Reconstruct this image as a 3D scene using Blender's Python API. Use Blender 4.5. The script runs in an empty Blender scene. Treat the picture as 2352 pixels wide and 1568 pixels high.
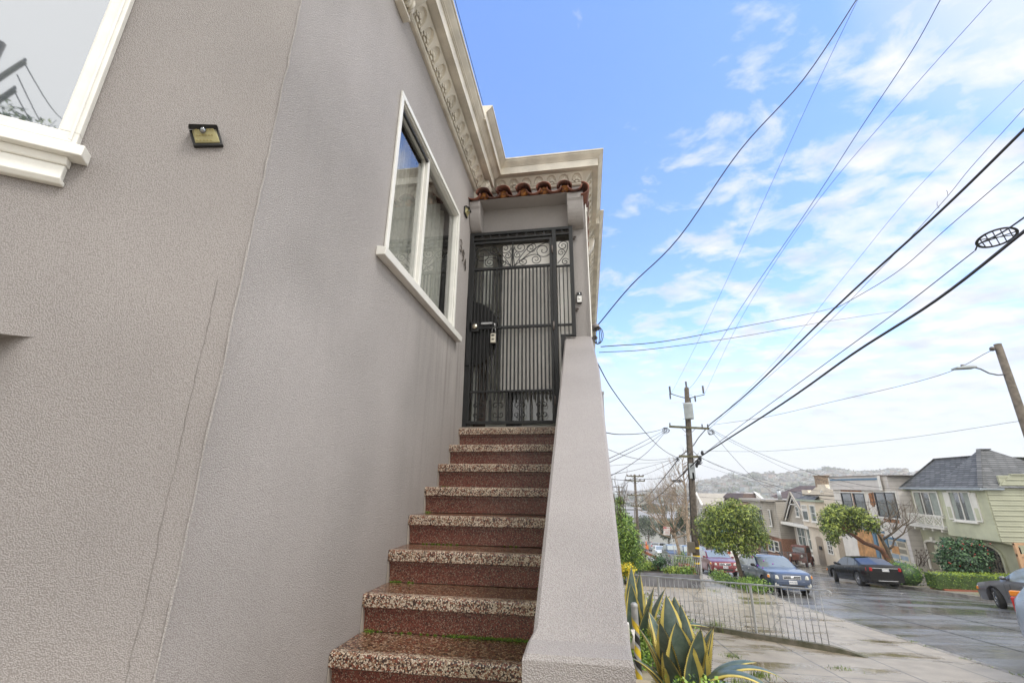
import bpy, math, random
from mathutils import Vector, Matrix, noise
random.seed(7)
S = bpy.context.scene
COL = S.collection
R_ = math.radians

# ------------------------------------------------------------------ camera
CAMR = Matrix(((0.9874454039, 0.0394918098, 0.1529443403),
               (0.1576693275, -0.3051961836, -0.9391462467),
               (0.0095894440, 0.9514702762, -0.3075912159)))
FPX = 1018.549
cam = bpy.data.cameras.new("camera"); camo = bpy.data.objects.new("camera", cam)
COL.objects.link(camo); S.camera = camo
cam.sensor_width = 36; cam.lens = 36 * FPX / 2352
cam.clip_start = 0.05; cam.clip_end = 20000
camo.matrix_world = CAMR.to_4x4()
S.view_settings.view_transform = 'Standard'; S.view_settings.look = 'None'
S.view_settings.exposure = 1.08; S.view_settings.gamma = 1
S.cycles.max_bounces = 7; S.cycles.volume_bounces = 1
S.cycles.transparent_max_bounces = 8
try: S.cycles.use_denoising = True
except Exception: pass

# ------------------------------------------------------------------ world
HAZE_D = 0.00042
SUN_EL, SUN_AZ = 56, 122      # azimuth clockwise from +Y
W = bpy.data.worlds.new("World"); S.world = W; W.use_nodes = True
nt = W.node_tree; nt.nodes.clear()
def N(t, **k):
    n = nt.nodes.new(t)
    for a, b in k.items(): setattr(n, a, b)
    return n
def LK(a, b): nt.links.new(a, b)
def M_(op, a, b=None, clamp=False):
    n = nt.nodes.new('ShaderNodeMath'); n.operation = op; n.use_clamp = clamp
    for i, v in enumerate((a, b)):
        if v is None: continue
        if isinstance(v, (int, float)): n.inputs[i].default_value = v
        else: nt.links.new(v, n.inputs[i])
    return n.outputs[0]
def RAMP(fac, stops, interp='LINEAR'):
    n = nt.nodes.new('ShaderNodeValToRGB'); n.color_ramp.interpolation = interp
    e = n.color_ramp.elements
    while len(e) < len(stops): e.new(0.5)
    for k, (p, c) in zip(e, stops):
        k.position = p; k.color = (c, c, c, 1) if isinstance(c, (int, float)) else (*c, 1)
    nt.links.new(fac, n.inputs[0]); return n.outputs[0]
sky = N('ShaderNodeTexSky', sky_type='NISHITA', sun_disc=False)
sky.sun_elevation = R_(SUN_EL); sky.sun_rotation = R_(SUN_AZ)
sky.air_density = 1.0; sky.dust_density = 0.4; sky.ozone_density = 3.0
tc = N('ShaderNodeTexCoord'); sp = N('ShaderNodeSeparateXYZ'); LK(tc.outputs['Generated'], sp.inputs[0])
X, Y, Z = sp.outputs
zc = M_('ADD', M_('MAXIMUM', Z, 0.0), 0.16)
cx = M_('DIVIDE', X, zc); cy = M_('DIVIDE', Y, zc)
cv = N('ShaderNodeCombineXYZ'); LK(cx, cv.inputs[0]); LK(cy, cv.inputs[1])
mp = N('ShaderNodeMapping'); LK(cv.outputs[0], mp.inputs[0])
mp.inputs['Rotation'].default_value = (0, 0, R_(52)); mp.inputs['Scale'].default_value = (2.1, 2.8, 1); mp.inputs['Location'].default_value = (0.7, 0.35, 0)
nz = N('ShaderNodeTexNoise'); nz.inputs['Scale'].default_value = 2.5; nz.inputs['Detail'].default_value = 8; nz.inputs['Roughness'].default_value = 0.60
nz.inputs['Distortion'].default_value = 0.25
LK(mp.outputs[0], nz.inputs['Vector'])
# cover: thick towards the lower right and behind the camera, thin at upper left
cov = M_('ADD', M_('MULTIPLY', X, 0.55), M_('MULTIPLY', Z, -0.46))
cov = M_('ADD', cov, 0.10)
back = RAMP(M_('ADD', M_('MULTIPLY', Y, -1.0), 0.5), [(0.25, 0.0), (0.75, 0.55)])
cov = M_('ADD', cov, back)
dens = M_('ADD', nz.outputs[0], M_('MULTIPLY', cov, 0.62))
mask = RAMP(dens, [(0.485, 0.0), (0.60, 0.5), (0.74, 0.92)])
low = RAMP(Z, [(0.0, 1.0), (0.10, 0.85), (0.32, 0.0)])
mask = M_('MAXIMUM', mask, low)
mask = M_('MAXIMUM', mask, RAMP(M_('MULTIPLY', M_('MAXIMUM', X, 0.0), Z), [(0.29, 0.0), (0.36, 0.6)]))
nz2 = N('ShaderNodeTexNoise'); nz2.inputs['Scale'].default_value = 2.3; nz2.inputs['Detail'].default_value = 6
LK(mp.outputs[0], nz2.inputs['Vector'])
ccol = RAMP(M_('ADD', nz2.outputs[0], M_('MULTIPLY', Z, 0.22)), [(0.36, (0.62, 0.66, 0.80)), (0.60, (0.90, 0.89, 0.92))])
lowc = N('ShaderNodeMixRGB'); LK(RAMP(Z, [(0.03, 1.0), (0.25, 0.0)]), lowc.inputs[0])
LK(ccol, lowc.inputs[1]); lowc.inputs[2].default_value = (0.70, 0.74, 0.82, 1)
hue = N('ShaderNodeHueSaturation'); hue.inputs['Saturation'].default_value = 1.0; hue.inputs['Hue'].default_value = 0.508; hue.inputs['Value'].default_value = 1.25; hue.inputs['Saturation'].default_value = 1.12
LK(sky.outputs[0], hue.inputs['Color'])
bkc = N('ShaderNodeMixRGB'); side = RAMP(M_('ADD', M_('MULTIPLY', M_('SUBTRACT', Y, M_('MULTIPLY', X, -1.6)), 0.5), 0.5), [(0.22, 1.0), (0.42, 0.0)])
side = M_('MAXIMUM', side, RAMP(M_('ADD', M_('MULTIPLY', Y, 0.5), 0.5), [(0.40, 1.0), (0.52, 0.0)]))
side = M_('MAXIMUM', side, RAMP(M_('ADD', M_('MULTIPLY', M_('SUBTRACT', Y, M_('MULTIPLY', X, 0.75)), 0.5), 0.5), [(0.38, 1.0), (0.50, 0.0)]))
side = M_('MAXIMUM', side, RAMP(Z, [(0.86, 0.0), (0.93, 0.9)]))
LK(side, bkc.inputs[0]); LK(lowc.outputs[0], bkc.inputs[1]); bkc.inputs[2].default_value = (1.58, 1.57, 1.55, 1)
b1 = N('ShaderNodeBackground'); LK(hue.outputs[0], b1.inputs[0]); b1.inputs[1].default_value = 0.15
b2 = N('ShaderNodeBackground'); LK(bkc.outputs[0], b2.inputs[0]); b2.inputs[1].default_value = 0.57
mx = N('ShaderNodeMixShader'); LK(M_('MAXIMUM', mask, side), mx.inputs[0]); LK(b1.outputs[0], mx.inputs[1]); LK(b2.outputs[0], mx.inputs[2])
wo = N('ShaderNodeOutputWorld'); LK(mx.outputs[0], wo.inputs[0])

sl = bpy.data.lights.new("sun", 'SUN'); so = bpy.data.objects.new("sun", sl); COL.objects.link(so)
sl.energy = 0.95; sl.angle = R_(14); sl.color = (1.0, 0.95, 0.88)
sd = Vector((math.sin(R_(SUN_AZ)) * math.cos(R_(SUN_EL)), math.cos(R_(SUN_AZ)) * math.cos(R_(SUN_EL)), math.sin(R_(SUN_EL))))
so.rotation_euler = sd.to_track_quat('Z', 'Y').to_euler(); so.location = (30, -20, 40)

# ------------------------------------------------------------------ helpers
def ray(x, y):
    return CAMR @ Vector((x - 1176.0, -(y - 784.0), -FPX))
def aty(x, y, d): r = ray(x, y); return r * (d / r.y)       # point of the survey ray at depth y=d
def atx(x, y, d): r = ray(x, y); return r * (d / r.x)
SL = 0.105
def zroad(y):
    if y < 190: return -1.97 - SL * y
    return -1.97 - SL * 190 - 0.03 * (y - 190)
OFF = {}
class MB:
    def __init__(s): s.v = []; s.f = []; s.m = []; s.sm = []
    def add(s, vs, fs, mi=0, smooth=False):
        o = len(s.v); s.v += [tuple(v) for v in vs]
        for f in fs: s.f.append([o + i for i in f]); s.m.append(mi); s.sm.append(smooth)
        return s
    def hexa(s, p, mi=0):     # 8 points: bottom 4 ccw, top 4 ccw
        return s.add(p, [(3, 2, 1, 0), (4, 5, 6, 7), (0, 1, 5, 4), (1, 2, 6, 5), (2, 3, 7, 6), (3, 0, 4, 7)], mi)
    def box(s, x0, y0, z0, x1, y1, z1, mi=0):
        x0, x1 = min(x0, x1), max(x0, x1); y0, y1 = min(y0, y1), max(y0, y1); z0, z1 = min(z0, z1), max(z0, z1)
        return s.hexa([(x0, y0, z0), (x1, y0, z0), (x1, y1, z0), (x0, y1, z0), (x0, y0, z1), (x1, y0, z1), (x1, y1, z1), (x0, y1, z1)], mi)
    def obox(s, c, ax, ay, az, mi=0):   # centre and three half-axis vectors
        c = Vector(c); ax = Vector(ax); ay = Vector(ay); az = Vector(az)
        return s.hexa([c - ax - ay - az, c + ax - ay - az, c + ax + ay - az, c - ax + ay - az, c - ax - ay + az, c + ax - ay + az, c + ax + ay + az, c - ax + ay + az], mi)
    def prism(s, poly, ext, mi=0):
        n = len(poly); e = Vector(ext); a = [Vector(p) for p in poly]; vs = a + [p + e for p in a]
        fs = [tuple(range(n))[::-1], tuple(range(n, 2 * n))] + [(i, (i + 1) % n, n + (i + 1) % n, n + i) for i in range(n)]
        return s.add(vs, fs, mi)
    def tube(s, pts, r, n=6, mi=0, smooth=True, caps=True, up=None):
        pts = [Vector(p) for p in pts]; k = len(pts)
        rs = r if isinstance(r, (list, tuple)) else [r] * k
        vs = []; pu = None
        for i, p in enumerate(pts):
            t = (pts[min(i + 1, k - 1)] - pts[max(i - 1, 0)])
            t = t.normalized() if t.length > 1e-9 else Vector((0, 0, 1))
            if pu is None:
                pu = Vector(up) if up else (Vector((0, 0, 1)) if abs(t.z) < 0.9 else Vector((1, 0, 0)))
            a = pu - t * pu.dot(t)
            if a.length < 1e-6: a = t.orthogonal()
            a.normalize(); pu = a; b = t.cross(a)
            for j in range(n):
                an = 2 * math.pi * (j + 0.5) / n
                vs.append(p + (a * math.cos(an) + b * math.sin(an)) * rs[i])
        fs = []
        for i in range(k - 1):
            for j in range(n):
                fs.append((i * n + j, i * n + (j + 1) % n, (i + 1) * n + (j + 1) % n, (i + 1) * n + j))
        s.add(vs, fs, mi, smooth)
        if caps: o = len(s.v) - k * n; s.f.append([o + j for j in range(n)][::-1]); s.m.append(mi); s.sm.append(False); s.f.append([o + (k - 1) * n + j for j in range(n)]); s.m.append(mi); s.sm.append(False)
        return s
    def bar(s, a, b, w, h=None, mi=0, up=(0, 0, 1)):
        a = Vector(a); b = Vector(b); t = (b - a); L = t.length / 2; t.normalize(); h = w if h is None else h
        u = Vector(up); u = u - t * u.dot(t)
        if u.length < 1e-5: u = t.orthogonal()
        u.normalize(); v = t.cross(u)
        return s.obox((a + b) / 2, t * L, v * (w / 2), u * (h / 2), mi)
    def lathe(s, c, prof, n=16, axis='z', mi=0, smooth=True, a0=0, a1=2 * math.pi):
        c = Vector(c); vs = []; full = abs(a1 - a0 - 2 * math.pi) < 1e-6; m = n if full else n + 1
        for (r, h) in prof:
            for j in range(m):
                an = a0 + (a1 - a0) * j / n; x, y = r * math.cos(an), r * math.sin(an)
                vs.append(c + (Vector((x, y, h)) if axis == 'z' else Vector((h, x, y)) if axis == 'x' else Vector((x, h, y))))
        fs = []
        for i in range(len(prof) - 1):
            for j in range(n):
                fs.append((i * m + j, i * m + (j + 1) % m, (i + 1) * m + (j + 1) % m, (i + 1) * m + j))
        return s.add(vs, fs, mi, smooth)
    def ball(s, c, rx, ry, rz, n=10, mi=0):
        pr = [(max(0.001, math.sin(math.pi * i / 6)), -math.cos(math.pi * i / 6)) for i in range(7)]
        o = len(s.v); s.lathe((0, 0, 0), pr, n, 'z', mi)
        for i in range(o, len(s.v)):
            x, y, z = s.v[i]; s.v[i] = (c[0] + x * rx, c[1] + y * ry, c[2] + z * rz)
        return s
    def build(s, name, mats, parent=None, local=False, bevel=0):
        me = bpy.data.meshes.new(name)
        off = Vector((0, 0, 0)) if (local or parent is None) else OFF.get(parent.name, Vector((0, 0, 0)))
        me.from_pydata([(v[0] - off.x, v[1] - off.y, v[2] - off.z) for v in s.v], [], s.f)
        if not isinstance(mats, (list, tuple)): mats = [mats]
        for m in mats: me.materials.append(m)
        me.polygons.foreach_set('material_index', s.m); me.polygons.foreach_set('use_smooth', s.sm)
        me.update(); o = bpy.data.objects.new(name, me); COL.objects.link(o)
        if parent is not None: o.parent = parent
        OFF[o.name] = off
        if bevel:
            b = o.modifiers.new('bevel', 'BEVEL'); b.width = bevel; b.segments = 2; b.limit_method = 'ANGLE'; b.angle_limit = R_(35)
        return o
def tag(o, label=None, cat=None, group=None, kind=None):
    if label: o['label'] = label
    if cat: o['category'] = cat
    if group: o['group'] = group
    if kind: o['kind'] = kind
    return o
def thing(name, loc, label, cat, group=None):
    o = bpy.data.objects.new(name, None); COL.objects.link(o); o.location = loc; o.empty_display_size = 0.2
    OFF[o.name] = Vector(loc); return tag(o, label, cat, group)

# ------------------------------------------------------------------ materials
MATS = {}
def P(name, col, rough=0.7, var=0.12, vs=4.0, bump=0.0, bs=60.0, metal=0.0, spec=0.5, col2=None, coat=0.0, rvar=0.0, detail=4, bd=0.004):
    m = bpy.data.materials.new(name); m.use_nodes = True; MATS[name] = m
    n = m.node_tree; b = n.nodes['Principled BSDF']
    b.inputs['Roughness'].default_value = rough; b.inputs['Metallic'].default_value = metal
    b.inputs['Specular IOR Level'].default_value = spec; b.inputs['Coat Weight'].default_value = coat
    if coat: b.inputs['Coat Roughness'].default_value = 0.08
    t = n.nodes.new('ShaderNodeTexCoord')
    nz = n.nodes.new('ShaderNodeTexNoise'); nz.inputs['Scale'].default_value = vs; nz.inputs['Detail'].default_value = detail
    n.links.new(t.outputs['Object'], nz.inputs['Vector'])
    r = n.nodes.new('ShaderNodeValToRGB'); n.links.new(nz.outputs[0], r.inputs[0])
    c2 = col2 or tuple(c * (1 - var) for c in col); c1 = tuple(min(1, c * (1 + var * 0.6)) for c in col) if not col2 else col
    r.color_ramp.elements[0].position = 0.36; r.color_ramp.elements[1].position = 0.64
    r.color_ramp.elements[0].color = (*c2, 1); r.color_ramp.elements[1].color = (*c1, 1)
    n.links.new(r.outputs[0], b.inputs['Base Color'])
    if rvar:
        rr = n.nodes.new('ShaderNodeMapRange'); n.links.new(nz.outputs[0], rr.inputs[0])
        rr.inputs[1].default_value = 0.35; rr.inputs[2].default_value = 0.65; rr.inputs[3].default_value = max(0.02, rough - rvar); rr.inputs[4].default_value = rough + rvar
        n.links.new(rr.outputs[0], b.inputs['Roughness'])
    if bump:
        n2 = n.nodes.new('ShaderNodeTexNoise'); n2.inputs['Scale'].default_value = bs; n2.inputs['Detail'].default_value = 3
        n.links.new(t.outputs['Object'], n2.inputs['Vector'])
        bp = n.nodes.new('ShaderNodeBump'); bp.inputs['Strength'].default_value = bump; bp.inputs['Distance'].default_value = bd
        n.links.new(n2.outputs[0], bp.inputs['Height']); n.links.new(bp.outputs[0], b.inputs['Normal'])
    return m
def nodes(m):
    n = m.node_tree
    def mk(t, **k):
        x = n.nodes.new(t)
        for a, c in k.items():
            if a in x.inputs: x.inputs[a].default_value = c
            else: setattr(x, a, c)
        return x
    return n, mk, n.nodes['Principled BSDF'], lambda a, b: n.links.new(a, b)
def ramp(n, fac, stops, interp='LINEAR'):
    r = n.nodes.new('ShaderNodeValToRGB'); r.color_ramp.interpolation = interp; e = r.color_ramp.elements
    while len(e) < len(stops): e.new(0.5)
    for k, (p, c) in zip(e, stops): k.position = p; k.color = (c, c, c, 1) if isinstance(c, (int, float)) else (*c, 1)
    n.links.new(fac, r.inputs[0]); return r.outputs[0]
def mm_(n, a, k):
    x = n.nodes.new('ShaderNodeMath'); x.operation = 'MULTIPLY'; n.links.new(a, x.inputs[0]); x.inputs[1].default_value = k; return x.outputs[0]
def stucco(name, ca, cb, big=70.0, strength=0.75, dist=0.010, rough=0.55, drip=False):
    m = bpy.data.materials.new(name); m.use_nodes = True; n, mk, b, L = nodes(m)
    t = mk('ShaderNodeTexCoord')
    a = mk('ShaderNodeTexNoise', Scale=1.3, Detail=5.0); L(t.outputs['Object'], a.inputs['Vector'])
    col = ramp(n, a.outputs[0], [(0.3, cb), (0.7, ca)])
    d = mk('ShaderNodeTexNoise', Scale=big, Detail=4.0, Roughness=0.65); L(t.outputs['Object'], d.inputs['Vector'])
    d2 = mk('ShaderNodeTexNoise', Scale=big * 0.3, Detail=3.0); L(t.outputs['Object'], d2.inputs['Vector'])
    v = mk('ShaderNodeTexVoronoi', Scale=big * 0.85, feature='SMOOTH_F1'); v.inputs['Smoothness'].default_value = 0.5; L(t.outputs['Object'], v.inputs['Vector'])
    s1 = ramp(n, v.outputs['Distance'], [(0.10, 1.0), (0.62, 0.0)])
    md = mk('ShaderNodeMath', operation='MULTIPLY_ADD'); L(d.outputs[0], md.inputs[0]); md.inputs[1].default_value = 0.9; L(s1, md.inputs[2])
    ad = mk('ShaderNodeMath', operation='MULTIPLY_ADD'); L(d2.outputs[0], ad.inputs[0]); ad.inputs[1].default_value = 0.25; L(md.outputs[0], ad.inputs[2])
    # patchiness of the float work
    pt = mk('ShaderNodeTexNoise', Scale=0.9, Detail=2.0); L(t.outputs['Object'], pt.inputs['Vector'])
    ps = ramp(n, pt.outputs[0], [(0.35, strength * 0.55), (0.6, strength)])
    bp = mk('ShaderNodeBump', Distance=dist); L(ad.outputs[0], bp.inputs['Height']); L(ps, bp.inputs['Strength']); L(bp.outputs[0], b.inputs['Normal'])
    sx = mk('ShaderNodeMapping'); sx.inputs['Scale'].default_value = (7, 7, 0.55); L(t.outputs['Object'], sx.inputs[0])
    sn = mk('ShaderNodeTexNoise', Scale=1.0, Detail=4.0); L(sx.outputs[0], sn.inputs['Vector'])
    sc_ = ramp(n, sn.outputs[0], [(0.30, (0.84, 0.83, 0.82)), (0.52, (1, 1, 1)), (0.75, (1.05, 1.04, 1.0))])
    ms = mk('ShaderNodeMixRGB', blend_type='MULTIPLY'); ms.inputs[0].default_value = 0.12
    if drip:   # rain marks running down below the window sill
        so_ = mk('ShaderNodeSeparateXYZ'); L(t.outputs['Object'], so_.inputs[0]); a1 = ramp(n, mm_(n, so_.outputs[1], 0.25), [(0.36, 0.0), (0.52, 1.0)]); a2 = ramp(n, mm_(n, so_.outputs[2], 0.25), [(0.55, 0.1), (0.80, 0.8), (0.905, 0.8), (0.915, 0.0)])
        q1 = mk('ShaderNodeMath', operation='MULTIPLY_ADD'); L(a1, q1.inputs[0]); L(a2, q1.inputs[1]); q1.inputs[2].default_value = 0.08; L(q1.outputs[0], ms.inputs[0])
        sx.inputs['Scale'].default_value = (14, 14, 0.7); n.nodes[sc_.node.name].color_ramp.elements[0].color = (.70, .68, .66, 1)
    L(col, ms.inputs[1]); L(sc_, ms.inputs[2]); col = ms.outputs[0]
    # pits of the grain are darker
    g = ramp(n, s1, [(0.0, (0.62, 0.60, 0.58)), (0.28, (1, 1, 1))])
    mm = mk('ShaderNodeMixRGB', blend_type='MULTIPLY'); mm.inputs[0].default_value = 0.6; L(col, mm.inputs[1]); L(g, mm.inputs[2])
    L(mm.outputs[0], b.inputs['Base Color']); b.inputs['Roughness'].default_value = rough
    b.inputs['Specular IOR Level'].default_value = 0.35
    return m
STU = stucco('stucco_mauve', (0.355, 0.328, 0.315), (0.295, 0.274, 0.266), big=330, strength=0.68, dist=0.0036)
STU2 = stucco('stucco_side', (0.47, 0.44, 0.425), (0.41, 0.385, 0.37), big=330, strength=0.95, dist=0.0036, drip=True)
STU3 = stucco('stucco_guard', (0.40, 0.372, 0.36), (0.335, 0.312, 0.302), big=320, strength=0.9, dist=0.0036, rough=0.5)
TRIM = P('trim_white', (0.72, 0.69, 0.62), 0.45, 0.10, 6, 0.25, 40)
SILLW = P('paint_white', (0.78, 0.77, 0.72), 0.4, 0.05, 9, 0.35, 55, bd=0.003)
CORN = P('cornice_cream', (0.70, 0.655, 0.56), 0.5, 0.16, 5, 0.35, 30, bd=0.005)
IRON = P('iron_black', (0.009, 0.0095, 0.010), 0.55, 0.2, 20, 0.1, 80)
def terrazzo(name, sc, base, chips, dens=0.06, rough=0.22, dirt=0.5):
    m = bpy.data.materials.new(name); m.use_nodes = True; n, mk, b, L = nodes(m)
    t = mk('ShaderNodeTexCoord')
    v = mk('ShaderNodeTexVoronoi', Scale=sc); L(t.outputs['Object'], v.inputs['Vector'])
    e = mk('ShaderNodeTexVoronoi', Scale=sc, feature='DISTANCE_TO_EDGE'); L(t.outputs['Object'], e.inputs['Vector'])
    sp = mk('ShaderNodeSeparateColor'); L(v.outputs['Color'], sp.inputs[0])
    cc = ramp(n, sp.outputs[0], chips, 'CONSTANT')
    k = ramp(n, e.outputs['Distance'], [(dens, 0.0), (dens + 0.04, 1.0)])
    mx = mk('ShaderNodeMixRGB'); L(k, mx.inputs[0]); mx.inputs[1].default_value = (*base, 1); L(cc, mx.inputs[2])
    d = mk('ShaderNodeTexNoise', Scale=2.2, Detail=5.0); L(t.outputs['Object'], d.inputs['Vector'])
    # algae and dirt gather toward the outer side of each step
    s = mk('ShaderNodeSeparateXYZ'); L(t.outputs['Object'], s.inputs[0])
    gx = mk('ShaderNodeMath', operation='MULTIPLY_ADD'); L(s.outputs[0], gx.inputs[0]); gx.inputs[1].default_value = 0.55; L(d.outputs[0], gx.inputs[2])
    dk = ramp(n, gx.outputs[0], [(0.28, (1, 1, 1)), (0.78, (0.50, 0.50, 0.36))])
    mu = mk('ShaderNodeMixRGB', blend_type='MULTIPLY'); mu.inputs[0].default_value = dirt; L(mx.outputs[0], mu.inputs[1]); L(dk, mu.inputs[2])
    L(mu.outputs[0], b.inputs['Base Color']); b.inputs['Roughness'].default_value = rough
    bp = mk('ShaderNodeBump', Strength=0.25, Distance=0.002); L(k, bp.inputs['Height']); L(bp.outputs[0], b.inputs['Normal'])
    return m
CH1 = [(0, (0.62, 0.53, 0.41)), (0.24, (0.02, 0.016, 0.015)), (0.46, (0.34, 0.2, 0.12)), (0.58, (0.66, 0.58, 0.46)), (0.76, (0.20, 0.055, 0.03)), (0.90, (0.24, 0.19, 0.13))]
TZN = terrazzo('terrazzo_nosing', 150, (0.10, 0.035, 0.02), CH1, 0.05, 0.3)
CH2 = [(0, (0.215, 0.058, 0.036)), (0.42, (0.045, 0.016, 0.012)), (0.64, (0.19, 0.055, 0.032)), (0.76, (0.36, 0.27, 0.19)), (0.93, (0.03, 0.015, 0.012))]
TZR = terrazzo('terrazzo_riser', 230, (0.15, 0.043, 0.027), CH2, 0.03, 0.3, 0.6)
CH3 = [(0, (0.17, 0.10, 0.06)), (0.3, (0.03, 0.02, 0.015)), (0.48, (0.30, 0.19, 0.12)), (0.66, (0.20, 0.055, 0.03)), (0.84, (0.38, 0.28, 0.2))]
TZT = terrazzo('terrazzo_tread', 110, (0.075, 0.03, 0.02), CH3, 0.05, 0.1, 0.8)
def glassy(name, tint=(0.02, 0.022, 0.024), refl=0.6, rough=0.02):
    m = bpy.data.materials.new(name); m.use_nodes = True; n, mk, b, L = nodes(m)
    b.inputs['Base Color'].default_value = (*tint, 1); b.inputs['Roughness'].default_value = 0.15
    g = mk('ShaderNodeBsdfGlossy'); g.inputs['Roughness'].default_value = rough; g.inputs['Color'].default_value = (0.95, 0.97, 1, 1)
    t = mk('ShaderNodeTexCoord'); z = mk('ShaderNodeTexNoise', Scale=1.5, Detail=1.0); L(t.outputs['Object'], z.inputs['Vector'])
    bp = mk('ShaderNodeBump', Strength=0.06, Distance=0.02); L(z.outputs[0], bp.inputs['Height']); L(bp.outputs[0], g.inputs['Normal'])
    mx = mk('ShaderNodeMixShader'); mx.inputs[0].default_value = refl
    L(b.outputs[0], mx.inputs[1]); L(g.outputs[0], mx.inputs[2]); L(mx.outputs[0], n.nodes['Material Output'].inputs[0])
    return m
GL_BIG = glassy('window_glass_mirror', (0.06, 0.075, 0.09), 0.34)
GLB = glassy('window_glass_far', (0.035, 0.04, 0.042), 0.22, 0.05)
# ================================================================== THE STUCCO HOUSE
XW = -1.19; CY = 1.27
TB = Vector((-0.825, -0.565, 0)).normalized(); NB = Vector((0.565, -0.825, 0)).normalized()
def bay(s, z, d=0.0):            # point on the bay face: s leftwards from the corner, d outwards
    p = Vector((XW, CY, 0)) + TB * s + NB * d; return Vector((p.x, p.y, z))
house = thing('stucco_house', (XW, CY, -2.3), 'large mauve grey stucco house with cream cornice, raised entry and terrazzo steps', 'house')

def wall_grid(mb, fn, u0, u1, z0, z1, holes, mi=0):
    us = sorted({u0, u1, *[h[0] for h in holes], *[h[1] for h in holes]}); zs = sorted({z0, z1, *[h[2] for h in holes], *[h[3] for h in holes]})
    for a, b in zip(us, us[1:]):
        for c, d in zip(zs, zs[1:]):
            um, zm = (a + b) / 2, (c + d) / 2
            if any(h[0] < um < h[1] and h[2] < zm < h[3] for h in holes): continue
            mb.add([fn(a, c), fn(b, c), fn(b, d), fn(a, d)], [(0, 1, 2, 3)], mi)
def reveal(mb, fn, u0, u1, z0, z1, dep, mi=0):
    A = [fn(u0, z0, 0), fn(u1, z0, 0), fn(u1, z1, 0), fn(u0, z1, 0)]; B = [fn(u0, z0, -dep), fn(u1, z0, -dep), fn(u1, z1, -dep), fn(u0, z1, -dep)]
    mb.add(A + B, [(i, (i + 1) % 4, 4 + (i + 1) % 4, 4 + i) for i in range(4)], mi)

# bay face
BW0, BW1, BZ0, BZ1 = 0.560, 1.95, 1.035, 2.75
w = MB(); wall_grid(w, bay, 0, 2.3, 0.399, 3.42, [(BW0, BW1, BZ0, BZ1)]); reveal(w, bay, BW0, BW1, BZ0, BZ1, 0.09)
# below the garage head the wall hollows back to the left, so the head shows a small dark soffit
def hollow(s_, z):
    a = min(1, max(0, (s_ - 0.475) / 0.16)); a = a * a * (3 - 2 * a); f = min(1, max(0, (z + 0.15) / 0.54)); return -0.10 * a * f
ss = [0, .2, .4, .46] + [.475 + .012 * i for i in range(16)] + [.75, 1.0, 1.5, 2.3]; zz_ = [0.399 - .04 * i for i in range(16)] + [-.3, -.8, -1.6, -2.4]
w.add([bay(a_, z_, hollow(a_, z_)) for z_ in zz_ for a_ in ss], [(i * len(ss) + j, i * len(ss) + j + 1, (i + 1) * len(ss) + j + 1, (i + 1) * len(ss) + j) for i in range(len(zz_) - 1) for j in range(len(ss) - 1)], 0, True)
q_ = [bay(a_, .399, 0) for a_ in ss] + [bay(a_, .399, hollow(a_, .399)) for a_ in ss]; w.add(q_, [(i, i + 1, len(ss) + i + 1, len(ss) + i) for i in range(3, len(ss) - 1)])
w.add([bay(2.3, -2.4), bay(2.3, 3.42), (-6, -3.2, 3.42), (-6, -3.2, -2.4)], [(0, 1, 2, 3)])
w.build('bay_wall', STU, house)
CRK = P('crack_dark', (0.19, 0.172, 0.16), 0.8)
pts = []
random.seed(3)
prev = 0
for i in range(60):
    t = i / 59; px_ = 500 + (285 - 500) * t; py_ = 640 + (1600 - 640) * t
    r = ray(px_, py_); k = (NB.x * XW + NB.y * CY) / NB.dot(r); p = r * k
    prev = prev * 0.8 + random.uniform(-0.0022, 0.0022)
    pts.append(p + NB * 0.0005 + TB * prev)
c = MB(); c.tube(pts, [random.uniform(0.0004, 0.0013) for _ in pts], 5); c.build('hairline_crack', CRK, house)
# corner bead wandering line
pts = [Vector((XW + 0.001, CY - 0.001, -2.3 + 5.6 * i / 90)) + Vector((random.uniform(-.002, .003), random.uniform(-.003, .002), 0)) for i in range(91)]
c = MB(); c.tube(pts, [random.uniform(0.003, 0.0065) for _ in pts], 6); c.build('corner_bead', STU2, house)

# side wall with window opening
def side(u, z, d=0.0): return Vector((XW + d, u, z))
SW0, SW1, SZ0, SZ1 = 2.335, 3.775, 1.415, 2.615
w = MB(); wall_grid(w, side, CY, 4.60, -2.4, 3.42, [(SW0, SW1, SZ0, SZ1)]); reveal(w, side, SW0, SW1, SZ0, SZ1, 0.07)
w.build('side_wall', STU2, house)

# side window: frame, sill, panes, room behind
fr = MB()
def ring(mb, fn, u0, u1, z0, z1, wd, d0, d1, mi=0):
    for a, b, c_, e in ((u0, u1, z0, z0 + wd), (u0, u1, z1 - wd, z1), (u0, u0 + wd, z0 + wd, z1 - wd), (u1 - wd, u1, z0 + wd, z1 - wd)):
        mb.hexa([fn(a, c_, d0), fn(b, c_, d0), fn(b, c_, d1), fn(a, c_, d1), fn(a, e, d0), fn(b, e, d0), fn(b, e, d1), fn(a, e, d1)], mi)
ring(fr, side, 2.288, 3.820, 1.366, 2.656, 0.042, 0.002, 0.016)
ring(fr, side, SW0 - .006, SW1 + .006, SZ0 - .006, SZ1 + .006, 0.018, -0.045, 0.001)
fr.hexa([side(2.925, SZ0, -0.05), side(2.968, SZ0, -0.05), side(2.968, SZ0, -0.012), side(2.925, SZ0, -0.012), side(2.925, SZ1, -0.05), side(2.968, SZ1, -0.05), side(2.968, SZ1, -0.012), side(2.925, SZ1, -0.012)])
ring(fr, side, SW0 + .014, 2.925, SZ0 + .014, SZ1 - .014, 0.014, -0.066, -0.04)
win = fr.build('window', SILLW, house, bevel=0.003)
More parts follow.
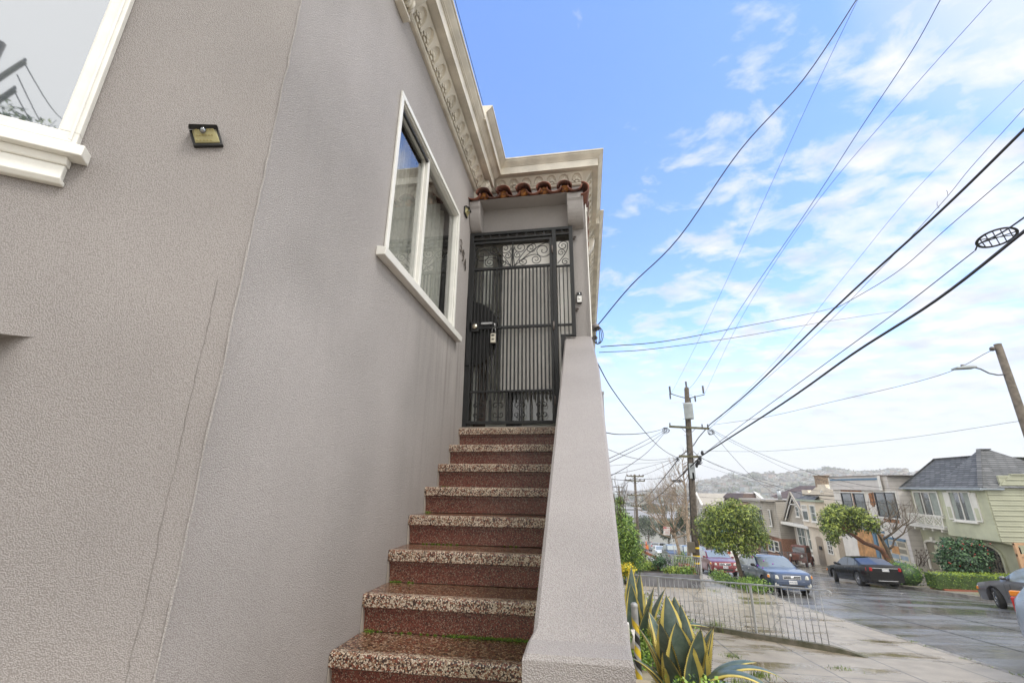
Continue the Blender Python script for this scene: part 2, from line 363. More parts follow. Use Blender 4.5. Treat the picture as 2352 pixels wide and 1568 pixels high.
g = MB(); g.add([side(SW0, SZ0, -0.055), side(2.93, SZ0, -0.055), side(2.93, SZ1, -0.055), side(SW0, SZ1, -0.055)], [(0, 1, 2, 3)])
g.add([side(2.96, SZ0, -0.035), side(SW1, SZ0, -0.035), side(SW1, SZ1, -0.035), side(2.96, SZ1, -0.035)], [(0, 1, 2, 3)])
GLT = bpy.data.materials.new('clear_pane'); GLT.use_nodes = True; n, mk, b, L = nodes(GLT)
tr = mk('ShaderNodeBsdfTransparent'); gl = mk('ShaderNodeBsdfGlossy'); gl.inputs['Roughness'].default_value = 0.02
mx = mk('ShaderNodeMixShader'); mx.inputs[0].default_value = 0.38; L(tr.outputs[0], mx.inputs[1]); L(gl.outputs[0], mx.inputs[2]); L(mx.outputs[0], n.nodes['Material Output'].inputs[0])
tr.inputs[0].default_value = (0.85, 0.88, 0.87, 1)
g.build('pane', GLT, win)
s = MB(); s.hexa([side(2.20, 1.300, 0.0), side(3.93, 1.300, 0.0), side(3.93, 1.300, 0.058), side(2.20, 1.300, 0.058), side(2.20, 1.362, 0.0), side(3.93, 1.362, 0.0), side(3.93, 1.350, 0.066), side(2.20, 1.350, 0.066)])
s.build('sill', SILLW, win, bevel=0.004)
tk = MB(); tk.hexa([side(SW0, SZ1 - .05, -0.03), side(2.93, SZ1 - .05, -0.03), side(2.93, SZ1 - .05, -0.012), side(SW0, SZ1 - .05, -0.012), side(SW0, SZ1 - .03, -0.03), side(2.93, SZ1 - .03, -0.03), side(2.93, SZ1 - .03, -0.012), side(SW0, SZ1 - .03, -0.012)])
tk.build('screen_track', P('track_dark', (0.03, 0.028, 0.026), 0.4), win)
ROOM = P('room_dark', (0.16, 0.15, 0.14), 0.9)
CURT = P('curtain', (0.62, 0.60, 0.55), 0.9, 0.1, 30)
rm = MB(); rm.add([side(SW0 - .2, SZ0 - .3, -0.09), side(SW1 + .2, SZ0 - .3, -0.09), side(SW1 + .2, SZ1 + .2, -0.09), side(SW0 - .2, SZ1 + .2, -0.09), side(SW0 - .2, SZ0 - .3, -1.5), side(SW1 + .2, SZ0 - .3, -1.5), side(SW1 + .2, SZ1 + .2, -1.5), side(SW0 - .2, SZ1 + .2, -1.5)],
              [(0, 1, 5, 4), (1, 2, 6, 5), (2, 3, 7, 6), (3, 0, 4, 7), (4, 5, 6, 7)]); rm.build('room_interior', ROOM, house)
cu = MB(); k = 90; vs = []; fs = []
for i in range(k + 1):
    y = 2.62 + (SW1 + .05 - 2.62) * i / k; d = -0.17 + 0.022 * math.sin(i * 1.35) + 0.01 * math.sin(i * 0.6)
    vs += [side(y, SZ0 - 0.1, d), side(y, SZ1 + 0.05, d)]
for i in range(k): fs.append((2 * i, 2 * i + 2, 2 * i + 3, 2 * i + 1))
cu.add(vs, fs, 0, True); cu.build('curtain', CURT, win)

GLT2 = GLT.copy(); GLT2.name = 'gate_pane'; GLT2.node_tree.nodes['Mix Shader'].inputs[0].default_value = 0.10
# bay window: frame, casing, sill and apron, pane
fr = MB(); ring(fr, bay, 0.533, 1.98, 1.04, 2.78, 0.052, 0.002, 0.028); ring(fr, bay, 0.574, 1.94, 1.045, 2.74, 0.022, -0.03, 0.012)
ring(fr, bay, 0.545, 1.97, 1.05, 2.77, 0.010, 0.028, 0.034)
bw = fr.build('window', SILLW, house, bevel=0.003)
def bbox(mb, s0, s1, z0, z1, d0, d1, d1b=None, mi=0):
    d1b = d1 if d1b is None else d1b
    mb.hexa([bay(s0, z0, d0), bay(s1, z0, d0), bay(s1, z0, d1b), bay(s0, z0, d1b), bay(s0, z1, d0), bay(s1, z1, d0), bay(s1, z1, d1), bay(s0, z1, d1)], mi)
sl_ = MB(); bbox(sl_, 0.497, 2.05, 0.995, 1.038, 0.0, 0.055, 0.060)
bbox(sl_, 0.537, 2.0, 0.968, 0.995, 0.0, 0.036, 0.028); bbox(sl_, 0.541, 2.0, 0.915, 0.968, 0.0, 0.022, 0.026); bbox(sl_, 0.535, 2.0, 0.898, 0.915, 0.0, 0.034, 0.022)
sl_.build('sill', SILLW, bw, bevel=0.004)
g = MB(); g.add([bay(0.55, 1.04, -0.02), bay(1.96, 1.04, -0.02), bay(1.96, 2.76, -0.02), bay(0.55, 2.76, -0.02)], [(0, 1, 2, 3)]); g.build('pane', GL_BIG, bw)

LBK = P('rubber_black', (0.02, 0.02, 0.02), 0.6)
GY = 4.30
# ---- entry block
EY = 4.38; EX = 0.107; UY = 4.69
w = MB()
def ent(u, z, d=0.0): return Vector((u, EY - d, z))
wall_grid(w, ent, XW + 0.001, EX, 0.40, 3.06, [(-1.178, -0.052, 0.40, 2.71)])
reveal(w, ent, -1.178, -0.052, 0.40, 2.71, 0.22)
w.add([(XW, UY, 3.0), (EX, UY, 3.0), (EX, UY, 3.62), (XW, UY, 3.62)], [(0, 1, 2, 3)])
w.add([(EX, EY, -2.6), (EX, 16, -2.6), (EX, 16, 3.75), (EX, UY, 3.75), (EX, UY, 3.06), (EX, EY, 3.06)], [(0, 1, 2, 3, 4, 5)])
w.add([(XW, EY, 3.059), (EX, EY, 3.059), (EX, UY, 3.059), (XW, UY, 3.059)], [(0, 1, 2, 3)])
w.add([(XW, EY, -2.6), (EX, EY, -2.6), (EX, EY, 0.4), (XW, EY, 0.4)], [(0, 1, 2, 3)])
w.add([(-1.076, 3.45, 3.62), (-1.076, UY, 3.62), (-1.076, UY, 3.80), (-1.076, 3.45, 3.80)], [(0, 1, 2, 3)])
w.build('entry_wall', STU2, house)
# porch recess behind the gate
PW = P("porch_plaster", (0.78, 0.75, 0.69), 0.7, 0.06, 3)
w = MB(); x0, x1, y0, y1, z0, z1 = XW - 0.1, 0.05, EY + 0.221, 4.95, 0.50, 2.74
w.add([(x0, y1, z0), (x1, y1, z0), (x1, y1, z1), (x0, y1, z1)], [(0, 1, 2, 3)])
w.add([(x1, y0, z0), (x1, y1, z0), (x1, y1, z1), (x1, y0, z1)], [(0, 1, 2, 3)])
w.add([(x0, y0, z0), (x0, y1, z0), (x0, y1, z1), (x0, y0, z1)], [(0, 1, 2, 3)])
w.add([(x0, y0, z0), (x1, y0, z0), (x1, y1, z0), (x0, y1, z0)], [(0, 1, 2, 3)])
w.add([(x0, y0, z1), (x1, y0, z1), (x1, y1, z1), (x0, y1, z1)], [(0, 1, 2, 3)])
w.box(x0, 4.92, 1.93, x1, 4.949, 1.99); w.box(x0, 4.90, 1.98, x1, 4.949, 2.02)
w.build('porch_interior', PW, house)
DW = P('door_wood', (0.11, 0.045, 0.025), 0.35, 0.3, 8, col2=(0.06, 0.025, 0.015)); DKG = P('charcoal_paint', (0.05, 0.05, 0.052), 0.5)
d = MB(); d.hexa([(-1.17, 4.65, .52), (-1.15, 4.65, .52), (-1.10, 4.94, .52), (-1.13, 4.94, .52), (-1.17, 4.65, 1.9), (-1.15, 4.65, 1.9), (-1.10, 4.94, 1.9), (-1.13, 4.94, 1.9)]); d.build('front_door', DW, house)
d = MB(); d.box(-.82, EY - .034, .90, -.28, EY - .030, 2.56); d.build('brightening_panel', P('panel_white', (.92, .89, .83), .6, .04, 3), house); d = MB(); d.box(-.22, EY - .034, .60, -.08, EY - .030, 2.56); d.build('brightening_panel', MATS['panel_white'], house); d = MB(); d.box(-1.06, EY + .07, 1.9, -.96, EY + .074, 2.5); d.build('doorway_strip', MATS['panel_white'], house); d = MB(); d.box(-1.14, EY + .075, .6, -1.09, EY + .079, 1.4); d.build('doorway_strip', MATS['panel_white'], house)  # added white panels that brighten the gaps behind the gate bars
d = MB(); d.box(-0.90, 4.91, 2.02, -0.72, 4.94, 2.36); d.build('picture_frame', DW, house)
# half-round dark shade hanging on the gate side, and the dark banner strip beside it
pl = [(-1.155, EY + 0.09, 1.57 + 0.0)]
poly = [(-1.145 + 0.30 * math.cos(a), GY + 0.012, 1.52 + 0.36 * math.sin(a)) for a in [(-0.5 + i / 16) * math.pi for i in range(17)]]
d = MB(); d.prism(poly, (0, 0.006, 0)); d.build('half_round_screen', LBK, house)
d = MB(); d.prism([(-0.98, EY + .40, 2.69), (-0.62, EY + .40, 2.69), (-0.66, EY + .40, 2.30), (-0.70, EY + .40, 1.6), (-0.66, EY + .40, 0.53), (-0.84, EY + .40, 0.53), (-0.80, EY + .40, 1.5), (-0.90, EY + .40, 2.1)], (0, 0.01, 0)); d.build('hallway_drape', DKG, house)
g = MB(); g.add([(-1.15, EY - .02, .55), (-0.28, EY - .02, .55), (-0.28, EY - .02, 2.57), (-1.15, EY - .02, 2.57)], [(0, 1, 2, 3)])
g.add([(-0.22, EY - .02, .55), (-0.08, EY - .02, .55), (-0.08, EY - .02, 2.57), (-0.22, EY - .02, 2.57)], [(0, 1, 2, 3)])
g.build('glazing', GLT2, house)

# corbels under the tiles
def corbel(x0, x1):
    pr = [(4.38, 3.055), (4.17, 3.055), (4.17, 2.99)]
    for i in range(9):
        a = i / 8 * math.pi / 2; pr.append((4.185 + 0.19 * (1 - math.cos(a)) * 0.75, 2.96 - 0.235 * math.sin(a)))
    pr.append((4.38, 2.715))
    m = MB(); m.prism([(x0, y, z) for y, z in pr], (x1 - x0, 0, 0)); return m
for x0, x1 in ((XW + .002, -1.06), (-0.09, 0.088)): corbel(x0, x1).build('corbel', STU2, house, bevel=0.012)
w = MB(); w.hexa([(XW + .002, 4.17, 3.056), (0.09, 4.17, 3.056), (0.09, 4.40, 3.056), (XW + .002, 4.40, 3.056), (XW + .002, 4.19, 3.075), (0.09, 4.19, 3.075), (0.09, 4.6, 3.16), (XW + .002, 4.6, 3.16)]); w.build('tile_bed', STU2, house)
# clay tiles
TILE = P('clay_tile', (0.24, 0.08, 0.045), 0.55, 0.3, 7, 0.3, 60, col2=(0.085, 0.04, 0.03))
MORT = P('rusty_mortar', (0.42, 0.17, 0.035), 0.85, 0.5, 30, 0.9, 70, col2=(0.10, 0.035, 0.02), bd=0.01)
troof = thing('tile_awning', (-0.5, 4.3, 3.0), 'row of orange clay barrel tiles forming a small roof above the gate', 'tile roof')
troof.parent = house; 
for k_ in ('label', 'category'):
    if k_ in troof: del troof[k_]
troof.location = Vector((-0.5, 4.3, 3.0)) - OFF[house.name]
def tile(xc, up, y0, z0, y1, z1, r=0.082, th=0.012, taper=0.86, mat=None, dx=0):
    m = MB(); n = 12; vs = []
    for (y, z, k, x) in ((y0, z0, 1.0, xc), (y1, z1, taper, xc + dx)):
        for rr in (r * k, (r - th) * k):
            for i in range(n + 1):
                a = math.pi * (i / n) if up else math.pi + math.pi * i / n
                vs.append((x + rr * math.cos(a), y, z + rr * math.sin(a) * (0.85)))
    q = n + 1; fs = []
    for i in range(n):
        fs += [(i, i + 1, 2 * q + i + 1, 2 * q + i), (q + i, 3 * q + i, 3 * q + i + 1, q + i + 1), (i, q + i, q + i + 1, i + 1), (2 * q + i, 2 * q + i + 1, 3 * q + i + 1, 3 * q + i)]
    fs += [(0, 2 * q, 3 * q, q), (n, q + n, 3 * q + n, 2 * q + n)]
    m.add(vs, fs, 0, True); o = m.build('clay_tile', TILE, troof); return o
TX = [-1.135 + 0.2275 * i for i in range(6)]
for i, x in enumerate(TX):
    j = random.uniform(-.012, .012)
    if i > 0 or True: tile(x + 0.0, False, 4.135 + j, 3.125, 4.68, 3.33, 0.083)
    if i < 5: tile(x + 0.114, True, 4.11 - j, 3.118, 4.67, 3.325, 0.084)
    if i < 5:
        m = MB(); m.ball((x + 0.114, 4.20, 3.125), 0.055, 0.035, 0.05, 12); m.build('mortar_plug', MORT, troof)
# rake tiles running back along the outer wall
for i in range(6):
    y = 4.14 + i * 0.30
    m = MB(); n_ = 10; vs = []
    for (yy, k) in ((y, 1.0), (y + 0.36, 0.8)):
        for rr in (0.085 * k, 0.072 * k):
            for a_ in range(n_ + 1):
                a = -0.55 * math.pi + math.pi * 1.05 * a_ / n_
                vs.append((0.075 + rr * math.cos(a), yy, 3.085 - (yy - 4.14) * 0.0 + rr * math.sin(a)))
    q = n_ + 1; fs = []
    for a_ in range(n_): fs += [(a_, a_ + 1, 2 * q + a_ + 1, 2 * q + a_), (q + a_, 3 * q + a_, 3 * q + a_ + 1, q + a_ + 1), (a_, q + a_, q + a_ + 1, a_ + 1)]
    m.add(vs, fs, 0, True); m.build('clay_tile', TILE, troof)
# white flashing strip
m = MB(); m.bar((0.112, 4.36, 3.03), (0.112, 4.36, 1.44), 0.008, 0.012); m.bar((0.125, 4.4, 2.98), (0.125, 6.0, 2.98), 0.02, 0.05); m.build('flashing', SILLW, house)

# ---- cornices
def offs(path, outs, d):
    # path: corner points; outs: outward unit normal per segment
    r = []
    for i, p in enumerate(path):
        if i == 0: q = p + outs[0] * d
        elif i == len(path) - 1: q = p + outs[-1] * d
        else:
            n1, n2 = outs[i - 1], outs[i]; k = d / (1 + n1.dot(n2)); q = p + (n1 + n2) * k
        r.append(q)
    return r
PROF = [(0.0, -0.012), (0.022, -0.014), (0.034, -0.006), (0.036, 0.006), (0.026, 0.012), (0.030, 0.018), (0.104, 0.120), (0.108, 0.124), (0.172, 0.122), (0.175, 0.118), (0.182, 0.118), (0.183, 0.216),
        (0.192, 0.218), (0.193, 0.228), (0.199, 0.229), (0.204, 0.236), (0.215, 0.246), (0.234, 0.266), (0.240, 0.280), (0.250, 0.283), (0.252, 0.300), (0.0, 0.315)]
def cornice(path, outs, zb, ks=1.0, kz=1.0, name='cornice', far=0.0):
    path = [Vector((p[0], p[1], 0)) for p in path]; outs = [Vector((o[0], o[1], 0)).normalized() for o in outs]
    m = MB(); rows = [offs(path, outs, d * ks) for d, z in PROF]; k = len(path); vs = []
    for (d, z), row in zip(PROF, rows): vs += [(p.x, p.y, zb + z * kz) for p in row]
    fs = []
    for i in range(len(PROF) - 1):
        for j in range(k - 1): fs.append((i * k + j, i * k + j + 1, (i + 1) * k + j + 1, (i + 1) * k + j))
    m.add(vs, fs, 0, False)
    for j in (0, k - 1): m.add([vs[i * k + j] for i in range(len(PROF))], [tuple(range(len(PROF)))], 0)
    o = m.build(name, CORN, house)
    return o
def frieze(p0, p1, out, zb, ks, kz, pitch, parent):
    # pierced gothic arches standing proud of the sloped band, a palmette low in each
    p0 = Vector((p0[0], p0[1], 0)); p1 = Vector((p1[0], p1[1], 0)); out = Vector((out[0], out[1], 0)).normalized()
    L_ = (p1 - p0).length; t = (p1 - p0).normalized(); cnt = max(1, int(round(L_ / pitch))); pw = L_ / cnt
    d0, z0, d1, z1 = 0.030 * ks, 0.020 * kz, 0.102 * ks, 0.118 * kz
    nrm = Vector((out.x, out.y, 0)) * (z1 - z0) + Vector((0, 0, -(d1 - d0))); nrm.normalize()
    H = math.hypot(d1 - d0, z1 - z0)
    def pt(u, v, h): # u along, v up the slope 0..1, h proud
        q = p0 + t * u + out * (d0 + (d1 - d0) * v); q.z = zb + z0 + (z1 - z0) * v; return q + nrm * h
    m = MB(); hp = 0.016 * ks
    for c_ in range(cnt):
        uc = (c_ + .5) * pw; arc = []
        hw = pw * 0.40
        for i in range(9):
            a = i / 8; x = -hw * (1 - a ** 1.7); v = 0.06 + 0.82 * (1 - (1 - a) ** 2) ** 0.75 if a > 0 else 0.06
            arc.append((x, v))
        arc = arc + [(-x, v) for x, v in arc[-2::-1]]
        nA = len(arc); outer = []
        for i, (x, v) in enumerate(arc):
            f = i / (nA - 1); f = f * 2 - 1
            if i == 0: outer.append((-pw / 2, 0.0))
            elif i == nA - 1: outer.append((pw / 2, 0.0))
            elif abs(f) > 0.5: outer.append((-pw / 2 if f < 0 else pw / 2, v))
            else: outer.append((x * (pw / 2) / max(abs(arc[4][0]), 1e-6), 1.0) if abs(f) < 0.5 else (-pw / 2 if f < 0 else pw / 2, 1.0))
        vs = [pt(uc + x, v, hp) for x, v in arc] + [pt(uc + x, v, hp) for x, v in outer] + [pt(uc + x * 0.86, v * .95, 0.0) for x, v in arc]
        fs = []
        for i in range(nA - 1): fs += [(i, i + 1, nA + i + 1, nA + i), (i, 2 * nA + i, 2 * nA + i + 1, i + 1)]
        m.add(vs, fs, 0)
        for k_, (dx, dv, rr) in enumerate(((0, .42, .20), (-.2, .32, .17), (.2, .32, .17), (-.3, .14, .15), (.3, .14, .15), (0, .16, .2))):
            q = pt(uc + dx * pw, dv, 0.004 * ks); R3 = rr * pw * 0.8
            m.ball(q, R3 * (1 if abs(t.x) > .5 else .35), R3 * (1 if abs(t.y) > .5 else .35), R3 * 1.0, 8)
    m.build('frieze_ornament', CORN, parent)
s1 = cornice([bay(2.3, 0)[:2], (XW, CY), (XW, 4.53)], [NB[:2], (1, 0)], 3.345, 1.15, 1.16)
frieze((XW, CY), (XW, 4.50), (1, 0), 3.345, 1.15, 1.16, 0.165, s1)
s2 = cornice([(-1.076, 3.627), (-1.076, UY), (EX, UY), (EX, 5.80)], [(1, 0), (0, -1), (1, 0)], 3.535)
frieze((-0.98, UY), (EX, UY), (0, -1), 3.535, 1, 1, 0.145, s2)
frieze((EX, UY), (EX, 5.78), (1, 0), 3.535, 1, 1, 0.145, s2)
s3 = cornice([(-0.2, 5.95), (EX + .05, 5.95), (EX + .05, 15.5)], [(0, -1), (1, 0)], 3.53)
frieze((EX + .05, 6.0), (EX + .05, 12), (1, 0), 3.53, 1, 1, 0.145, s3)
w = MB(); w.box(-4.5, 3.7, 3.5, -1.08, 15.8, 3.79); w.box(-4.5, 1.4, 3.4, XW - 0.002, 4.5, 3.66); w.box(-1.076, UY + .002, 3.6, EX - .002, 15.5, 3.80); w.build('roof', P('roof_tar', (0.12, 0.12, 0.12), 0.9), house)
for nm, pts_ in (('edge_wire', [(-0.895, 2.0 + i * .5, 3.72 + .003 * math.sin(i * 2)) for i in range(4)]),):
    m = MB(); m.tube(pts_, 0.003, 4); m.build(nm, IRON, house)

def console(y, dep, zt, zb_, wd=0.15):
    m = MB(); pr = []
    for i in range(13):
        f = i / 12; z = zt - (zt - zb_) * f
        d = dep * (0.95 - 0.75 * f + 0.16 * math.sin(f * 7.0)); pr.append((max(0.012, d), z))
    poly = [(XW, y, zt)] + [(XW + d, y, z) for d, z in pr] + [(XW, y, zb_)]
    m.prism(poly, (0, wd, 0))
    m.lathe((XW + dep * 0.62, y - 0.012, zt - 0.07), [(0.001, 0), (0.012, -.006), (0.022, 0), (0.034, -.008), (0.046, 0), (0.05, 0.02)], 12, 'y')
    for k_ in range(7): m.ball((XW + dep * (.35 + .08 * math.sin(k_ * 2)) , y + wd * (.15 + .12 * k_), zb_ + (zt - zb_) * .35), .03, .02, .05, 8)
    m.build('console_bracket', CORN, house, bevel=0.008)
console(4.36, 0.19, 3.47, 3.13, 0.13); console(2.05, 0.19, 3.47, 3.20, 0.16)
m = MB(); m.lathe((EX + .02, 5.97, 3.36), [(0.001, -.01), (0.02, -.02), (0.05, -.01), (0.06, 0), (0.06, .1)], 14, 'y'); m.prism([(EX, 5.97, 3.52), (EX + .16, 5.97, 3.52), (EX + .13, 5.97, 3.40), (EX + .05, 5.97, 3.28), (EX, 5.97, 3.2)], (0, .12, 0)); m.build('console_bracket', CORN, house, bevel=0.008)

# ---- security gate
gate = thing('security_gate', (-0.62, 4.3, 0.52), None, None); gate.parent = house; gate.location = Vector((-0.62, 4.3, 0.52)) - OFF[house.name]
GY = 4.30
def sq(m, x0, z0, x1, z1, w_=0.03, d_=0.03, y=GY): m.bar((x0, y, z0), (x1, y, z1), w_, d_, 0, (0, 1, 0)) if False else m.obox(((x0 + x1) / 2, y, (z0 + z1) / 2), (abs(x1 - x0) / 2 + (w_ / 2 if abs(x1 - x0) < 1e-6 else 0), 0, 0), (0, d_ / 2, 0), (0, 0, abs(z1 - z0) / 2 + (w_ / 2 if abs(z1 - z0) < 1e-6 else 0)))
m = MB()
sq(m, -1.168, .53, -1.168, 2.705, .046, .045); sq(m, -.062, 1.44, -.062, 2.705, .042, .045); sq(m, -1.155, 2.69, -.08, 2.69, .034, .04); sq(m, -1.155, 2.622, -.27, 2.622, .022, .036)
sq(m, -.246, .53, -.246, 2.674, .042, .045); sq(m, -.23, 2.622, -.08, 2.622, .018, .03)
for i in range(1, 9): sq(m, -1.155 + i * .1, 2.632, -1.155 + i * .1, 2.676, .016, .02)
sq(m, -.155, 2.632, -.155, 2.676, .014, .02)
sq(m, -.23, 1.565, -.08, 1.565, .02, .025); sq(m, -.2, 1.448, -.045, 1.448, .022, .03); sq(m, -.172, .53, -.172, 1.437, .05, .03)
sq(m, -.23, 2.235, -.08, 2.235, .02, .025); sq(m, -.19, .53, -.19, .6, .04, .04)
m.build('gate_frame', IRON, gate, bevel=0.002)
m = MB()
for i in range(3): sq(m, -.197 + .042 * i, 1.575, -.197 + .042 * i, 2.225, .011, .011)
for i in range(3): sq(m, -.197 + .042 * i, 1.459, -.197 + .042 * i, 1.555, .011, .011)
m.build('side_bars', IRON, gate)
leaf = MB(); DYR = GY - 0.012
def dq(m, *a, **k): sq(m, *a, y=DYR, **k)
dq(leaf, -1.138, .57, -1.138, 2.585, w_=.026, d_=.03); dq(leaf, -.282, .57, -.282, 2.585, w_=.026, d_=.03)
dq(leaf, -1.125, 2.572, -.295, 2.572, w_=.026, d_=.03); dq(leaf, -1.125, .578, -.295, .578, w_=.03, d_=.03)
dq(leaf, -1.125, 2.248, -.295, 2.248, w_=.028, d_=.03); dq(leaf, -1.125, 1.562, -.295, 1.562, w_=.026, d_=.028); dq(leaf, -1.125, .886, -.295, .886, w_=.02, d_=.028)
dq(leaf, -.70, 2.262, -.70, 2.559, w_=.014, d_=.014)
gl_ = leaf.build('gate_leaf', IRON, gate, bevel=0.002)
m = MB()
for i in range(21):
    x = -1.103 + i * 0.0392; z0 = .80 if i % 4 not in (1,) else .59
    dq(m, x, z0, x, .876, w_=.015, d_=.015); dq(m, x, .896, x, 1.549, w_=.015, d_=.015); dq(m, x, 1.575, x, 2.234, w_=.015, d_=.015)
for x in (-1.03, -.92, -.83, -.72, -.615, -.51, -.40): dq(m, x, .593, x, .80, w_=.013, d_=.013)
m.build('gate_bars', IRON, gate)
def scroll(m, cx, cz, r, a0, turns, sgn=1, rr=0.0045, y=None, tail=None, n_=26):
    pts = []
    for i in range(n_ + 1):
        f = i / n_; a = a0 + sgn * turns * 2 * math.pi * f; q = r * (1 - f) ** 0.8 + 0.006
        pts.append((cx + q * math.cos(a), y if y is not None else DYR, cz + q * math.sin(a)))
    if tail: pts = [Vector(p) for p in bez(tail, pts[0])] + pts[1:]
    m.tube(pts, rr, 5)
def bez(tail, end, y=None):
    (x0, z0), (x1, z1), (x2, z2) = tail; e = Vector(end); o = []
    for i in range(11):
        t = i / 10; A = (1 - t) ** 3; B = 3 * t * (1 - t) ** 2; C = 3 * t * t * (1 - t); D = t ** 3
        o.append((A * x0 + B * x1 + C * x2 + D * e.x, e.y, A * z0 + B * z1 + C * z2 + D * e.z))
    return o
m = MB()
for sx in (-1, 1):
    X_ = lambda u: -.70 + sx * u; S_ = -1 if sx > 0 else 1
    A0 = lambda a: a if sx > 0 else math.pi - a
    base = (X_(0.02), 2.268)
    scroll(m, X_(.335), 2.435, .085, A0(0.0), 1.6, S_, tail=(base, (X_(.18), 2.40), (X_(.42), 2.66)))
    scroll(m, X_(.20), 2.475, .052, A0(0.3), 1.5, S_, tail=(base, (X_(.10), 2.40), (X_(.23), 2.60)))
    scroll(m, X_(.085), 2.49, .06, A0(math.pi * .9), 1.5, -S_, tail=(base, (X_(.02), 2.36), (X_(-.01), 2.42)))
    scroll(m, X_(.055), 2.40, .035, A0(math.pi * .6), 1.3, -S_)
    scroll(m, X_(.255), 2.33, .05, A0(0.2), 1.5, S_, tail=(base, (X_(.12), 2.36), (X_(.26), 2.45)))
    scroll(m, X_(.12), 2.315, .042, A0(math.pi * .8), 1.4, -S_)
m.build('gate_scrollwork', IRON, gl_)
m = MB()
scroll(m, -.15, 2.48, .05, 0.6, 1.5, 1, y=GY, tail=((-.21, 2.27), (-.15, 2.35), (-.08, 2.42))); scroll(m, -.17, 2.40, .035, 0, 1.4, 1, y=GY); scroll(m, -.13, 2.285, .035, .5, 1.3, 1, y=GY)
m.build('side_scrollwork', IRON, gate)
for x in (-1.03, -.83, -.615, -.40):
    m = MB()
    for sx in (-1, 1):
        for sz in (-1, 1):
            a0 = {(-1, 1): -.2, (1, 1): math.pi + .2, (-1, -1): .2, (1, -1): math.pi - .2}[(sx, sz)]
            scroll(m, x + sx * .028, .70 + sz * .045, .026, a0, 1.1, (1 if sx * sz < 0 else -1), rr=0.0042, n_=18)
    m.build('scroll_motif', IRON, gl_)
m = MB(); m.box(-1.15, GY - .04, 1.52, -1.045, GY - .02, 1.63); m.box(-1.175, GY - .04, 1.16, -1.13, GY - .02, 1.95); lk = m.build('lock_plate', IRON, gl_, bevel=0.002)
BR = P('brass_lock', (0.55, 0.50, 0.40), 0.3, metal=1.0)
m = MB(); m.lathe((-1.09, GY - .055, 1.575), [(0.001, 0), (0.026, 0), (0.028, .012), (0.02, .016)], 16, 'y'); m.build('lock_cylinder', BR, lk)
STEEL = P('steel_grey', (0.42, 0.42, 0.42), 0.35, 0.15, 10, metal=0.8)
m = MB(); m.bar((-1.02, GY - .05, 1.60), (-.90, GY - .05, 1.60), .02, .02); m.tube([(-.90, GY - .05, 1.60), (-.875, GY - .06, 1.59), (-.87, GY - .06, 1.55)], .006, 6); m.build('latch_bar', STEEL, gl_)
for z in (2.43, 1.55, .78):
    m = MB(); m.tube([(-.266, GY - .03, z - .045), (-.266, GY - .03, z + .045)], .009, 8); m.build('hinge', P('hinge', (.12, .1, .09), .5) if 'hinge' not in MATS else MATS['hinge'], gl_)
# key safe hanging on the gate: a thing of its own
ks = thing('key_lockbox', (-.885, GY - .07, 1.40), 'cream combination key lockbox hanging by its shackle on the black gate', 'lockbox')
LBX = P('lockbox_cream', (0.62, 0.58, 0.48), 0.45)
m = MB(); m.box(-.917, GY - .062, 1.372, -.853, GY - .035, 1.487); m.build('case', LBK, ks, bevel=0.006)
m = MB(); m.box(-.912, GY - .080, 1.380, -.860, GY - .063, 1.480); fc = m.build('face_cover', LBX, ks, bevel=0.005)
m = MB(); m.box(-.902, GY - .083, 1.452, -.870, GY - .0805, 1.466); m.prism([(-.904, GY - .0805, 1.415), (-.886, GY - .0805, 1.407), (-.868, GY - .0805, 1.415), (-.886, GY - .0805, 1.424)], (0, -.0015, 0)); m.build('dial_window', LBK, fc)
m = MB(); m.tube([(-.902, GY - .05, 1.48), (-.902, GY - .05, 1.53)] + [(-.885 - .017 * math.cos(a), GY - .05, 1.53 + .017 * math.sin(a)) for a in (0.4, .9, 1.57, 2.2, 2.7)] + [(-.868, GY - .05, 1.53), (-.868, GY - .05, 1.48)], .0035, 6); m.build('shackle', STEEL, ks)
# doorbell
db = thing('video_doorbell', (.005, 4.37, 1.88), 'silver and black video doorbell on the stucco pier right of the gate', 'doorbell')
m = MB(); m.box(-.022, 4.352, 1.822, .030, 4.379, 1.944); m.build('backplate', LBK, db, bevel=0.004)
m = MB(); m.box(-.020, 4.345, 1.826, .028, 4.352, 1.900); m.build('faceplate', P('satin_silver', (0.66, 0.65, 0.62), 0.3, 0.05, metal=0.3), db, bevel=0.002)
m = MB(); m.lathe((.004, 4.345, 1.868), [(0.001, -.004), (.010, -.004), (.011, 0)], 16, 'y'); m.lathe((.004, 4.345, 1.868), [(0.0125, -.002), (.0145, -.003), (.0155, 0)], 16, 'y'); m.build('button', SILLW, db)
m = MB(); m.lathe((.004, 4.352, 1.922), [(0.001, -.004), (.010, -.002), (.012, 0)], 14, 'y'); m.build('camera_lens', GLB, db)
for z in (2.60, 1.75):
    m = MB(); m.box(-.045, 4.34, z - .012, -.02, 4.379, z + .012); m.ball((-.015, 4.34, z), .014, .014, .01, 8); m.build('anchor_bolt', MATS['hinge'], gate)
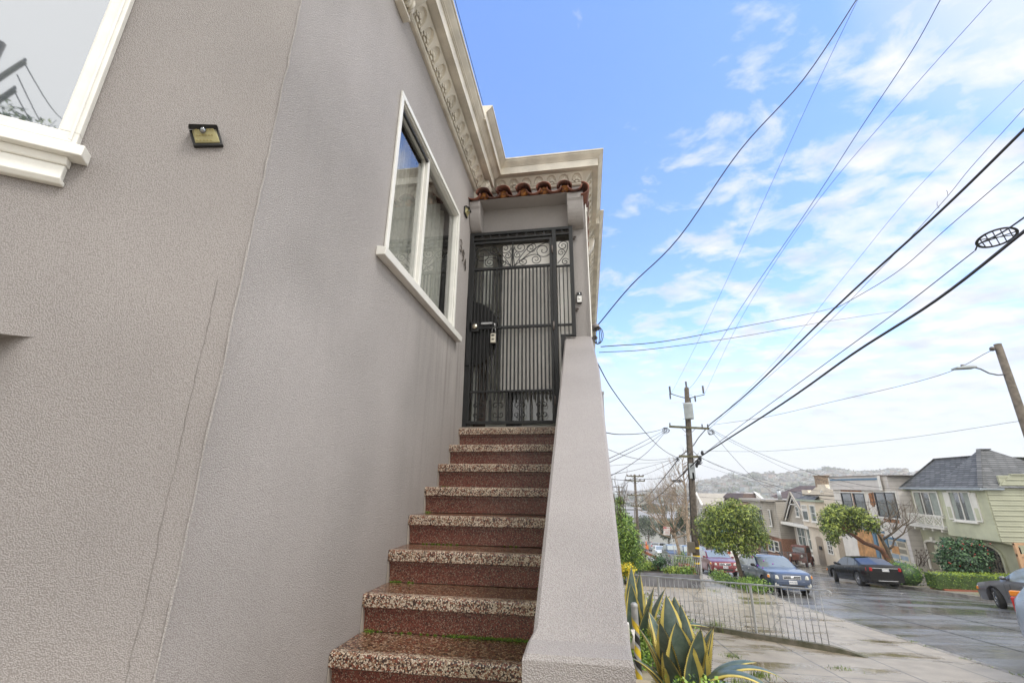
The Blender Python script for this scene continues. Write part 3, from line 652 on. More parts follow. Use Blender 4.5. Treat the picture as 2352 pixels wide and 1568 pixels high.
# house digits (metal strokes)
NUM = P('number_bronze', (0.14, 0.12, 0.10), 0.4, metal=0.6)
def strokes(nm, y0, z0, w_, h_, segs):
    m = MB()
    for sg in segs: m.tube([side(y0 + a * w_, z0 + b_ * h_, 0.012) for a, b_ in sg], 0.0055, 5)
    m.build('house_digit', NUM, house)
strokes('3', 3.875, 2.265, .075, .14, [[(0, .85), (.3, 1), (.8, .9), (.85, .7), (.4, .55), (.9, .4), (.9, .15), (.4, 0), (0, .12)]])
strokes('9', 3.965, 2.205, .075, .14, [[(.85, .75), (.5, 1), (.1, .8), (.15, .55), (.5, .45), (.85, .6), (.9, .9), (.85, .4), (.5, .05), (.1, .0)]])
strokes('4', 4.05, 2.150, .075, .14, [[(.7, 0), (.7, 1), (.0, .35), (1, .35)]])
# solar lights
YEL = P('led_panel', (0.50, 0.46, 0.24), 0.35, 0.1, 30); YEL2 = P('led_panel_light', (0.72, 0.70, 0.55), 0.35)
def solar(c, u, v, nrm, label, w_=.105, h_=.085):
    t = thing('solar_wall_light', c, label, 'wall light', None); c = Vector(c)
    q = lambda a, b_, d_: c + u * (a * w_) + v * (b_ * h_) + nrm * d_
    m = MB(); m.hexa([q(-.5, -.5, 0), q(.5, -.5, 0), q(.5, .5, 0), q(-.5, .5, 0), q(-.5, -.5, .016), q(.5, -.5, .016), q(.5, .5, .016), q(-.5, .5, .016)])
    m.build('housing', LBK, t, bevel=0.003)
    m = MB(); m.hexa([q(-.41, -.36, .016), q(.41, -.36, .016), q(.41, .40, .016), q(-.41, .40, .016), q(-.41, -.34, .020), q(.41, -.34, .020), q(.30, .30, .048), q(-.30, .30, .048)]); pn = m.build('light_panel', [YEL], t, bevel=0.001)
    m = MB(); m.hexa([q(-.47, .18, .044), q(.47, .20, .040), q(.5, .5, .016), q(-.5, .5, .016), q(-.45, .30, .062), q(.45, .30, .058), q(.5, .5, .03), q(-.5, .5, .03)]); m.build('visor', LBK, t)
    m = MB(); m.ball(q(-.05, .14, .044), .011, .011, .014, 10); m.build('motion_sensor', GLB, t)
    m = MB()
    for r_ in range(3):
        for k_ in range(6 + r_ - 1):
            a = -.34 + .115 * k_
            if r_ == 2 and 1 <= k_ <= 3: continue
            b_ = -.30 + .22 * r_; dd = .0225 + .031 * (b_ + .40) / .74
            m.obox(q(a * (1 - .12 * r_), b_, dd), u * .0022, v * .0022, nrm * .0012)
    m.build('led_chips', P('led', (.35, .28, .1), .4) if 'led' not in MATS else MATS['led'], pn)
    return t
uu = (-TB); a_ = R_(23)
solar(bay(0.204, 1.222, 0), uu * math.cos(a_) + Vector((0, 0, 1)) * math.sin(a_), Vector((0, 0, 1)) * math.cos(a_) - uu * math.sin(a_), NB, 'black solar wall light with yellow panel on the bay face beside the big window', .095, .068)
solar((XW, 4.03, 2.82), Vector((0, 1, 0)), Vector((0, 0, 1)), Vector((1, 0, 0)), 'small solar wall light beside the gate under the clay tiles', .11, .09)
# side stains/mortar, bare wire and insulators at the far corner of the house
ins = thing('service_insulator', (0.16, 6.3, 1.9), 'grey wire clamp with hanging black loops on the house corner', 'wire clamp')
p0 = aty(1368, 752, 6.3)
m = MB(); m.lathe(p0, [(0.02, -.06), (.05, -.05), (.06, 0), (.045, .05), (.02, .06)], 12, 'x'); m.ball(p0 + Vector((-.02, 0, -.16)), .045, .04, .035); m.build('insulator', P('insulator_brown', (.22, .2, .19), .5), ins)
m = MB()
for k_ in range(3):
    ps = [aty(1373 + (1 + k_) * 4.2 * math.sin(t * 2 * math.pi / 14), 768 + 20 * (1 - math.cos(t * 2 * math.pi / 14)) - 18, 6.25 - .02 * k_) for t in range(15)]
    m.tube(ps, .0075, 4)
m.build('cable_loop', LBK, ins)
dsp = MB(); q0 = aty(1384, 900, 16.2); dsp.box(q0.x - .1, 16.2, q0.z - 3.2, q0.x + .03, 16.3, q0.z); dsp.box(q0.x - .12, 16.15, q0.z - .06, q0.x + .05, 16.35, q0.z + .02); tag(dsp.build('downspout', P('spout', (.35, .35, .36), .5)), 'grey rain downspout box peeking past the guard wall edge', 'downspout')

# ---- stairs
stairs = thing('terrazzo_stairs', (-0.7, 2.7, -1.0), 'wet red brown terrazzo stairs climbing to the black gate', 'stairs')
N0Y, N0Z, DY, DZ = 4.169, 0.512, 0.2808, 0.1777
for i in range(13):
    y = N0Y - DY * i; z = N0Z - DZ * i; x0, x1 = XW + 0.002, -0.142
    j = random.uniform(-.002, .002)
    back = y + DY + .045 if i else EY + 0.22
    t = MB(); t.box(x0, y + .012, z - .06, x1, back, z - .0005 + j)
    st = t.build('tread', TZT, stairs)
    # rounded nosing
    pr = [(y + .045, z - .062), (y + .004, z - .062), (y - .001, z - .058), (y, z - .012), (y + .004, z - .003), (y + .014, z + .0012), (y + .045, z + .0012)]
    nn = MB(); nn.prism([(x0, a, b_ + j) for a, b_ in pr], (x1 - x0, 0, 0)); nn.build('nosing', TZN, st)
    rr = MB(); rr.box(x0, y + .032, z - DZ + .002, x1, y + .05, z - .078); rr.box(x0, y + .018, z - .078, x1, y + .05, z - .062); rr.build('riser', TZR, st)
    rr = MB(); rr.box(x0 + .0005, y + .002, z - DZ - .02, x0 + .006, y + .05, z - .062); rr.build('white_joint', P('joint', (.40, .36, .31), .7) if 'joint' not in MATS else MATS['joint'], st)
m = MB(); m.box(XW + .01, EY - .20, N0Z + .002, -.15, EY + .2, N0Z + .012); m.build('threshold', P('threshold', (.35, .3, .25), .5), stairs)
MOSS = P('moss', (0.10, 0.20, 0.015), 0.95, 0.5, 60, 1.0, 300, col2=(0.03, 0.09, 0.01))
random.seed(5)
# ---- guard wall beside the stairs
gw = thing('stair_guard_wall', (0, 2.8, -1.2), 'sloping mauve stucco guard wall with flared foot right of the stairs', 'guard wall')
def GZ(y): return -1.176 + 0.602 * y
sec = [(4.379, -.158, .112), (3.37, -.156, .135), (2.4, -.156, .114), (1.354, -.155, .0930)]
vs = []
rows = []
for y, xl, xr in sec:
    z = GZ(y); e = 0.012
    rows.append([(xl - .002, y, -2.5), (xl, y, z - e), (xl + e, y, z), (xr - e, y, z), (xr, y, z - e), (xr + .002, y, -2.5)])
for (y, z, xl, xr) in ((1.325, -.380, -.1665, .0936), (1.243, -.386, -.168, .0925)):
    e = .008; rows.append([(xl - .004, y, -2.5), (xl, y, z - e), (xl + e, y, z), (xr - e, y, z), (xr, y, z - e), (xr + .004, y, -2.5)])
rows.append([(-.1765, 1.235, -2.5), (-.169, 1.235, -.40), (-.161, 1.235, -.398), (.086, 1.235, -.398), (.094, 1.235, -.40), (.101, 1.235, -2.5)])
m = MB(); 
for r in rows: vs += r
fs = []
for i in range(len(rows) - 1):
    for j in range(5): fs.append((i * 6 + j, i * 6 + j + 1, (i + 1) * 6 + j + 1, (i + 1) * 6 + j))
k = (len(rows) - 1) * 6; fs.append((k, k + 1, k + 2, k + 3, k + 4, k + 5))
m.add(vs, fs); gwo = m.build('wall_body', STU3, gw)
# ================================================================== GROUND, ROAD, HILLS
def mixwet(name, ca, cb, rdry, rwet, joints=None, sc=0.8, streak=(1, 1, 1), thr=(0.45, 0.58), fine=140, wetdark=0.55, bump=0.25):
    m = bpy.data.materials.new(name); m.use_nodes = True; n, mk, b, L = nodes(m)
    t = mk('ShaderNodeTexCoord'); mp = mk('ShaderNodeMapping'); mp.inputs['Scale'].default_value = streak; L(t.outputs['Object'], mp.inputs[0])
    a = mk('ShaderNodeTexNoise', Scale=sc, Detail=6.0, Roughness=0.6); L(mp.outputs[0], a.inputs['Vector'])
    f = mk('ShaderNodeTexNoise', Scale=fine, Detail=2.0); L(t.outputs['Object'], f.inputs['Vector'])
    c = mk('ShaderNodeTexNoise', Scale=2.6, Detail=6.0); L(t.outputs['Object'], c.inputs['Vector'])
    col = ramp(n, c.outputs[0], [(0.3, cb), (0.7, ca)])
    wet = ramp(n, a.outputs[0], [(thr[0], 0.0), (thr[1], 1.0)])
    fi = ramp(n, f.outputs[0], [(0.3, 0.72), (0.7, 1.15)])
    m1 = mk('ShaderNodeMixRGB', blend_type='MULTIPLY'); m1.inputs[0].default_value = 0.8; L(col, m1.inputs[1]); L(fi, m1.inputs[2])
    m2 = mk('ShaderNodeMixRGB', blend_type='MULTIPLY'); L(wet, m2.inputs[0]); L(m1.outputs[0], m2.inputs[1]); m2.inputs[2].default_value = (wetdark, wetdark * .95, wetdark * .85, 1)
    last = m2.outputs[0]
    r = mk('ShaderNodeMapRange'); L(wet, r.inputs[0]); r.inputs[3].default_value = rdry; r.inputs[4].default_value = rwet
    h = f.outputs[0]
    if joints:
        s = mk('ShaderNodeSeparateXYZ'); L(t.outputs['Object'], s.inputs[0])
        outs = []
        for ax, (per, off) in zip((0, 1), joints):
            a1 = mk('ShaderNodeMath', operation='ADD'); L(s.outputs[ax], a1.inputs[0]); a1.inputs[1].default_value = off + 1000 * per
            md = mk('ShaderNodeMath', operation='MODULO'); L(a1.outputs[0], md.inputs[0]); md.inputs[1].default_value = per
            sb = mk('ShaderNodeMath', operation='SUBTRACT'); L(md.outputs[0], sb.inputs[0]); sb.inputs[1].default_value = per / 2
            ab = mk('ShaderNodeMath', operation='ABSOLUTE'); L(sb.outputs[0], ab.inputs[0])
            lt = mk('ShaderNodeMath', operation='LESS_THAN'); L(ab.outputs[0], lt.inputs[0]); lt.inputs[1].default_value = 0.011
            outs.append(lt.outputs[0])
        mxm = mk('ShaderNodeMath', operation='MAXIMUM'); L(outs[0], mxm.inputs[0]); L(outs[1], mxm.inputs[1])
        m3 = mk('ShaderNodeMixRGB'); L(mxm.outputs[0], m3.inputs[0]); L(last, m3.inputs[1]); m3.inputs[2].default_value = (0.06, 0.055, 0.045, 1); last = m3.outputs[0]
    L(last, b.inputs['Base Color']); L(r.outputs[0], b.inputs['Roughness'])
    inv = mk('ShaderNodeMath', operation='SUBTRACT'); inv.inputs[0].default_value = 1.0; L(wet, inv.inputs[1])
    st = mk('ShaderNodeMath', operation='MULTIPLY'); L(inv.outputs[0], st.inputs[0]); st.inputs[1].default_value = bump
    bp = mk('ShaderNodeBump', Distance=0.006); L(h, bp.inputs['Height']); L(st.outputs[0], bp.inputs['Strength']); L(bp.outputs[0], b.inputs['Normal'])
    return m
ASPH = mixwet('asphalt_wet', (0.19, 0.19, 0.19), (0.135, 0.135, 0.136), 0.32, 0.12, None, 0.9, (0.25, 1.2, 1), (0.40, 0.62), 60, 0.6, 0.35)
CONC = mixwet('concrete_wet', (0.42, 0.365, 0.28), (0.29, 0.245, 0.18), 0.38, 0.07, ((1.28, 0.55), (1.75, 0.4)), 0.8, (0.55, 1.3, 1), (0.52, 0.64), 90, 0.62, 0.3)
CONC2 = mixwet('concrete_far', (0.30, 0.27, 0.215), (0.19, 0.165, 0.12), 0.45, 0.1, ((1.5, 0.2), (2.2, 0.4)), 0.9, (0.8, 1.0, 1), (0.45, 0.6), 40, 0.5, 0.2)
KERB = P('kerb_concrete', (0.24, 0.22, 0.19), 0.6, 0.35, 4, 0.3, 40)
KN, KF = 7.25, 16.75
def sw(y): t = min(1, max(0, (y - 19.5) / 2.5)); return 0.035 + 0.10 * t
def strip(name, xs, zf, mat, y0=-14, y1=200, step=2.0, nb=1):
    ys = []; y = y0
    while y < y1: ys.append(y); y += step
    ys.append(y1); m = MB(); k = len(xs)
    vs = [(x, y, zf(x, y)) for y in ys for x in xs]
    fs = [(i * k + j, i * k + j + 1, (i + 1) * k + j + 1, (i + 1) * k + j) for i in range(len(ys) - 1) for j in range(k - 1)]
    m.add(vs, fs, 0, True); o = m.build(name, mat); o['kind'] = 'structure'; return o
def crown(x): c = (x - (KN + KF) / 2) / ((KF - KN) / 2); return 0.09 * (1 - c * c)
strip('road', [KN - .01, 8.2, 9.4, 10.7, 12, 13.3, 14.6, 15.8, KF + .01], lambda x, y: zroad(y) + crown(x) - 0.0, ASPH)
strip('pavement', [-9, -4, -1, 1, 3, 5, KN - .14], lambda x, y: zroad(y) + sw(y), CONC)
def zyard(x, y):    # far side: pavement then the rise to the house fronts
    b = zroad(y) + 0.13; t = min(1, max(0, (x - 19.2) / 2.2)); return b + t * (0.75 - 0.55 * min(1, max(0, (y - 35) / 10)))
strip('far_pavement', [KF + .14, 18, 19.2, 20.4, 21.6, 24, 30], lambda x, y: zyard(x, y), CONC2)
m = MB()
ys = [-14 + 2 * i for i in range(108)]
for (xa, xb, hf) in ((KN - .14, KN, sw), (KF, KF + .14, lambda y: .135)):
    for a, b_ in zip(ys, ys[1:]):
        for (x, y, z) in (): pass
        za, zb_ = zroad(a), zroad(b_)
        m.hexa([(xa, a, za - .2), (xb, a, za - .2), (xb, b_, zb_ - .2), (xa, b_, zb_ - .2), (xa, a, za + hf(a) + .004), (xb, a, za + hf(a) + .004), (xb, b_, zb_ + hf(b_) + .004), (xa, b_, zb_ + hf(b_) + .004)])
tag(m.build('kerbs', KERB), kind='structure')
# tar seams and worn tracks on the road
TAR = P('tar_seam', (0.03, 0.03, 0.032), 0.25, 0.2)
m = MB()
for x, w_, y0, y1 in ((8.9, .035, 4, 150), (10.9, .05, 10, 60), (12.6, .03, 4, 120), (14.9, .035, 4, 90)):
    n_ = int((y1 - y0) / 1.5)
    for i in range(n_):
        a, b_ = y0 + i * 1.5, y0 + i * 1.5 + 1.5; xa = x + .04 * math.sin(a * .5); xb = x + .04 * math.sin(b_ * .5)
        m.add([(xa - w_ / 2, a, zroad(a) + crown(xa) + .004), (xa + w_ / 2, a, zroad(a) + crown(xa) + .004), (xb + w_ / 2, b_, zroad(b_) + crown(xb) + .004), (xb - w_ / 2, b_, zroad(b_) + crown(xb) + .004)], [(0, 1, 2, 3)])
tag(m.build('road_seams', TAR), kind='structure')

# terrain: polar sheet out past the horizon
SIL = [(-40, 1130), (1421, 1133), (1467, 1131), (1546, 1124), (1596, 1114), (1632, 1105), (1679, 1097), (1726, 1094), (1771, 1093), (1808, 1091), (1834, 1087), (1882, 1086), (1931, 1085), (1960, 1090), (2010, 1090), (2110, 1083), (2352, 1085)]
sil = []
for px_, py_ in SIL[1:]:
    r = ray(px_, py_); sil.append((math.degrees(math.atan2(r.x, r.y)), r.z / math.hypot(r.x, r.y)))
sil = [(-180, -0.02), (-20, -0.02)] + sil + [(70, 0.01), (180, -0.01)]
def silh(az):
    for (a, b_), (c_, d_) in zip(sil, sil[1:]):
        if a <= az <= c_: return b_ + (d_ - b_) * (az - a) / (c_ - a)
    return 0
def zterr(az, r):
    y = r * math.cos(R_(az)); near = -3.4 - SL * min(max(y, -30), 185)
    s = silh(az) * 1500
    key = [(0, near), (230, -24.5), (420, -31), (700, -33), (900, -33 + (s + 33) * 0.22), (1150, -33 + (s + 33) * 0.6), (1350, -33 + (s + 33) * 0.88), (1500, s), (1800, s - 6), (1930, s - 12)]
    if r < 190: return near
    for (a, b_), (c_, d_) in zip(key, key[1:]):
        if a <= r <= c_:
            if a == 0: b_ = near; a = 190
            t = (r - a) / (c_ - a); z = b_ + (d_ - b_) * t
            if r > 850: z += 7 * noise.noise(Vector((r * math.sin(R_(az)) / 160, r * math.cos(R_(az)) / 160, 0))) * min(1, (r - 850) / 200) * (0 if 1440 < r < 1560 else 1)
            return z
    return s - 12
rs = [2, 10, 30, 60, 100, 150, 189, 191, 230, 300, 420, 560, 700, 800, 900, 1000, 1075, 1150, 1250, 1350, 1430, 1500, 1560, 1800, 1930]
azs = [-180 + 4 * i for i in range(41)] + [-18 + 1 * i for i in range(0, 75)] + [60 + 4 * i for i in range(30)]
azs = sorted(set(azs)); m = MB(); vs = [(0, 0, -3.4)]
for r in rs:
    for a in azs: vs.append((r * math.sin(R_(a)), r * math.cos(R_(a)), zterr(a, r)))
k = len(azs); fs = [(0, 1 + j, 1 + (j + 1) % k) for j in range(k)]
for i in range(len(rs) - 1):
    for j in range(k): fs.append((1 + i * k + j, 1 + i * k + (j + 1) % k, 1 + (i + 1) * k + (j + 1) % k, 1 + (i + 1) * k + j))
m.add(vs, fs, 0, True)
HILL = P('hill_scrub', (0.085, 0.10, 0.065), 0.95, 0.5, 0.02, col2=(0.045, 0.06, 0.035), detail=8)
tag(m.build('ground', HILL), kind='structure')

# ------------------------------------------------------------------ houses across the street
def smat(name, col, per=0.16, rough=0.6, depth=0.5, var=0.12):      # lap siding, the shadow line of each lap painted into the colour
    m = bpy.data.materials.new(name); m.use_nodes = True; n, mk, b, L = nodes(m)
    t = mk('ShaderNodeTexCoord'); s = mk('ShaderNodeSeparateXYZ'); L(t.outputs['Object'], s.inputs[0])
    d = mk('ShaderNodeMath', operation='ADD'); L(s.outputs[2], d.inputs[0]); d.inputs[1].default_value = per * 1000
    md = mk('ShaderNodeMath', operation='MODULO'); L(d.outputs[0], md.inputs[0]); md.inputs[1].default_value = per
    dv = mk('ShaderNodeMath', operation='DIVIDE'); L(md.outputs[0], dv.inputs[0]); dv.inputs[1].default_value = per
    a = mk('ShaderNodeTexNoise', Scale=1.2, Detail=6.0); L(t.outputs['Object'], a.inputs['Vector'])
    col_ = ramp(n, a.outputs[0], [(0.3, tuple(c * (1 - var * 1.5) for c in col)), (0.7, col)])
    g = ramp(n, dv.outputs[0], [(0.0, 0.42), (0.10, 0.5), (0.14, 1.0)])
    mm = mk('ShaderNodeMixRGB', blend_type='MULTIPLY'); mm.inputs[0].default_value = depth; L(col_, mm.inputs[1]); L(g, mm.inputs[2])
    L(mm.outputs[0], b.inputs['Base Color']); b.inputs['Roughness'].default_value = rough
    iv = mk('ShaderNodeMath', operation='SUBTRACT'); iv.inputs[0].default_value = 1; L(dv.outputs[0], iv.inputs[1])
    bp = mk('ShaderNodeBump', Strength=0.8, Distance=0.03); L(iv.outputs[0], bp.inputs['Height']); L(bp.outputs[0], b.inputs['Normal'])
    return m
def shingle(name, c1, c2, sy=0.22):
    m = bpy.data.materials.new(name); m.use_nodes = True; n, mk, b, L = nodes(m)
    t = mk('ShaderNodeTexCoord'); mp = mk('ShaderNodeMapping'); mp.inputs['Rotation'].default_value = (0, 0, 0); L(t.outputs['Object'], mp.inputs[0])
    s = mk('ShaderNodeSeparateXYZ'); L(t.outputs['Object'], s.inputs[0]); cb = mk('ShaderNodeCombineXYZ')
    ad = mk('ShaderNodeMath', operation='ADD'); L(s.outputs[0], ad.inputs[0]); L(s.outputs[1], ad.inputs[1])
    L(ad.outputs[0], cb.inputs[0]); L(s.outputs[2], cb.inputs[1])
    br = mk('ShaderNodeTexBrick'); br.inputs['Scale'].default_value = 1; br.inputs['Brick Width'].default_value = 0.45; br.inputs['Row Height'].default_value = sy * .62; br.inputs['Mortar Size'].default_value = 0.018
    br.inputs['Color1'].default_value = (*c1, 1); br.inputs['Color2'].default_value = (*c2, 1); br.inputs['Mortar'].default_value = tuple(c * .45 for c in c2) + (1,)
    L(cb.outputs[0], br.inputs['Vector']); L(br.outputs['Color'], b.inputs['Base Color']); b.inputs['Roughness'].default_value = 0.75
    bp = mk('ShaderNodeBump', Strength=0.5, Distance=0.02); L(br.outputs['Fac'], bp.inputs['Height']); bp.invert = True; L(bp.outputs[0], b.inputs['Normal'])
    return m
GREEN = P('green_stucco', (0.50, 0.51, 0.37), 0.75, 0.14, 1.2, 0.3, 50); GSIDE = smat('green_siding', (0.40, 0.41, 0.30), 0.26)
ROOFG = shingle('grey_shingle', (0.15, 0.155, 0.163), (0.075, 0.08, 0.085), 0.2); ROOFB = shingle('brown_shingle', (0.13, 0.085, 0.07), (0.075, 0.05, 0.042), 0.22)
ROOFS = shingle('slate_shingle', (0.15, 0.15, 0.17), (0.10, 0.10, 0.115), 0.2)
WSTU = P('white_stucco', (0.64, 0.605, 0.555), 0.75, 0.1, 1.5, 0.2, 50); WSID = smat('white_siding', (0.60, 0.56, 0.52), 0.32, depth=0.35)
BEI = P('beige_stucco', (0.64, 0.56, 0.45), 0.75, 0.1, 1.5, 0.2, 50); TANS = smat('tan_siding', (0.36, 0.32, 0.265), 0.2); TANS2 = smat('greytan_siding', (0.40, 0.365, 0.31), 0.24)
PINK = P('pink_stucco', (0.55, 0.36, 0.31), 0.75, 0.1); BRK = P('brick_red', (0.30, 0.15, 0.09), 0.8, 0.4, 12, 0.5, 20)
PLY = P('plywood', (0.46, 0.24, 0.09), 0.7, 0.35, 2.5); BLUEP = P('blue_paint', (0.10, 0.19, 0.28), 0.6); BROWN = P('brown_trim', (0.12, 0.09, 0.07), 0.7)
WTRIM = P('white_trim_far', (0.72, 0.70, 0.65), 0.6, 0.06); GREYT = P('tan_door', (0.22, 0.20, 0.15), 0.6); DARKH = P('dark_opening', (0.02, 0.018, 0.016), 0.8); WOODC = P('stud_wood', (0.30, 0.13, 0.05), 0.8, 0.4, 6)
BGL = P('blue_panel', (0.24, 0.30, 0.36), 0.3, 0.15, 3); LGUT = P('gutter_bluegrey', (0.30, 0.34, 0.38), 0.5); IRONG = P('grey_iron', (0.16, 0.16, 0.165), 0.5); TERRA = P('terracotta', (0.38, 0.13, 0.07), 0.7, 0.25)
class House:
    def __init__(s, name, F, y0, y1, zb, label, cat='house', group=None):
        s.F = F; s.t = thing(name, (F, (y0 + y1) / 2, zb), label, cat, group); s.zb = zb; s.y0 = y0; s.y1 = y1
    def b(s, m, y0, y1, z0, z1, d0=0, d1=0.05, mi=0): m.box(s.F - d1, y0, z0, s.F - d0, y1, z1, mi); return m
    def wall(s, mat, zt, depth=11, name='wall', y0=None, y1=None, zb=None, F=None):
        F = F or s.F; m = MB(); m.box(F, y0 or s.y0, zb if zb is not None else s.zb - 1, F + depth, y1 or s.y1, zt); return m.build(name, mat, s.t)
    def part(s, name, mat, boxes, parent=None, bevel=0):
        m = MB()
        for q in boxes: s.b(m, *q)
        return m.build(name, mat, parent or s.t, bevel=bevel)
    def win(s, y0, y1, z0, z1, fm=WTRIM, pd=0.03, fd=0.08, fw=0.09, cols=1, rows=1, glass=None, sill=True, curt=False):
        m = MB()
        for q in ((y0 - fw, y1 + fw, z1, z1 + fw), (y0 - fw, y1 + fw, z0 - fw, z0), (y0 - fw, y0, z0, z1), (y1, y1 + fw, z0, z1)): s.b(m, *q, 0, fd)
        for i in range(1, cols): yy = y0 + (y1 - y0) * i / cols; s.b(m, yy - .03, yy + .03, z0, z1, 0, fd - .015)
        for i in range(1, rows): zz = z0 + (z1 - z0) * i / rows; s.b(m, y0, y1, zz - .025, zz + .025, 0, fd - .02)
        w = m.build('window', fm, s.t)
        g = MB(); s.b(g, y0, y1, z0, z1, 0, pd); g.build('pane', glass or GLB, w)
        if sill: q = MB(); s.b(q, y0 - .15, y1 + .15, z0 - fw - .06, z0 - fw + .0, 0, .14); q.build('sill', fm, w)
        if curt:
            sm_ = MATS.get('sheer') or P('sheer', (.30, .33, .30), .8)
            for ca, cb in ((y0 + .03, y0 + (y1 - y0) * .3), (y1 - (y1 - y0) * .22, y1 - .03)): q = MB(); s.b(q, ca, cb, z0, z1, 0, pd + .004); q.build('curtain', sm_, w)
        return w
    def arch(s, y0, y1, z0, z1, rise, ring, dm, name='arched_doorway', door=None):
        n_ = 12; yc = (y0 + y1) / 2; hw = (y1 - y0) / 2
        top = [(yc + hw * math.cos(math.pi * i / n_), z1 - rise + rise * math.sin(math.pi * i / n_)) for i in range(n_ + 1)]
        m = MB(); m.prism([(s.F - .01, y, z) for y, z in ([(y1, z0)] + top + [(y0, z0)])], (-.012, 0, 0)); o = m.build(name, dm, s.t)
        if ring:
            q = MB(); w_ = .13; out = [(y1, z0)] + top + [(y0, z0)]
            for (a, b_), (c_, d_) in zip(out, out[1:]): q.bar((s.F - .05, a, b_), (s.F - .05, c_, d_), w_, .09, 0, (1, 0, 0))
            q.build('arch_trim', ring, o)
        return o
# H1 green house with grey hip roof
h = House('green_house', 22.3, 29.3, 37.4, -5.1, 'pale green stucco house with grey hipped shingle roof and white shuttered window')
h.wall(GREEN, 0.08)
m = MB(); m.hexa([(21.5, 29.3, -2.62), (22.3, 29.3, -2.85), (22.3, 33.1, -2.85), (21.5, 32.9, -2.62), (21.5, 29.3, .08), (22.3, 29.3, .08), (22.3, 33.1, .08), (21.5, 32.5, .08)]); m.build('bay', GREEN, h.t)
m = MB()
for i in range(22):
    z = -2.60 + .26 * i
    if z < .0: m.hexa([(21.52, 29.24, z), (33, 29.24, z), (33, 29.298, z), (21.52, 29.298, z), (21.52, 29.28, z + .255), (33, 29.28, z + .255), (33, 29.298, z + .255), (21.52, 29.298, z + .255)])
for i in range(3):
    z = .0 + .26 * i; x0 = 22.0 + .3 * i; m.hexa([(x0, 29.24, z), (33, 29.24, z), (33, 29.30, z), (x0, 29.30, z), (x0 + .25, 29.28, z + .255), (33, 29.28, z + .255), (33, 29.30, z + .255), (x0 + .25, 29.30, z + .255)])
m.box(22.3, 29.301, -5.2, 33, 29.4, .76); m.box(22.9, 29.22, .78, 33, 29.42, .84)
m.build('side_siding', GSIDE, h.t)
m = MB(); e = .1
V = [(22.0, 37.1, e), (22.0, 32.4, e), (23.6, 32.4, 1.95), (23.6, 35.55, 1.95), (27.3, 37.1, e), (27.3, 32.4, 1.9)]
m.add(V, [(0, 1, 2, 3), (0, 3, 4), (3, 2, 5, 4)])
V = [(21.2, 32.7, e), (21.2, 29.15, e), (27.3, 29.15, e), (24.0, 31.57, 2.3), (23.4, 31.5, 2.29), (25.5, 33.6, 1.3), (27.3, 33.6, e)]
m.add(V, [(0, 1, 4), (1, 2, 3, 4), (0, 4, 3, 5), (2, 6, 5, 3)])
rf = m.build('roof', ROOFG, h.t)
m = MB(); m.bar((21.2, 29.15, e + .02), (23.4, 31.5, 2.31), .2, .06); m.bar((23.6, 35.55, 1.97), (23.6, 32.2, 1.97), .18, .06); m.bar((22.0, 37.1, e + .02), (23.6, 35.55, 1.97), .18, .06); m.bar((23.4, 31.5, 2.31), (24.05, 31.58, 2.32), .2, .06)
m.build('ridge_cap', ROOFG, rf)
m = MB(); m.box(21.12, 29.1, -.02, 21.26, 32.72, .11); m.box(21.26, 29.12, .0, 22.3, 32.7, .09); m.box(21.92, 32.72, -.02, 22.06, 37.15, .11); m.box(22.06, 32.72, 0, 22.4, 37.1, .09); m.build('gutter', LGUT, h.t)
h.F = 21.5
h.win(30.46, 31.92, -1.66, -.17, cols=2, curt=True); 
for a, b_ in ((31.99, 32.4), (30.0, 30.39)):
    m = MB(); h.b(m, a, b_, -1.70, -.16, 0, .06); s_ = m.build('shutter', WTRIM, h.t)
    m = MB(); h.b(m, a + .06, b_ - .06, -1.62, -.98, 0, .066); m.build('shutter_panel', GREEN, s_)
    m = MB()
    for i in range(9): h.b(m, a + .05, b_ - .05, -.9 + .075 * i, -.86 + .075 * i, 0, .075)
    m.build('louvres', WTRIM, s_)
h.F = 22.3
h.win(34.15, 36.3, -1.62, -.22, cols=3, curt=True)
# quoins on the green front
m = MB(); mq = MB()
for i in range(9):
    z = -2.3 + .27 * i
    h.b(m, 37.0, 37.4, z, z + .24, 0, .03)
    mq.box(21.48, 29.31, z, 21.5, 29.31 + (.45 if i % 2 else .3), z + .24)
m.build('quoins', GREEN, h.t); mq.build('quoins', GREEN, h.t)
bal = thing('balcony', (22, 34.6, -2.3), None, None); bal.parent = h.t; bal.location = Vector((22, 34.6, -2.3)) - OFF[h.t.name]
m = MB(); m.box(21.5, 33.15, -2.36, 22.3, 36.25, -2.22)
for y in (33.4, 34.2, 35, 35.8): m.box(21.55, y, -2.52, 22.3, y + .12, -2.36)
m.build('balcony_floor', WTRIM, bal)
m = MB(); m.bar((21.55, 33.2, -1.58), (21.55, 36.2, -1.58), .07); m.bar((21.55, 33.2, -2.15), (21.55, 36.2, -2.15), .06)
for i in range(5): y = 33.2 + .75 * i; m.bar((21.55, y, -2.22), (21.55, y, -1.56), .07)
for i in range(4):
    y = 33.2 + .75 * i; m.bar((21.55, y, -2.15), (21.55, y + .75, -1.58), .04); m.bar((21.552, y + .75, -2.15), (21.552, y, -1.58), .04)
    m.bar((21.548, y + .375, -2.1), (21.548, y + .1, -1.86), .03); m.bar((21.548, y + .375, -2.1), (21.548, y + .65, -1.86), .03); m.bar((21.548, y + .375, -1.62), (21.548, y + .1, -1.86), .03); m.bar((21.548, y + .375, -1.62), (21.548, y + .65, -1.86), .03)
m.bar((21.55, 33.2, -1.58), (22.3, 33.2, -1.58), .06); m.bar((21.55, 36.2, -1.58), (22.3, 36.2, -1.58), .06)
m.build('balcony_rail', WTRIM, bal)
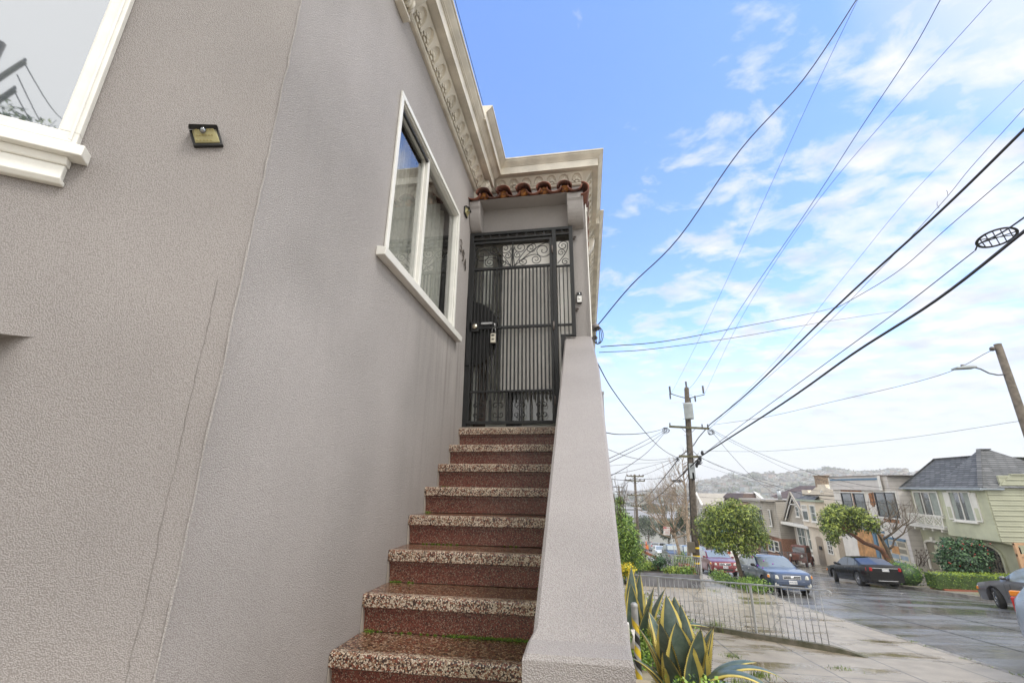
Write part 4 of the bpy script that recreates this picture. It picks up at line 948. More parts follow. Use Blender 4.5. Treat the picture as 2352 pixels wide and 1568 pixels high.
o = h.arch(34.85, 36.4, -5.1, -3.22, .22, WTRIM, GREYT); m = MB(); h.b(m, 35.0, 35.6, -5, -3.45, 0, .05); h.b(m, 35.3, 35.9, -4.0, -3.9, 0, .07); m.build('door_leaf', GREEN, o)
m = MB(); h.b(m, 35.5, 35.72, -3.25, -2.98, 0, .12); m.build('keystone', WTRIM, h.t)
o = h.arch(30.5, 32.4, -5.1, -2.95, .6, GREEN, DARKH, 'arched_porch')
m = MB()
for i in range(9):
    y = 30.6 + .2 * i; m.bar((22.22, y, -5.1), (22.22, y, -3.2 - abs(i - 4) * .06), .025)
h_ = 0
random.seed(11)
for i in range(26):
    yc, zc_ = random.uniform(30.6, 32.2), random.uniform(-4.9, -3.3); r = random.uniform(.08, .16); s0 = random.uniform(0, 6)
    m.tube([(22.2, yc + r * (1 - .7 * t / 14) * math.cos(s0 + t * .62), zc_ + r * (1 - .7 * t / 14) * math.sin(s0 + t * .62)) for t in range(15)], .014, 4)
m.build('iron_gate', P('gate_beige', (.20, .18, .13), .6), o)
# H2 white house under repair
h = House('white_house', 21.5, 37.4, 45.3, -5.9, 'white flat roofed house under repair with exposed wood around its windows')
h.wall(WSTU, -.1); 
m = MB(); h.b(m, 38.1, 45.3, -.12, .92, -11, .16); h.b(m, 37.4, 38.1, -.12, .90, -11, .02); m.build('parapet', WSID, h.t)
m = MB(); h.b(m, 36.6, 38.1, -5.5, -.13, -3, .012); m.build('siding_strip', WSID, h.t)
h.part('parapet_band', BLUEP, [(38.2, 45.1, .62, .76, .16, .19)]); h.part('roof_edge', BROWN, [(38.1, 45.35, .92, .96, -11, .22), (37.0, 38.1, .90, .94, -11, .1)]); h.part('corner_board', WTRIM, [(37.95, 38.25, -.12, .92, .16, .2), (45.2, 45.32, -.12, .92, .16, .2)])
for a, b_, c_, d_ in ((42.55, 43.95, -1.75, -.42), (40.75, 42.1, -1.95, -.42), (37.0, 39.25, -1.88, -.32)):
    h.win(a, b_, c_, d_, fm=P('black_frame', (.03, .03, .035), .4) if 'black_frame' not in MATS else MATS['black_frame'], cols=2 if b_ - a > 2 else 1, sill=False, fw=.07)
    h.part('flashing_tape', WTRIM, [(a - .2, b_ + .2, d_ + .07, d_ + .16, 0, .05), (a - .16, a - .07, c_, d_ + .07, 0, .04), (b_ + .07, b_ + .16, c_, d_ + .07, 0, .04), (a - .1, b_ + .1, c_ - .16, c_ - .07, 0, .09)])
for bx_ in [(39.35, 39.6, -1.15, -.25, 0, .02), (39.7, 39.95, -1.3, -.3, 0, .02), (40.0, 40.1, -1.2, -.35, 0, .03), (42.2, 42.45, -1.9, -.3, 0, .03), (37.2, 38.9, -2.3, -2.06, 0, .015), (41, 44, -.25, -.13, 0, .03)]: h.part('exposed_stud', WOODC, [bx_])
h.part('bare_opening', DARKH, [(39.62, 39.68, -1.3, -.3, 0, .022), (39.33, 39.36, -1.2, -.3, 0, .03), (37.5, 37.6, -2.3, -2.06, 0, .02), (38.1, 38.2, -2.3, -2.06, 0, .02), (38.7, 38.78, -2.3, -2.06, 0, .02)])
h.part('plywood_sheet', PLY, [(40.75, 43.0, -4.2, -3.1, 0, .05), (40.75, 43.05, -5.6, -4.22, 0, .055), (39.35, 40.1, -5.6, -3.2, 0, .05)])
h.part('blue_post', BLUEP, [(40.25, 40.6, -5.8, -3.1, 0, .12), (39.0, 39.3, -5.8, -3.3, 0, .1), (37.0, 38.9, -3.45, -3.3, 0, .1), (39.2, 41.6, -3.1, -3.0, 0, .1)])
gd = h.part('garage_door', P('garage_cream', (.55, .50, .40), .6), [(37.0, 38.95, -5.7, -3.47, 0, .04)])
for r_ in range(5):
    for c_ in range(2):
        h.part('door_panel', BGL if r_ > 1 or c_ == 0 else GREYT, [(37.12 + .95 * (1 - c_), 37.92 + .95 * (1 - c_), -3.56 - .42 * r_ - .28, -3.56 - .42 * r_, 0, .055)], gd)
h.part('cardboard_patch', PLY, [(37.9, 38.7, -4.35, -3.85, 0, .07)], gd)
# H3 beige mission revival
h = House('beige_house', 22.0, 45.3, 52.6, -7.1, 'beige stucco house with stepped mission style parapet and arched doorways')
h.wall(BEI, -.62)
m = MB(); m.prism([(22, y, z) for y, z in ((52.6, -.7), (52.6, -.2), (51.3, -.2), (51.2, -.42), (50.9, -.42), (49.6, .05), (49.1, .1), (49.05, .34), (47.6, .34), (47.5, .08), (47.2, .02), (45.6, -.36), (45.3, -.36), (45.3, -.7))], (.35, 0, 0)); m.build('stepped_parapet', BEI, h.t)
m = MB(); m.hexa([(21.5, 49.0, -3.6), (22, 48.6, -3.7), (22, 52.6, -3.7), (21.5, 52.3, -3.6), (21.5, 49.0, -1.2), (22, 48.6, -1.2), (22, 52.6, -1.2), (21.5, 52.3, -1.2)]); m.build('bay', BEI, h.t)
m = MB(); m.hexa([(21.3, 48.7, -1.25), (22, 48.4, -1.25), (22, 53, -1.25), (21.3, 52.8, -1.25), (21.3, 48.7, -1.08), (22, 48.4, -1.08), (22, 53, -1.08), (21.3, 52.8, -1.08)]); m.build('bay_cornice', P('sage_trim', (.33, .38, .30), .6), h.t)
m = MB(); m.add([(21.3, 48.7, -1.08), (21.3, 52.8, -1.08), (22, 52.2, -.72), (22, 49.2, -.72)], [(0, 1, 2, 3)]); m.build('bay_roof', ROOFG, h.t)
h.F = 21.5
h.win(50.85, 51.95, -3.0, -2.2, cols=1); h.win(50.9, 51.9, -2.0, -1.7, cols=5, sill=False); h.win(49.25, 50.2, -3.0, -1.65, rows=2, curt=True)
h.F = 22.0
h.arch(50.1, 51.45, -7.1, -4.45, .2, None, P('tan_recess', (.33, .27, .2), .8)); h.arch(45.9, 47.4, -6.7, -4.2, .5, None, MATS['tan_recess'])
h.win(48.4, 49.2, -5.7, -4.7, cols=2, rows=3, sill=False); h.part('mailbox', DARKH, [(50.4, 50.8, -5.6, -5.3, 0, .15)])
m = MB(); 
for k_ in range(5): m.ball((21.97, 48.35 + .12 * (k_ - 2), -.35 + (.14 if k_ == 2 else 0)), .04, .06, .1, 8)
m.build('relief_ornament', WTRIM, h.t)
m = MB(); m.box(24, 47, -.6, 25, 47.8, .35); m.box(23.5, 45.8, -.4, 24.6, 46.6, .1); m.build('roof_vent', IRONG, h.t)
# H4 gabled shingle house
h = House('gabled_house', 23.0, 53.6, 60.0, -7.7, 'brown shingled house with steep front gable and white double hung windows')
h.wall(TANS, -3.9, y0=53.4, y1=58.6); 
m = MB(); m.prism([(22.9, y, z) for y, z in ((59.8, -3.7), (53.7, -3.7), (56.8, -.75))], (10, 0, 0)); m.build('gable_wall', TANS, h.t)
m = MB(); ax, ay, az_ = 22.5, 56.8, -.40
m.add([(22.5, 56.8, -.42), (22.5, 60.4, -3.75), (34, 60.4, -3.75), (34, 56.8, -.42), (22.5, 56.8, -.55), (22.5, 60.25, -3.85), (22.5, 53.2, -3.75), (34, 53.2, -3.75), (22.5, 53.35, -3.85)], [(0, 1, 2, 3), (0, 3, 7, 6), (0, 4, 5, 1), (0, 6, 8, 4)]); rf = m.build('roof', ROOFS, h.t)
m = MB(); m.bar((22.5, 56.8, -.5), (22.5, 60.4, -3.85), .1, .26); m.bar((22.5, 56.8, -.5), (22.5, 53.2, -3.85), .1, .26); m.build('bargeboard', TANS2, rf)
m = MB(); m.bar((22.6, 56.8, -1.0), (22.6, 59.6, -3.6), .06, .12); m.bar((22.6, 56.8, -1.0), (22.6, 54.0, -3.6), .06, .12); m.bar((22.6, 55.9, -1.75), (22.6, 57.7, -1.75), .06, .1); m.box(22.2, 53.2, -4.0, 22.9, 60.3, -3.72); m.build('gable_trim', WTRIM, h.t)
h.F = 22.88; h.win(56.2, 56.9, -2.95, -2.0, rows=2); h.F = 23.0; h.win(56.0, 57.7, -5.9, -4.15, cols=2, rows=2)
h.F = 22.7; h.wall(TANS, -3.95, y0=53.0, y1=55.3, name='door_bay'); h.win(53.6, 54.7, -6.0, -4.1, rows=2, cols=1, curt=True, fw=.16)
m = MB()
for i in range(6): m.box(21.2 - 0 + i * .26, 52.9, -7.9, 22.7, 54.6, -7.5 + .2 * i)
st_ = m.build('front_steps', WTRIM, h.t)
m = MB(); m.bar((21.3, 54.6, -6.6), (22.7, 54.6, -5.6), .06)
for i in range(6): m.bar((21.35 + .26 * i, 54.6, -7.4 + .19 * i), (21.35 + .26 * i, 54.6, -6.58 + .19 * i), .03)
m.build('step_railing', WTRIM, st_)
# H5 grey tan bay house
h = House('bay_window_house', 22.0, 60.0, 69.5, -8.6, 'grey tan clapboard house with flat roof, brick base and big bay windows')
h.wall(TANS2, -1.45, zb=-5.6); h.wall(BRK, -5.6, name='brick_base', zb=-9)
m = MB(); m.hexa([(21.2, 62.2, -5.4), (22, 60.6, -5.6), (22, 67.6, -5.6), (21.2, 66.2, -5.4), (21.2, 62.2, -1.5), (22, 60.6, -1.5), (22, 67.6, -1.5), (21.2, 66.2, -1.5)]); m.build('bay', TANS2, h.t)
m = MB(); m.box(20.9, 61.8, -1.62, 22.4, 69.9, -1.42); m.box(21.0, 60, -1.55, 33, 69.5, -1.38)
for i in range(14): m.box(20.95, 62.0 + .5 * i, -1.85, 21.3, 62.15 + .5 * i, -1.62)
m.build('eaves', TANS2, h.t)
h.F = 21.2; h.win(64.2, 65.9, -4.5, -2.7, fm=BROWN, cols=2, rows=2, curt=True); h.F = 21.6; h.win(61.0, 62.0, -4.3, -2.6, fm=WTRIM, rows=2, curt=True); h.F = 21.2; h.win(62.5, 63.6, -4.5, -2.7, fm=BROWN, curt=True)
h.F = 22.0; h.win(61.0, 62.2, -7.1, -6.1, rows=2, sill=False); h.win(62.5, 64.3, -7.3, -6.1, cols=2, rows=2, sill=False); h.part('garage_door', IRONG, [(65.2, 67.2, -8.8, -6.5, 0, .05)]); h.part('entry_door', BROWN, [(60.2, 60.7, -8.4, -5.9, 0, .05)])
m = MB(); m.tube([(23.2, 61.7, -1.4), (23.2, 61.7, -.25)], .22, 12); m.tube([(23.2, 61.7, -.25), (23.2, 61.7, -.18)], .28, 12); m.build('flue', P('galvanised', (.42, .45, .48), .4, .1, metal=.5), h.t)
# brown roofed house behind
h = House('brown_roof_house', 27.0, 59, 74, -8, 'brown shingle roofed house with round brick chimney rising behind the clapboard house')
h.wall(TANS2, -1.2, 8); m = MB(); m.add([(26.6, 58.7, -1.3), (26.6, 74.5, -1.3), (31, 74.5, .3), (31, 58.7, .3), (35.5, 58.7, -1.3), (35.5, 74.5, -1.3)], [(0, 1, 2, 3), (3, 2, 5, 4), (0, 3, 4), (1, 5, 2)]); m.build('roof', ROOFB, h.t)
m = MB(); m.box(30, 66, -.2, 31.2, 67.4, 1.5); m.box(29.9, 65.9, 1.5, 31.3, 67.5, 1.6); m.build('chimney', P('old_brick', (.27, .2, .14), .9, .4, 6), h.t)
h = House('pink_house', 22.0, 69.5, 77.5, -9.8, 'pink stucco house with brown mansard eave on brackets')
h.wall(PINK, -1.6); m = MB(); m.hexa([(21.0, 69.0, -1.5), (23, 69.0, -1.5), (23, 78, -1.5), (21.0, 78, -1.5), (21.6, 69.5, -.85), (23, 69.5, -.85), (23, 77.5, -.85), (21.6, 77.5, -.85)]); m.build('mansard', ROOFB, h.t)
m = MB(); m.box(21.1, 69.1, -1.62, 22.5, 77.9, -1.5)
for i in range(9): m.box(21.15, 69.4 + i, -2.0, 21.9, 69.55 + i, -1.62)
m.build('eave_bracket', BROWN, h.t); h.win(71, 72.4, -4.6, -3, rows=2); h.win(74, 75.6, -4.6, -3, rows=2)
m = MB(); m.box(23, 69.2, -1.5, 23.6, 74, -.75); m.prism([(23.0, 66.5, -1.6), (23, 70.5, -1.6), (23, 70.5, -.9), (23, 69.8, -.6)], (.3, 0, 0)); m.build('white_parapet', WTRIM, h.t)
for (nm, F, a, b_, zt, mt, lab, gable) in (('tan_gable_house', 22, 96, 104, -3.2, TANS2, 'small tan house with white front gable above the round street tree', True), ('flat_apartment', 25, 79, 95, -3.0, TANS2, 'long low flats with a row of white framed windows behind the street tree', False),
                                  ('teal_house', 21.5, 84, 90, -7.0, None, 'teal painted cottage with white trimmed gable behind the bare tree', True), ('grey_row_house', 22, 106, 116, -6.5, WSTU, 'pale grey row house further down the hill', False), ('tan_row_house', 22, 118, 128, -7.5, TANS, 'tan row house far down the hill beside trees', False)):
    h = House(nm, F, a, b_, zroad(a) - .4, lab); mt = mt or P('teal_paint', (.12, .27, .33), .6, .1)
    h.wall(mt, zt)
    if gable:
        m = MB(); m.prism([(F - .01, a, zt), (F - .01, b_, zt), (F - .01, (a + b_) / 2, zt + 2.0)], (10, 0, 0)); m.build('gable_wall', mt, h.t)
        m = MB(); m.bar((F - .1, a - .3, zt - .2), (F - .1, (a + b_) / 2, zt + 2.1), .3, .3); m.bar((F - .1, b_ + .3, zt - .2), (F - .1, (a + b_) / 2, zt + 2.1), .3, .3); m.build('gable_trim', WTRIM, h.t)
    for i in range(int((b_ - a) / 2.2)): h.win(a + .6 + 2.2 * i, a + 1.9 + 2.2 * i, zt - 2.2, zt - .8, sill=False, cols=2)

# ------------------------------------------------------------------ hillside houses
random.seed(21)
cols = [(.55, .52, .47), (.60, .60, .60), (.50, .42, .35), (.62, .58, .48), (.40, .44, .48), (.55, .40, .36), (.45, .50, .42), (.35, .33, .32), (.66, .66, .64), (.42, .50, .55)]
HM = [P('hill_wall_%s' % n_, tuple(v_ * .66 for v_ in c), .8, .1) for n_, c in zip(('sand', 'white', 'tan', 'cream', 'slate', 'rose', 'sage', 'brown', 'chalk', 'blue'), cols)]
HR = [P('hill_roof_%s' % n_, c, .9, .1) for n_, c in zip(('grey', 'brown', 'pale'), ((.10, .10, .11), (.10, .07, .055), (.26, .26, .27)))]
def hillhouse(m, az, r, w_, dp, ht, gable):
    c = Vector((r * math.sin(R_(az)), r * math.cos(R_(az)), zterr(az, r))); rad = Vector((math.sin(R_(az)), math.cos(R_(az)), 0)); rot = random.uniform(-.5, .5)
    rad = Vector((rad.x * math.cos(rot) - rad.y * math.sin(rot), rad.x * math.sin(rot) + rad.y * math.cos(rot), 0)); tan = Vector((rad.y, -rad.x, 0))
    m.obox(c + Vector((0, 0, ht / 2 - 2)), tan * (w_ / 2), rad * (dp / 2), Vector((0, 0, ht / 2 + 2)), 0)
    t = c + Vector((0, 0, ht))
    if gable:
        A = [t - tan * (w_ / 2 + .4) - rad * dp / 2, t + tan * (w_ / 2 + .4) - rad * dp / 2, t + tan * (w_ / 2 + .4) + rad * dp / 2, t - tan * (w_ / 2 + .4) + rad * dp / 2]
        B = [t - rad * dp / 2 + Vector((0, 0, w_ * .3)), t + rad * dp / 2 + Vector((0, 0, w_ * .3))]
        m.add(A + B, [(0, 1, 4), (1, 2, 5, 4), (2, 3, 5), (3, 0, 4, 5)], 1)
    else: m.obox(t + Vector((0, 0, .25)), tan * (w_ / 2 + .2), rad * (dp / 2 + .2), Vector((0, 0, .25)), 1)
    for k_ in range(random.choice((1, 2, 2, 3))):
        q = c - rad * (dp / 2 + .06) + tan * random.uniform(-w_ * .35, w_ * .35) + Vector((0, 0, random.uniform(1.2, ht - 1.2))); m.obox(q, tan * .7, rad * .05, Vector((0, 0, .6)), 2)
spots = []
def rowsamp(n_, r0, r1):
    out = []
    for _ in range(n_):
        r = r0 + (r1 - r0) * random.random(); r = round(r / 26) * 26 + random.uniform(-3, 3)
        out.append((random.uniform(4, 45), r))
    return out
near = sorted(rowsamp(900, 330, 700), key=lambda q: q[1])[:280]
for az, r in near:
    m = MB(); ht = random.uniform(6, 9.5); gb = random.random() < .4; hillhouse(m, az, r, random.uniform(7, 13), random.uniform(9, 14), ht, gb); wm, rm_ = random.choice(HM), random.choice(HR)
    o = m.build('hillside_house', [wm, rm_, GLB]); tag(o, 'small %s house with %s %s roof in the far valley below the hill' % (wm.name.split('_')[-1], rm_.name.split('_')[-1], 'gabled' if gb else 'flat'), 'house', 'houses spread over the valley')
m = MB(); mats = []
for wi in range(len(HM)): mats.append(HM[wi])
mats += HR + [GLB]
for az, r in rowsamp(3600, 640, 1470):
    q = MB(); hillhouse(q, az, r, random.uniform(7, 15), random.uniform(8, 12), random.uniform(6, 9), random.random() < .35)
    a = random.randrange(len(HM)); b_ = len(HM) + random.randrange(3)
    if noise.noise(Vector((r * math.sin(R_(az)) / 90, r * math.cos(R_(az)) / 90, 3))) > .06: continue
    o = len(m.v); m.v += q.v; m.f += [[o + i for i in f] for f in q.f]; m.m += [(a, b_, len(HM) + 3)[k_] for k_ in q.m]; m.sm += q.sm
tag(m.build('hillside_town', mats), 'countless tiny pastel houses covering the hazy hill', 'houses', None, 'stuff')
for (x_, y_, w_, hh, d_, lab, mt) in ((1452, 1188, 60, 6, 230, 'long white warehouse roof below the utility poles', 'chalk'), (1478, 1180, 46, 7, 300, 'white flat industrial building with dark window band', 'white'), (1500, 1192, 34, 6, 215, 'low white shed near the round trees', 'chalk'), (1440, 1170, 90, 8, 380, 'wide grey gabled warehouse in the valley', 'slate'), (1620, 1160, 40, 8, 330, 'pale flat building beyond the street tree', 'cream')):
    p = aty(x_, y_, d_); m = MB(); m.box(p.x - w_ * .5, d_, p.z - 14, p.x + w_ * .5, d_ + 25, p.z + 0); m.box(p.x - w_ * .5 - .5, d_ - .5, p.z, p.x + w_ * .5 + .5, d_ + 25.5, p.z + .7, 1); m.box(p.x - w_ * .3, d_ - .1, p.z - 3, p.x + w_ * .4, d_, p.z - 1.6, 2)
    tag(m.build('warehouse', [MATS['hill_wall_' + mt], HR[2], GLB]), lab, 'building')
tp = aty(1887, 1087, 1390); m = MB(); m.tube([tp - Vector((0, 0, 12)), tp + Vector((0, 0, 6))], 6.5, 12); m.tube([tp + Vector((0, 0, 6)), tp + Vector((0, 0, 14))], 7.6, 12); tag(m.build('water_tower', P('tower_blue', (.25, .33, .4), .7)), 'pale blue round tower on the ridge of the hill', 'tower')
# ================================================================== VEHICLES
def interp(tab, x):
    if x >= tab[0][0]: return tab[0][1]
    for (a, b_), (c_, d_) in zip(tab, tab[1:]):
        if c_ <= x <= a: return d_ + (b_ - d_) * (x - c_) / (a - c_)
    return tab[-1][1]
def paint(name, col, metal=0.35, rough=0.28):
    m = P(name, col, rough, 0.05, 3, metal=metal, coat=0.8); return m
CGL = glassy('car_glass', (0.22, 0.25, 0.235), 0.16, 0.05); CGD = glassy('car_glass_dark', (0.02, 0.021, 0.023), 0.09, 0.05)
TYRE = P('tyre', (0.018, 0.018, 0.018), 0.75, 0.2, 8); RIM = P('alloy', (0.55, 0.55, 0.56), 0.25, 0.1, 5, metal=0.9); CHR = P('chrome', (0.75, 0.75, 0.76), 0.15, 0.05, metal=1.0)
HLT = P('headlamp', (0.55, 0.55, 0.50), 0.12, 0.15, 6, coat=1.0); AMB = P('amber_lens', (0.75, 0.25, 0.03), 0.2); REDL = P('red_lens', (0.50, 0.015, 0.012), 0.15, coat=1.0)
BLKP = P('black_plastic', (0.02, 0.02, 0.021), 0.5); PLT = P('plate_white', (0.70, 0.70, 0.68), 0.5); PTX = P('plate_text', (0.03, 0.05, 0.16), 0.5)
def text(body, size, mat, M, parent, name='lettering'):
    cu = bpy.data.curves.new(name, 'FONT'); cu.body = body; cu.size = size; cu.align_x = 'CENTER'; cu.align_y = 'CENTER'; cu.extrude = 0.001; cu.resolution_u = 2
    o = bpy.data.objects.new(name + '_curve', cu); COL.objects.link(o)
    me = bpy.data.meshes.new_from_object(o); bpy.data.objects.remove(o); bpy.data.curves.remove(cu)
    me.materials.clear(); me.materials.append(mat); o = bpy.data.objects.new(name, me); COL.objects.link(o); o.parent = parent; o.matrix_local = M; return o
WHEELS = {}
def wheel_mesh(R, w_, steel=False):
    key = (R, w_, steel)
    if key in WHEELS: return WHEELS[key]
    m = MB(); m.lathe((0, 0, 0), [(R * .62, -w_ / 2), (R * .93, -w_ / 2), (R, -w_ / 2 + .03), (R, w_ / 2 - .03), (R * .93, w_ / 2), (R * .62, w_ / 2), (R * .60, w_ / 2 - .02), (R * .60, -w_ / 2 + .02), (R * .62, -w_ / 2)], 24, 'y')
    t = m.build('tyre', TYRE); 
    m = MB()
    for sg in (-1, 1): m.lathe((0, sg * (w_ / 2 - .012), 0), [(R * .64, 0), (R * .60, sg * .008), (R * .56, -sg * .01)], 20, 'y')
    m.lathe((0, 0, 0), [(.001, w_ / 2 - .01), (.06, w_ / 2 - .012), (.07, w_ / 2 - .04)], 10, 'y'); m.lathe((0, 0, 0), [(.001, -w_ / 2 + .01), (.06, -w_ / 2 + .012), (.07, -w_ / 2 + .04)], 10, 'y')
    for k_ in range(7):
        a = 2 * math.pi * k_ / 7
        for sg in (-1, 1):
            for da in (-.12, .12):
                m.bar((.05 * math.cos(a + da), sg * (w_ / 2 - .03), .05 * math.sin(a + da)), (R * .60 * math.cos(a + da), sg * (w_ / 2 - .02), R * .60 * math.sin(a + da)), .022, .03, 0, (0, 1, 0))
    r = m.build('rim', RIM)
    m = MB(); m.lathe((0, 0, 0), [(.001, w_ / 2 - .07), (R * .6, w_ / 2 - .07)], 16, 'y'); m.lathe((0, 0, 0), [(.001, -w_ / 2 + .07), (R * .6, -w_ / 2 + .07)], 16, 'y'); d = m.build('brake_disc', BLKP)
    WHEELS[key] = (t, r, d); 
    for o in (t, r, d): COL.objects.unlink(o)
    return WHEELS[key]
def car(name, label, cat, sp, x, y, face, mat, group='cars parked along the street', yaw=0, steer=0, glass=None, plate='7BPL706', trim=True, cz=None):
    """face -1: nose towards the camera (uphill), +1: nose downhill"""
    f = Vector((math.sin(R_(yaw)), face * math.cos(R_(yaw)), 0)); f.z = -SL * f.y; f.normalize()
    z = zroad(y) + crown(x) if cz is None else cz
    up = Vector((0, SL, 1)).normalized(); up = (up - f * up.dot(f)).normalized(); lf = up.cross(f)
    t = bpy.data.objects.new(name, None); COL.objects.link(t); tag(t, label, cat, group)
    M = Matrix((f, lf, up)).transposed().to_4x4(); M.translation = Vector((x, y, z)); t.matrix_world = M
    L_, Wd = sp['L'], sp['W'] / 2; R = sp['R']; deck, roof, wid = sp['deck'], sp['roof'], sp['wid']; xa, xb, xc, xd = sp['cab']
    xs = set([p[0] for p in deck] + [p[0] for p in roof] + [p[0] for p in wid])
    for w_ in sp['ax']:
        for k_ in range(9): xs.add(round(w_ + 1.13 * R * math.cos(math.pi * k_ / 8), 4))
    for p in sp['pil']: xs |= {p - .035, p + .035}
    for k_ in range(5): xs |= {xa + (xb - xa) * k_ / 4, xc + (xd - xc) * k_ / 4}
    xs = sorted([q for q in xs if abs(q) <= L_ / 2 + 1e-6], reverse=True)
    q = [xs[0]]
    for v in xs[1:]:
        if q[-1] - v > .012: q.append(v)
    xs = q; secs = []
    for X in xs:
        w_ = Wd * interp(wid, X); dz = interp(deck, X); rz = max(dz, interp(roof, X)) if xd <= X <= xa else dz; h = rz - dz
        zb = sp.get('sill', .24)
        if abs(X) > L_ / 2 - .25: zb += .04
        for ax in sp['ax']:
            if abs(X - ax) < 1.13 * R - 1e-4: zb = max(zb, R + math.sqrt(max(0, (1.13 * R) ** 2 - (X - ax) ** 2)))
        k_ = min(1, h / .15); r1y = (1 - k_) * .90 * w_ + k_ * (w_ * .965 - .30 * h); r1z = rz - .045 * k_
        zb = min(zb, dz - .1); iw = w_ - .26
        secs.append([(X, 0, .22), (X, iw, .22), (X, iw, zb), (X, w_ - .02, zb), (X, w_, max(zb + .02, min(.46, dz - .12))), (X, w_ * 1.0, max(zb + .03, dz - .16)), (X, w_ * .968, dz - .012), (X, r1y, r1z), (X, r1y * .90, rz - .004 + .012 * (1 - k_)), (X, 0, rz + .03)])
    nS = len(secs[0]); B = MB(); G = MB(); WS = MB(); vs = []
    for s in secs: vs += s
    for s in secs: vs += [(a, -b_, c_) for a, b_, c_ in s]
    half = len(secs) * nS
    body, side_, scr = [], [], []
    for i in range(len(secs) - 1):
        xm = (xs[i] + xs[i + 1]) / 2
        h0 = secs[i][9][2] - .03 - interp(deck, xs[i]); h1 = secs[i + 1][9][2] - .03 - interp(deck, xs[i + 1])
        pil = any(abs(xm - p) < .034 for p in sp['pil'])
        for j in range(nS - 1):
            fc = (i * nS + j, i * nS + j + 1, (i + 1) * nS + j + 1, (i + 1) * nS + j); fm_ = tuple(half + v for v in fc[::-1])
            tgt = body
            if j == 6 and min(h0, h1) > .13 and not pil and sp['gl'][1] < xm < sp['gl'][0]: tgt = side_
            elif j in (7, 8) and (xb < xm < xa) and max(h0, h1) > .04 and j == 8: tgt = scr
            elif j == 8 and xd < xm < xc and max(h0, h1) > .04 and not sp.get('van'): tgt = scr
            tgt += [fc, fm_]
    body.append(tuple(range(nS - 1, -1, -1)) ); body.append(tuple(half + v for v in range(nS)))
    e = (len(secs) - 1) * nS; body.append(tuple(e + v for v in range(nS))); body.append(tuple(half + e + v for v in range(nS - 1, -1, -1)))
    bo = MB(); bo.v = vs; bo.f = [list(q) for q in body]; bo.m = [0] * len(body); bo.sm = [True] * (len(body) - 4) + [False] * 4
    bd = bo.build('body', mat, t, local=True)
    try:
        bd.data.set_sharp_from_angle(angle=R_(38))
    except Exception: pass
    def sub(fl, nm, mt):
        used = sorted({v for q in fl for v in q}); mp_ = {v: i for i, v in enumerate(used)}
        o = MB(); o.add([vs[v] for v in used], [tuple(mp_[v] for v in q) for q in fl], 0, False); return o.build(nm, mt, t, local=True)
    gm = glass or CGL
    if side_:
        l_ = [q for q in side_ if q[0] < half]; r_ = [q for q in side_ if q[0] >= half]
        sub(l_, 'side_window', gm); sub(r_, 'side_window', gm)
    fw_ = [q for q in scr if vs[q[0]][0] > (xb + xc) / 2 - 0 and vs[q[0]][0] > 0 or (vs[q[0]][0] >= xb - .01)]; rw_ = [q for q in scr if q not in fw_]
    if fw_: sub(fw_, 'windscreen', gm)
    if rw_: sub(rw_, 'rear_window', CGD if glass is None else gm)
    for i, ax in enumerate(sp['ax']):
        for sg in (-1, 1):
            ty, ri, br = wheel_mesh(R, .21)
            wo_ = bpy.data.objects.new('wheel', ty.data); COL.objects.link(wo_); wo_.parent = t; wo_.location = (ax, sg * (Wd - .115), R); wo_.rotation_euler = (0, 0.3 * i, R_(steer) if i == 0 else 0)
            for s_, nm in ((ri, 'rim'), (br, 'brake_disc')):
                c_ = bpy.data.objects.new(nm, s_.data); COL.objects.link(c_); c_.parent = wo_
    F_ = L_ / 2; fz = interp(deck, F_ - .05); w0 = Wd * interp(wid, F_)
    def L2(nm, mt, parent, *boxes):
        m = MB()
        for bx_ in boxes: m.box(*bx_)
        return m.build(nm, mt, parent, local=True, bevel=.01)
    # nose
    gz0, gz1 = fz - .20, fz - .05
    if face < 0 or abs(yaw) > 0 or y < 40:
        if sp.get('grille', 1):
            gw = sp.get('gw', .36)
            g_ = L2('grille', CHR, t, (F_ - .08, -gw, gz0, F_ + .012, gw, gz1)); L2('grille_mesh', BLKP, g_, (F_ - .06, -gw + .03, gz0 + .025, F_ + .02, gw - .03, gz1 - .025))
            m = MB(); m.bar((F_ + .024, -gw + .03, (gz0 + gz1) / 2), (F_ + .024, gw - .03, (gz0 + gz1) / 2), .012, .014); m.ball((F_ + .03, 0, (gz0 + gz1) / 2), .01, .07, .04, 12); m.build('grille_badge', CHR, g_, local=True)
        for sg in (-1, 1):
            m = MB(); c_ = Vector((F_ - .13, sg * (Wd * .78), (gz0 + gz1) / 2 + .02)); dr = Vector((-.15, sg * .15, .02))
            m.obox(c_, dr, Vector((.055, sg * .045, 0)), Vector((-.02, 0, .075))); hl = m.build('headlight', HLT, t, local=True, bevel=.03)
            m = MB(); m.obox(c_ + dr * .8 + Vector((.012, sg * .012, -.01)), dr * .22, Vector((.05, sg * .042, 0)), Vector((-.01, 0, .05))); m.build('indicator', AMB, hl, local=True)
            m = MB(); m.lathe((F_ - .02, sg * Wd * .72, .40), [(.001, .03), (.07, .03), (.085, .02), (.085, -.05)], 14, 'x'); m.build('fog_lamp', HLT, t, local=True)
        L2('lower_intake', BLKP, t, (F_ - .1, -Wd * .5, .29, F_ + .008, Wd * .5, .40)); L2('bumper', mat, t, (F_ - .14, -Wd * .74, .42, F_ + .035, Wd * .74, .54))
        pl_ = L2('number_plate', PLT, t, (F_ + .036, -.16, .44, F_ + .045, .16, .57))
        text(plate, .085, PTX, Matrix(((0, 0, 1, F_ + .047), (1, 0, 0, 0), (0, 1, 0, .50), (0, 0, 0, 1))), pl_)
        m = MB(); pw = interp(roof, xb)
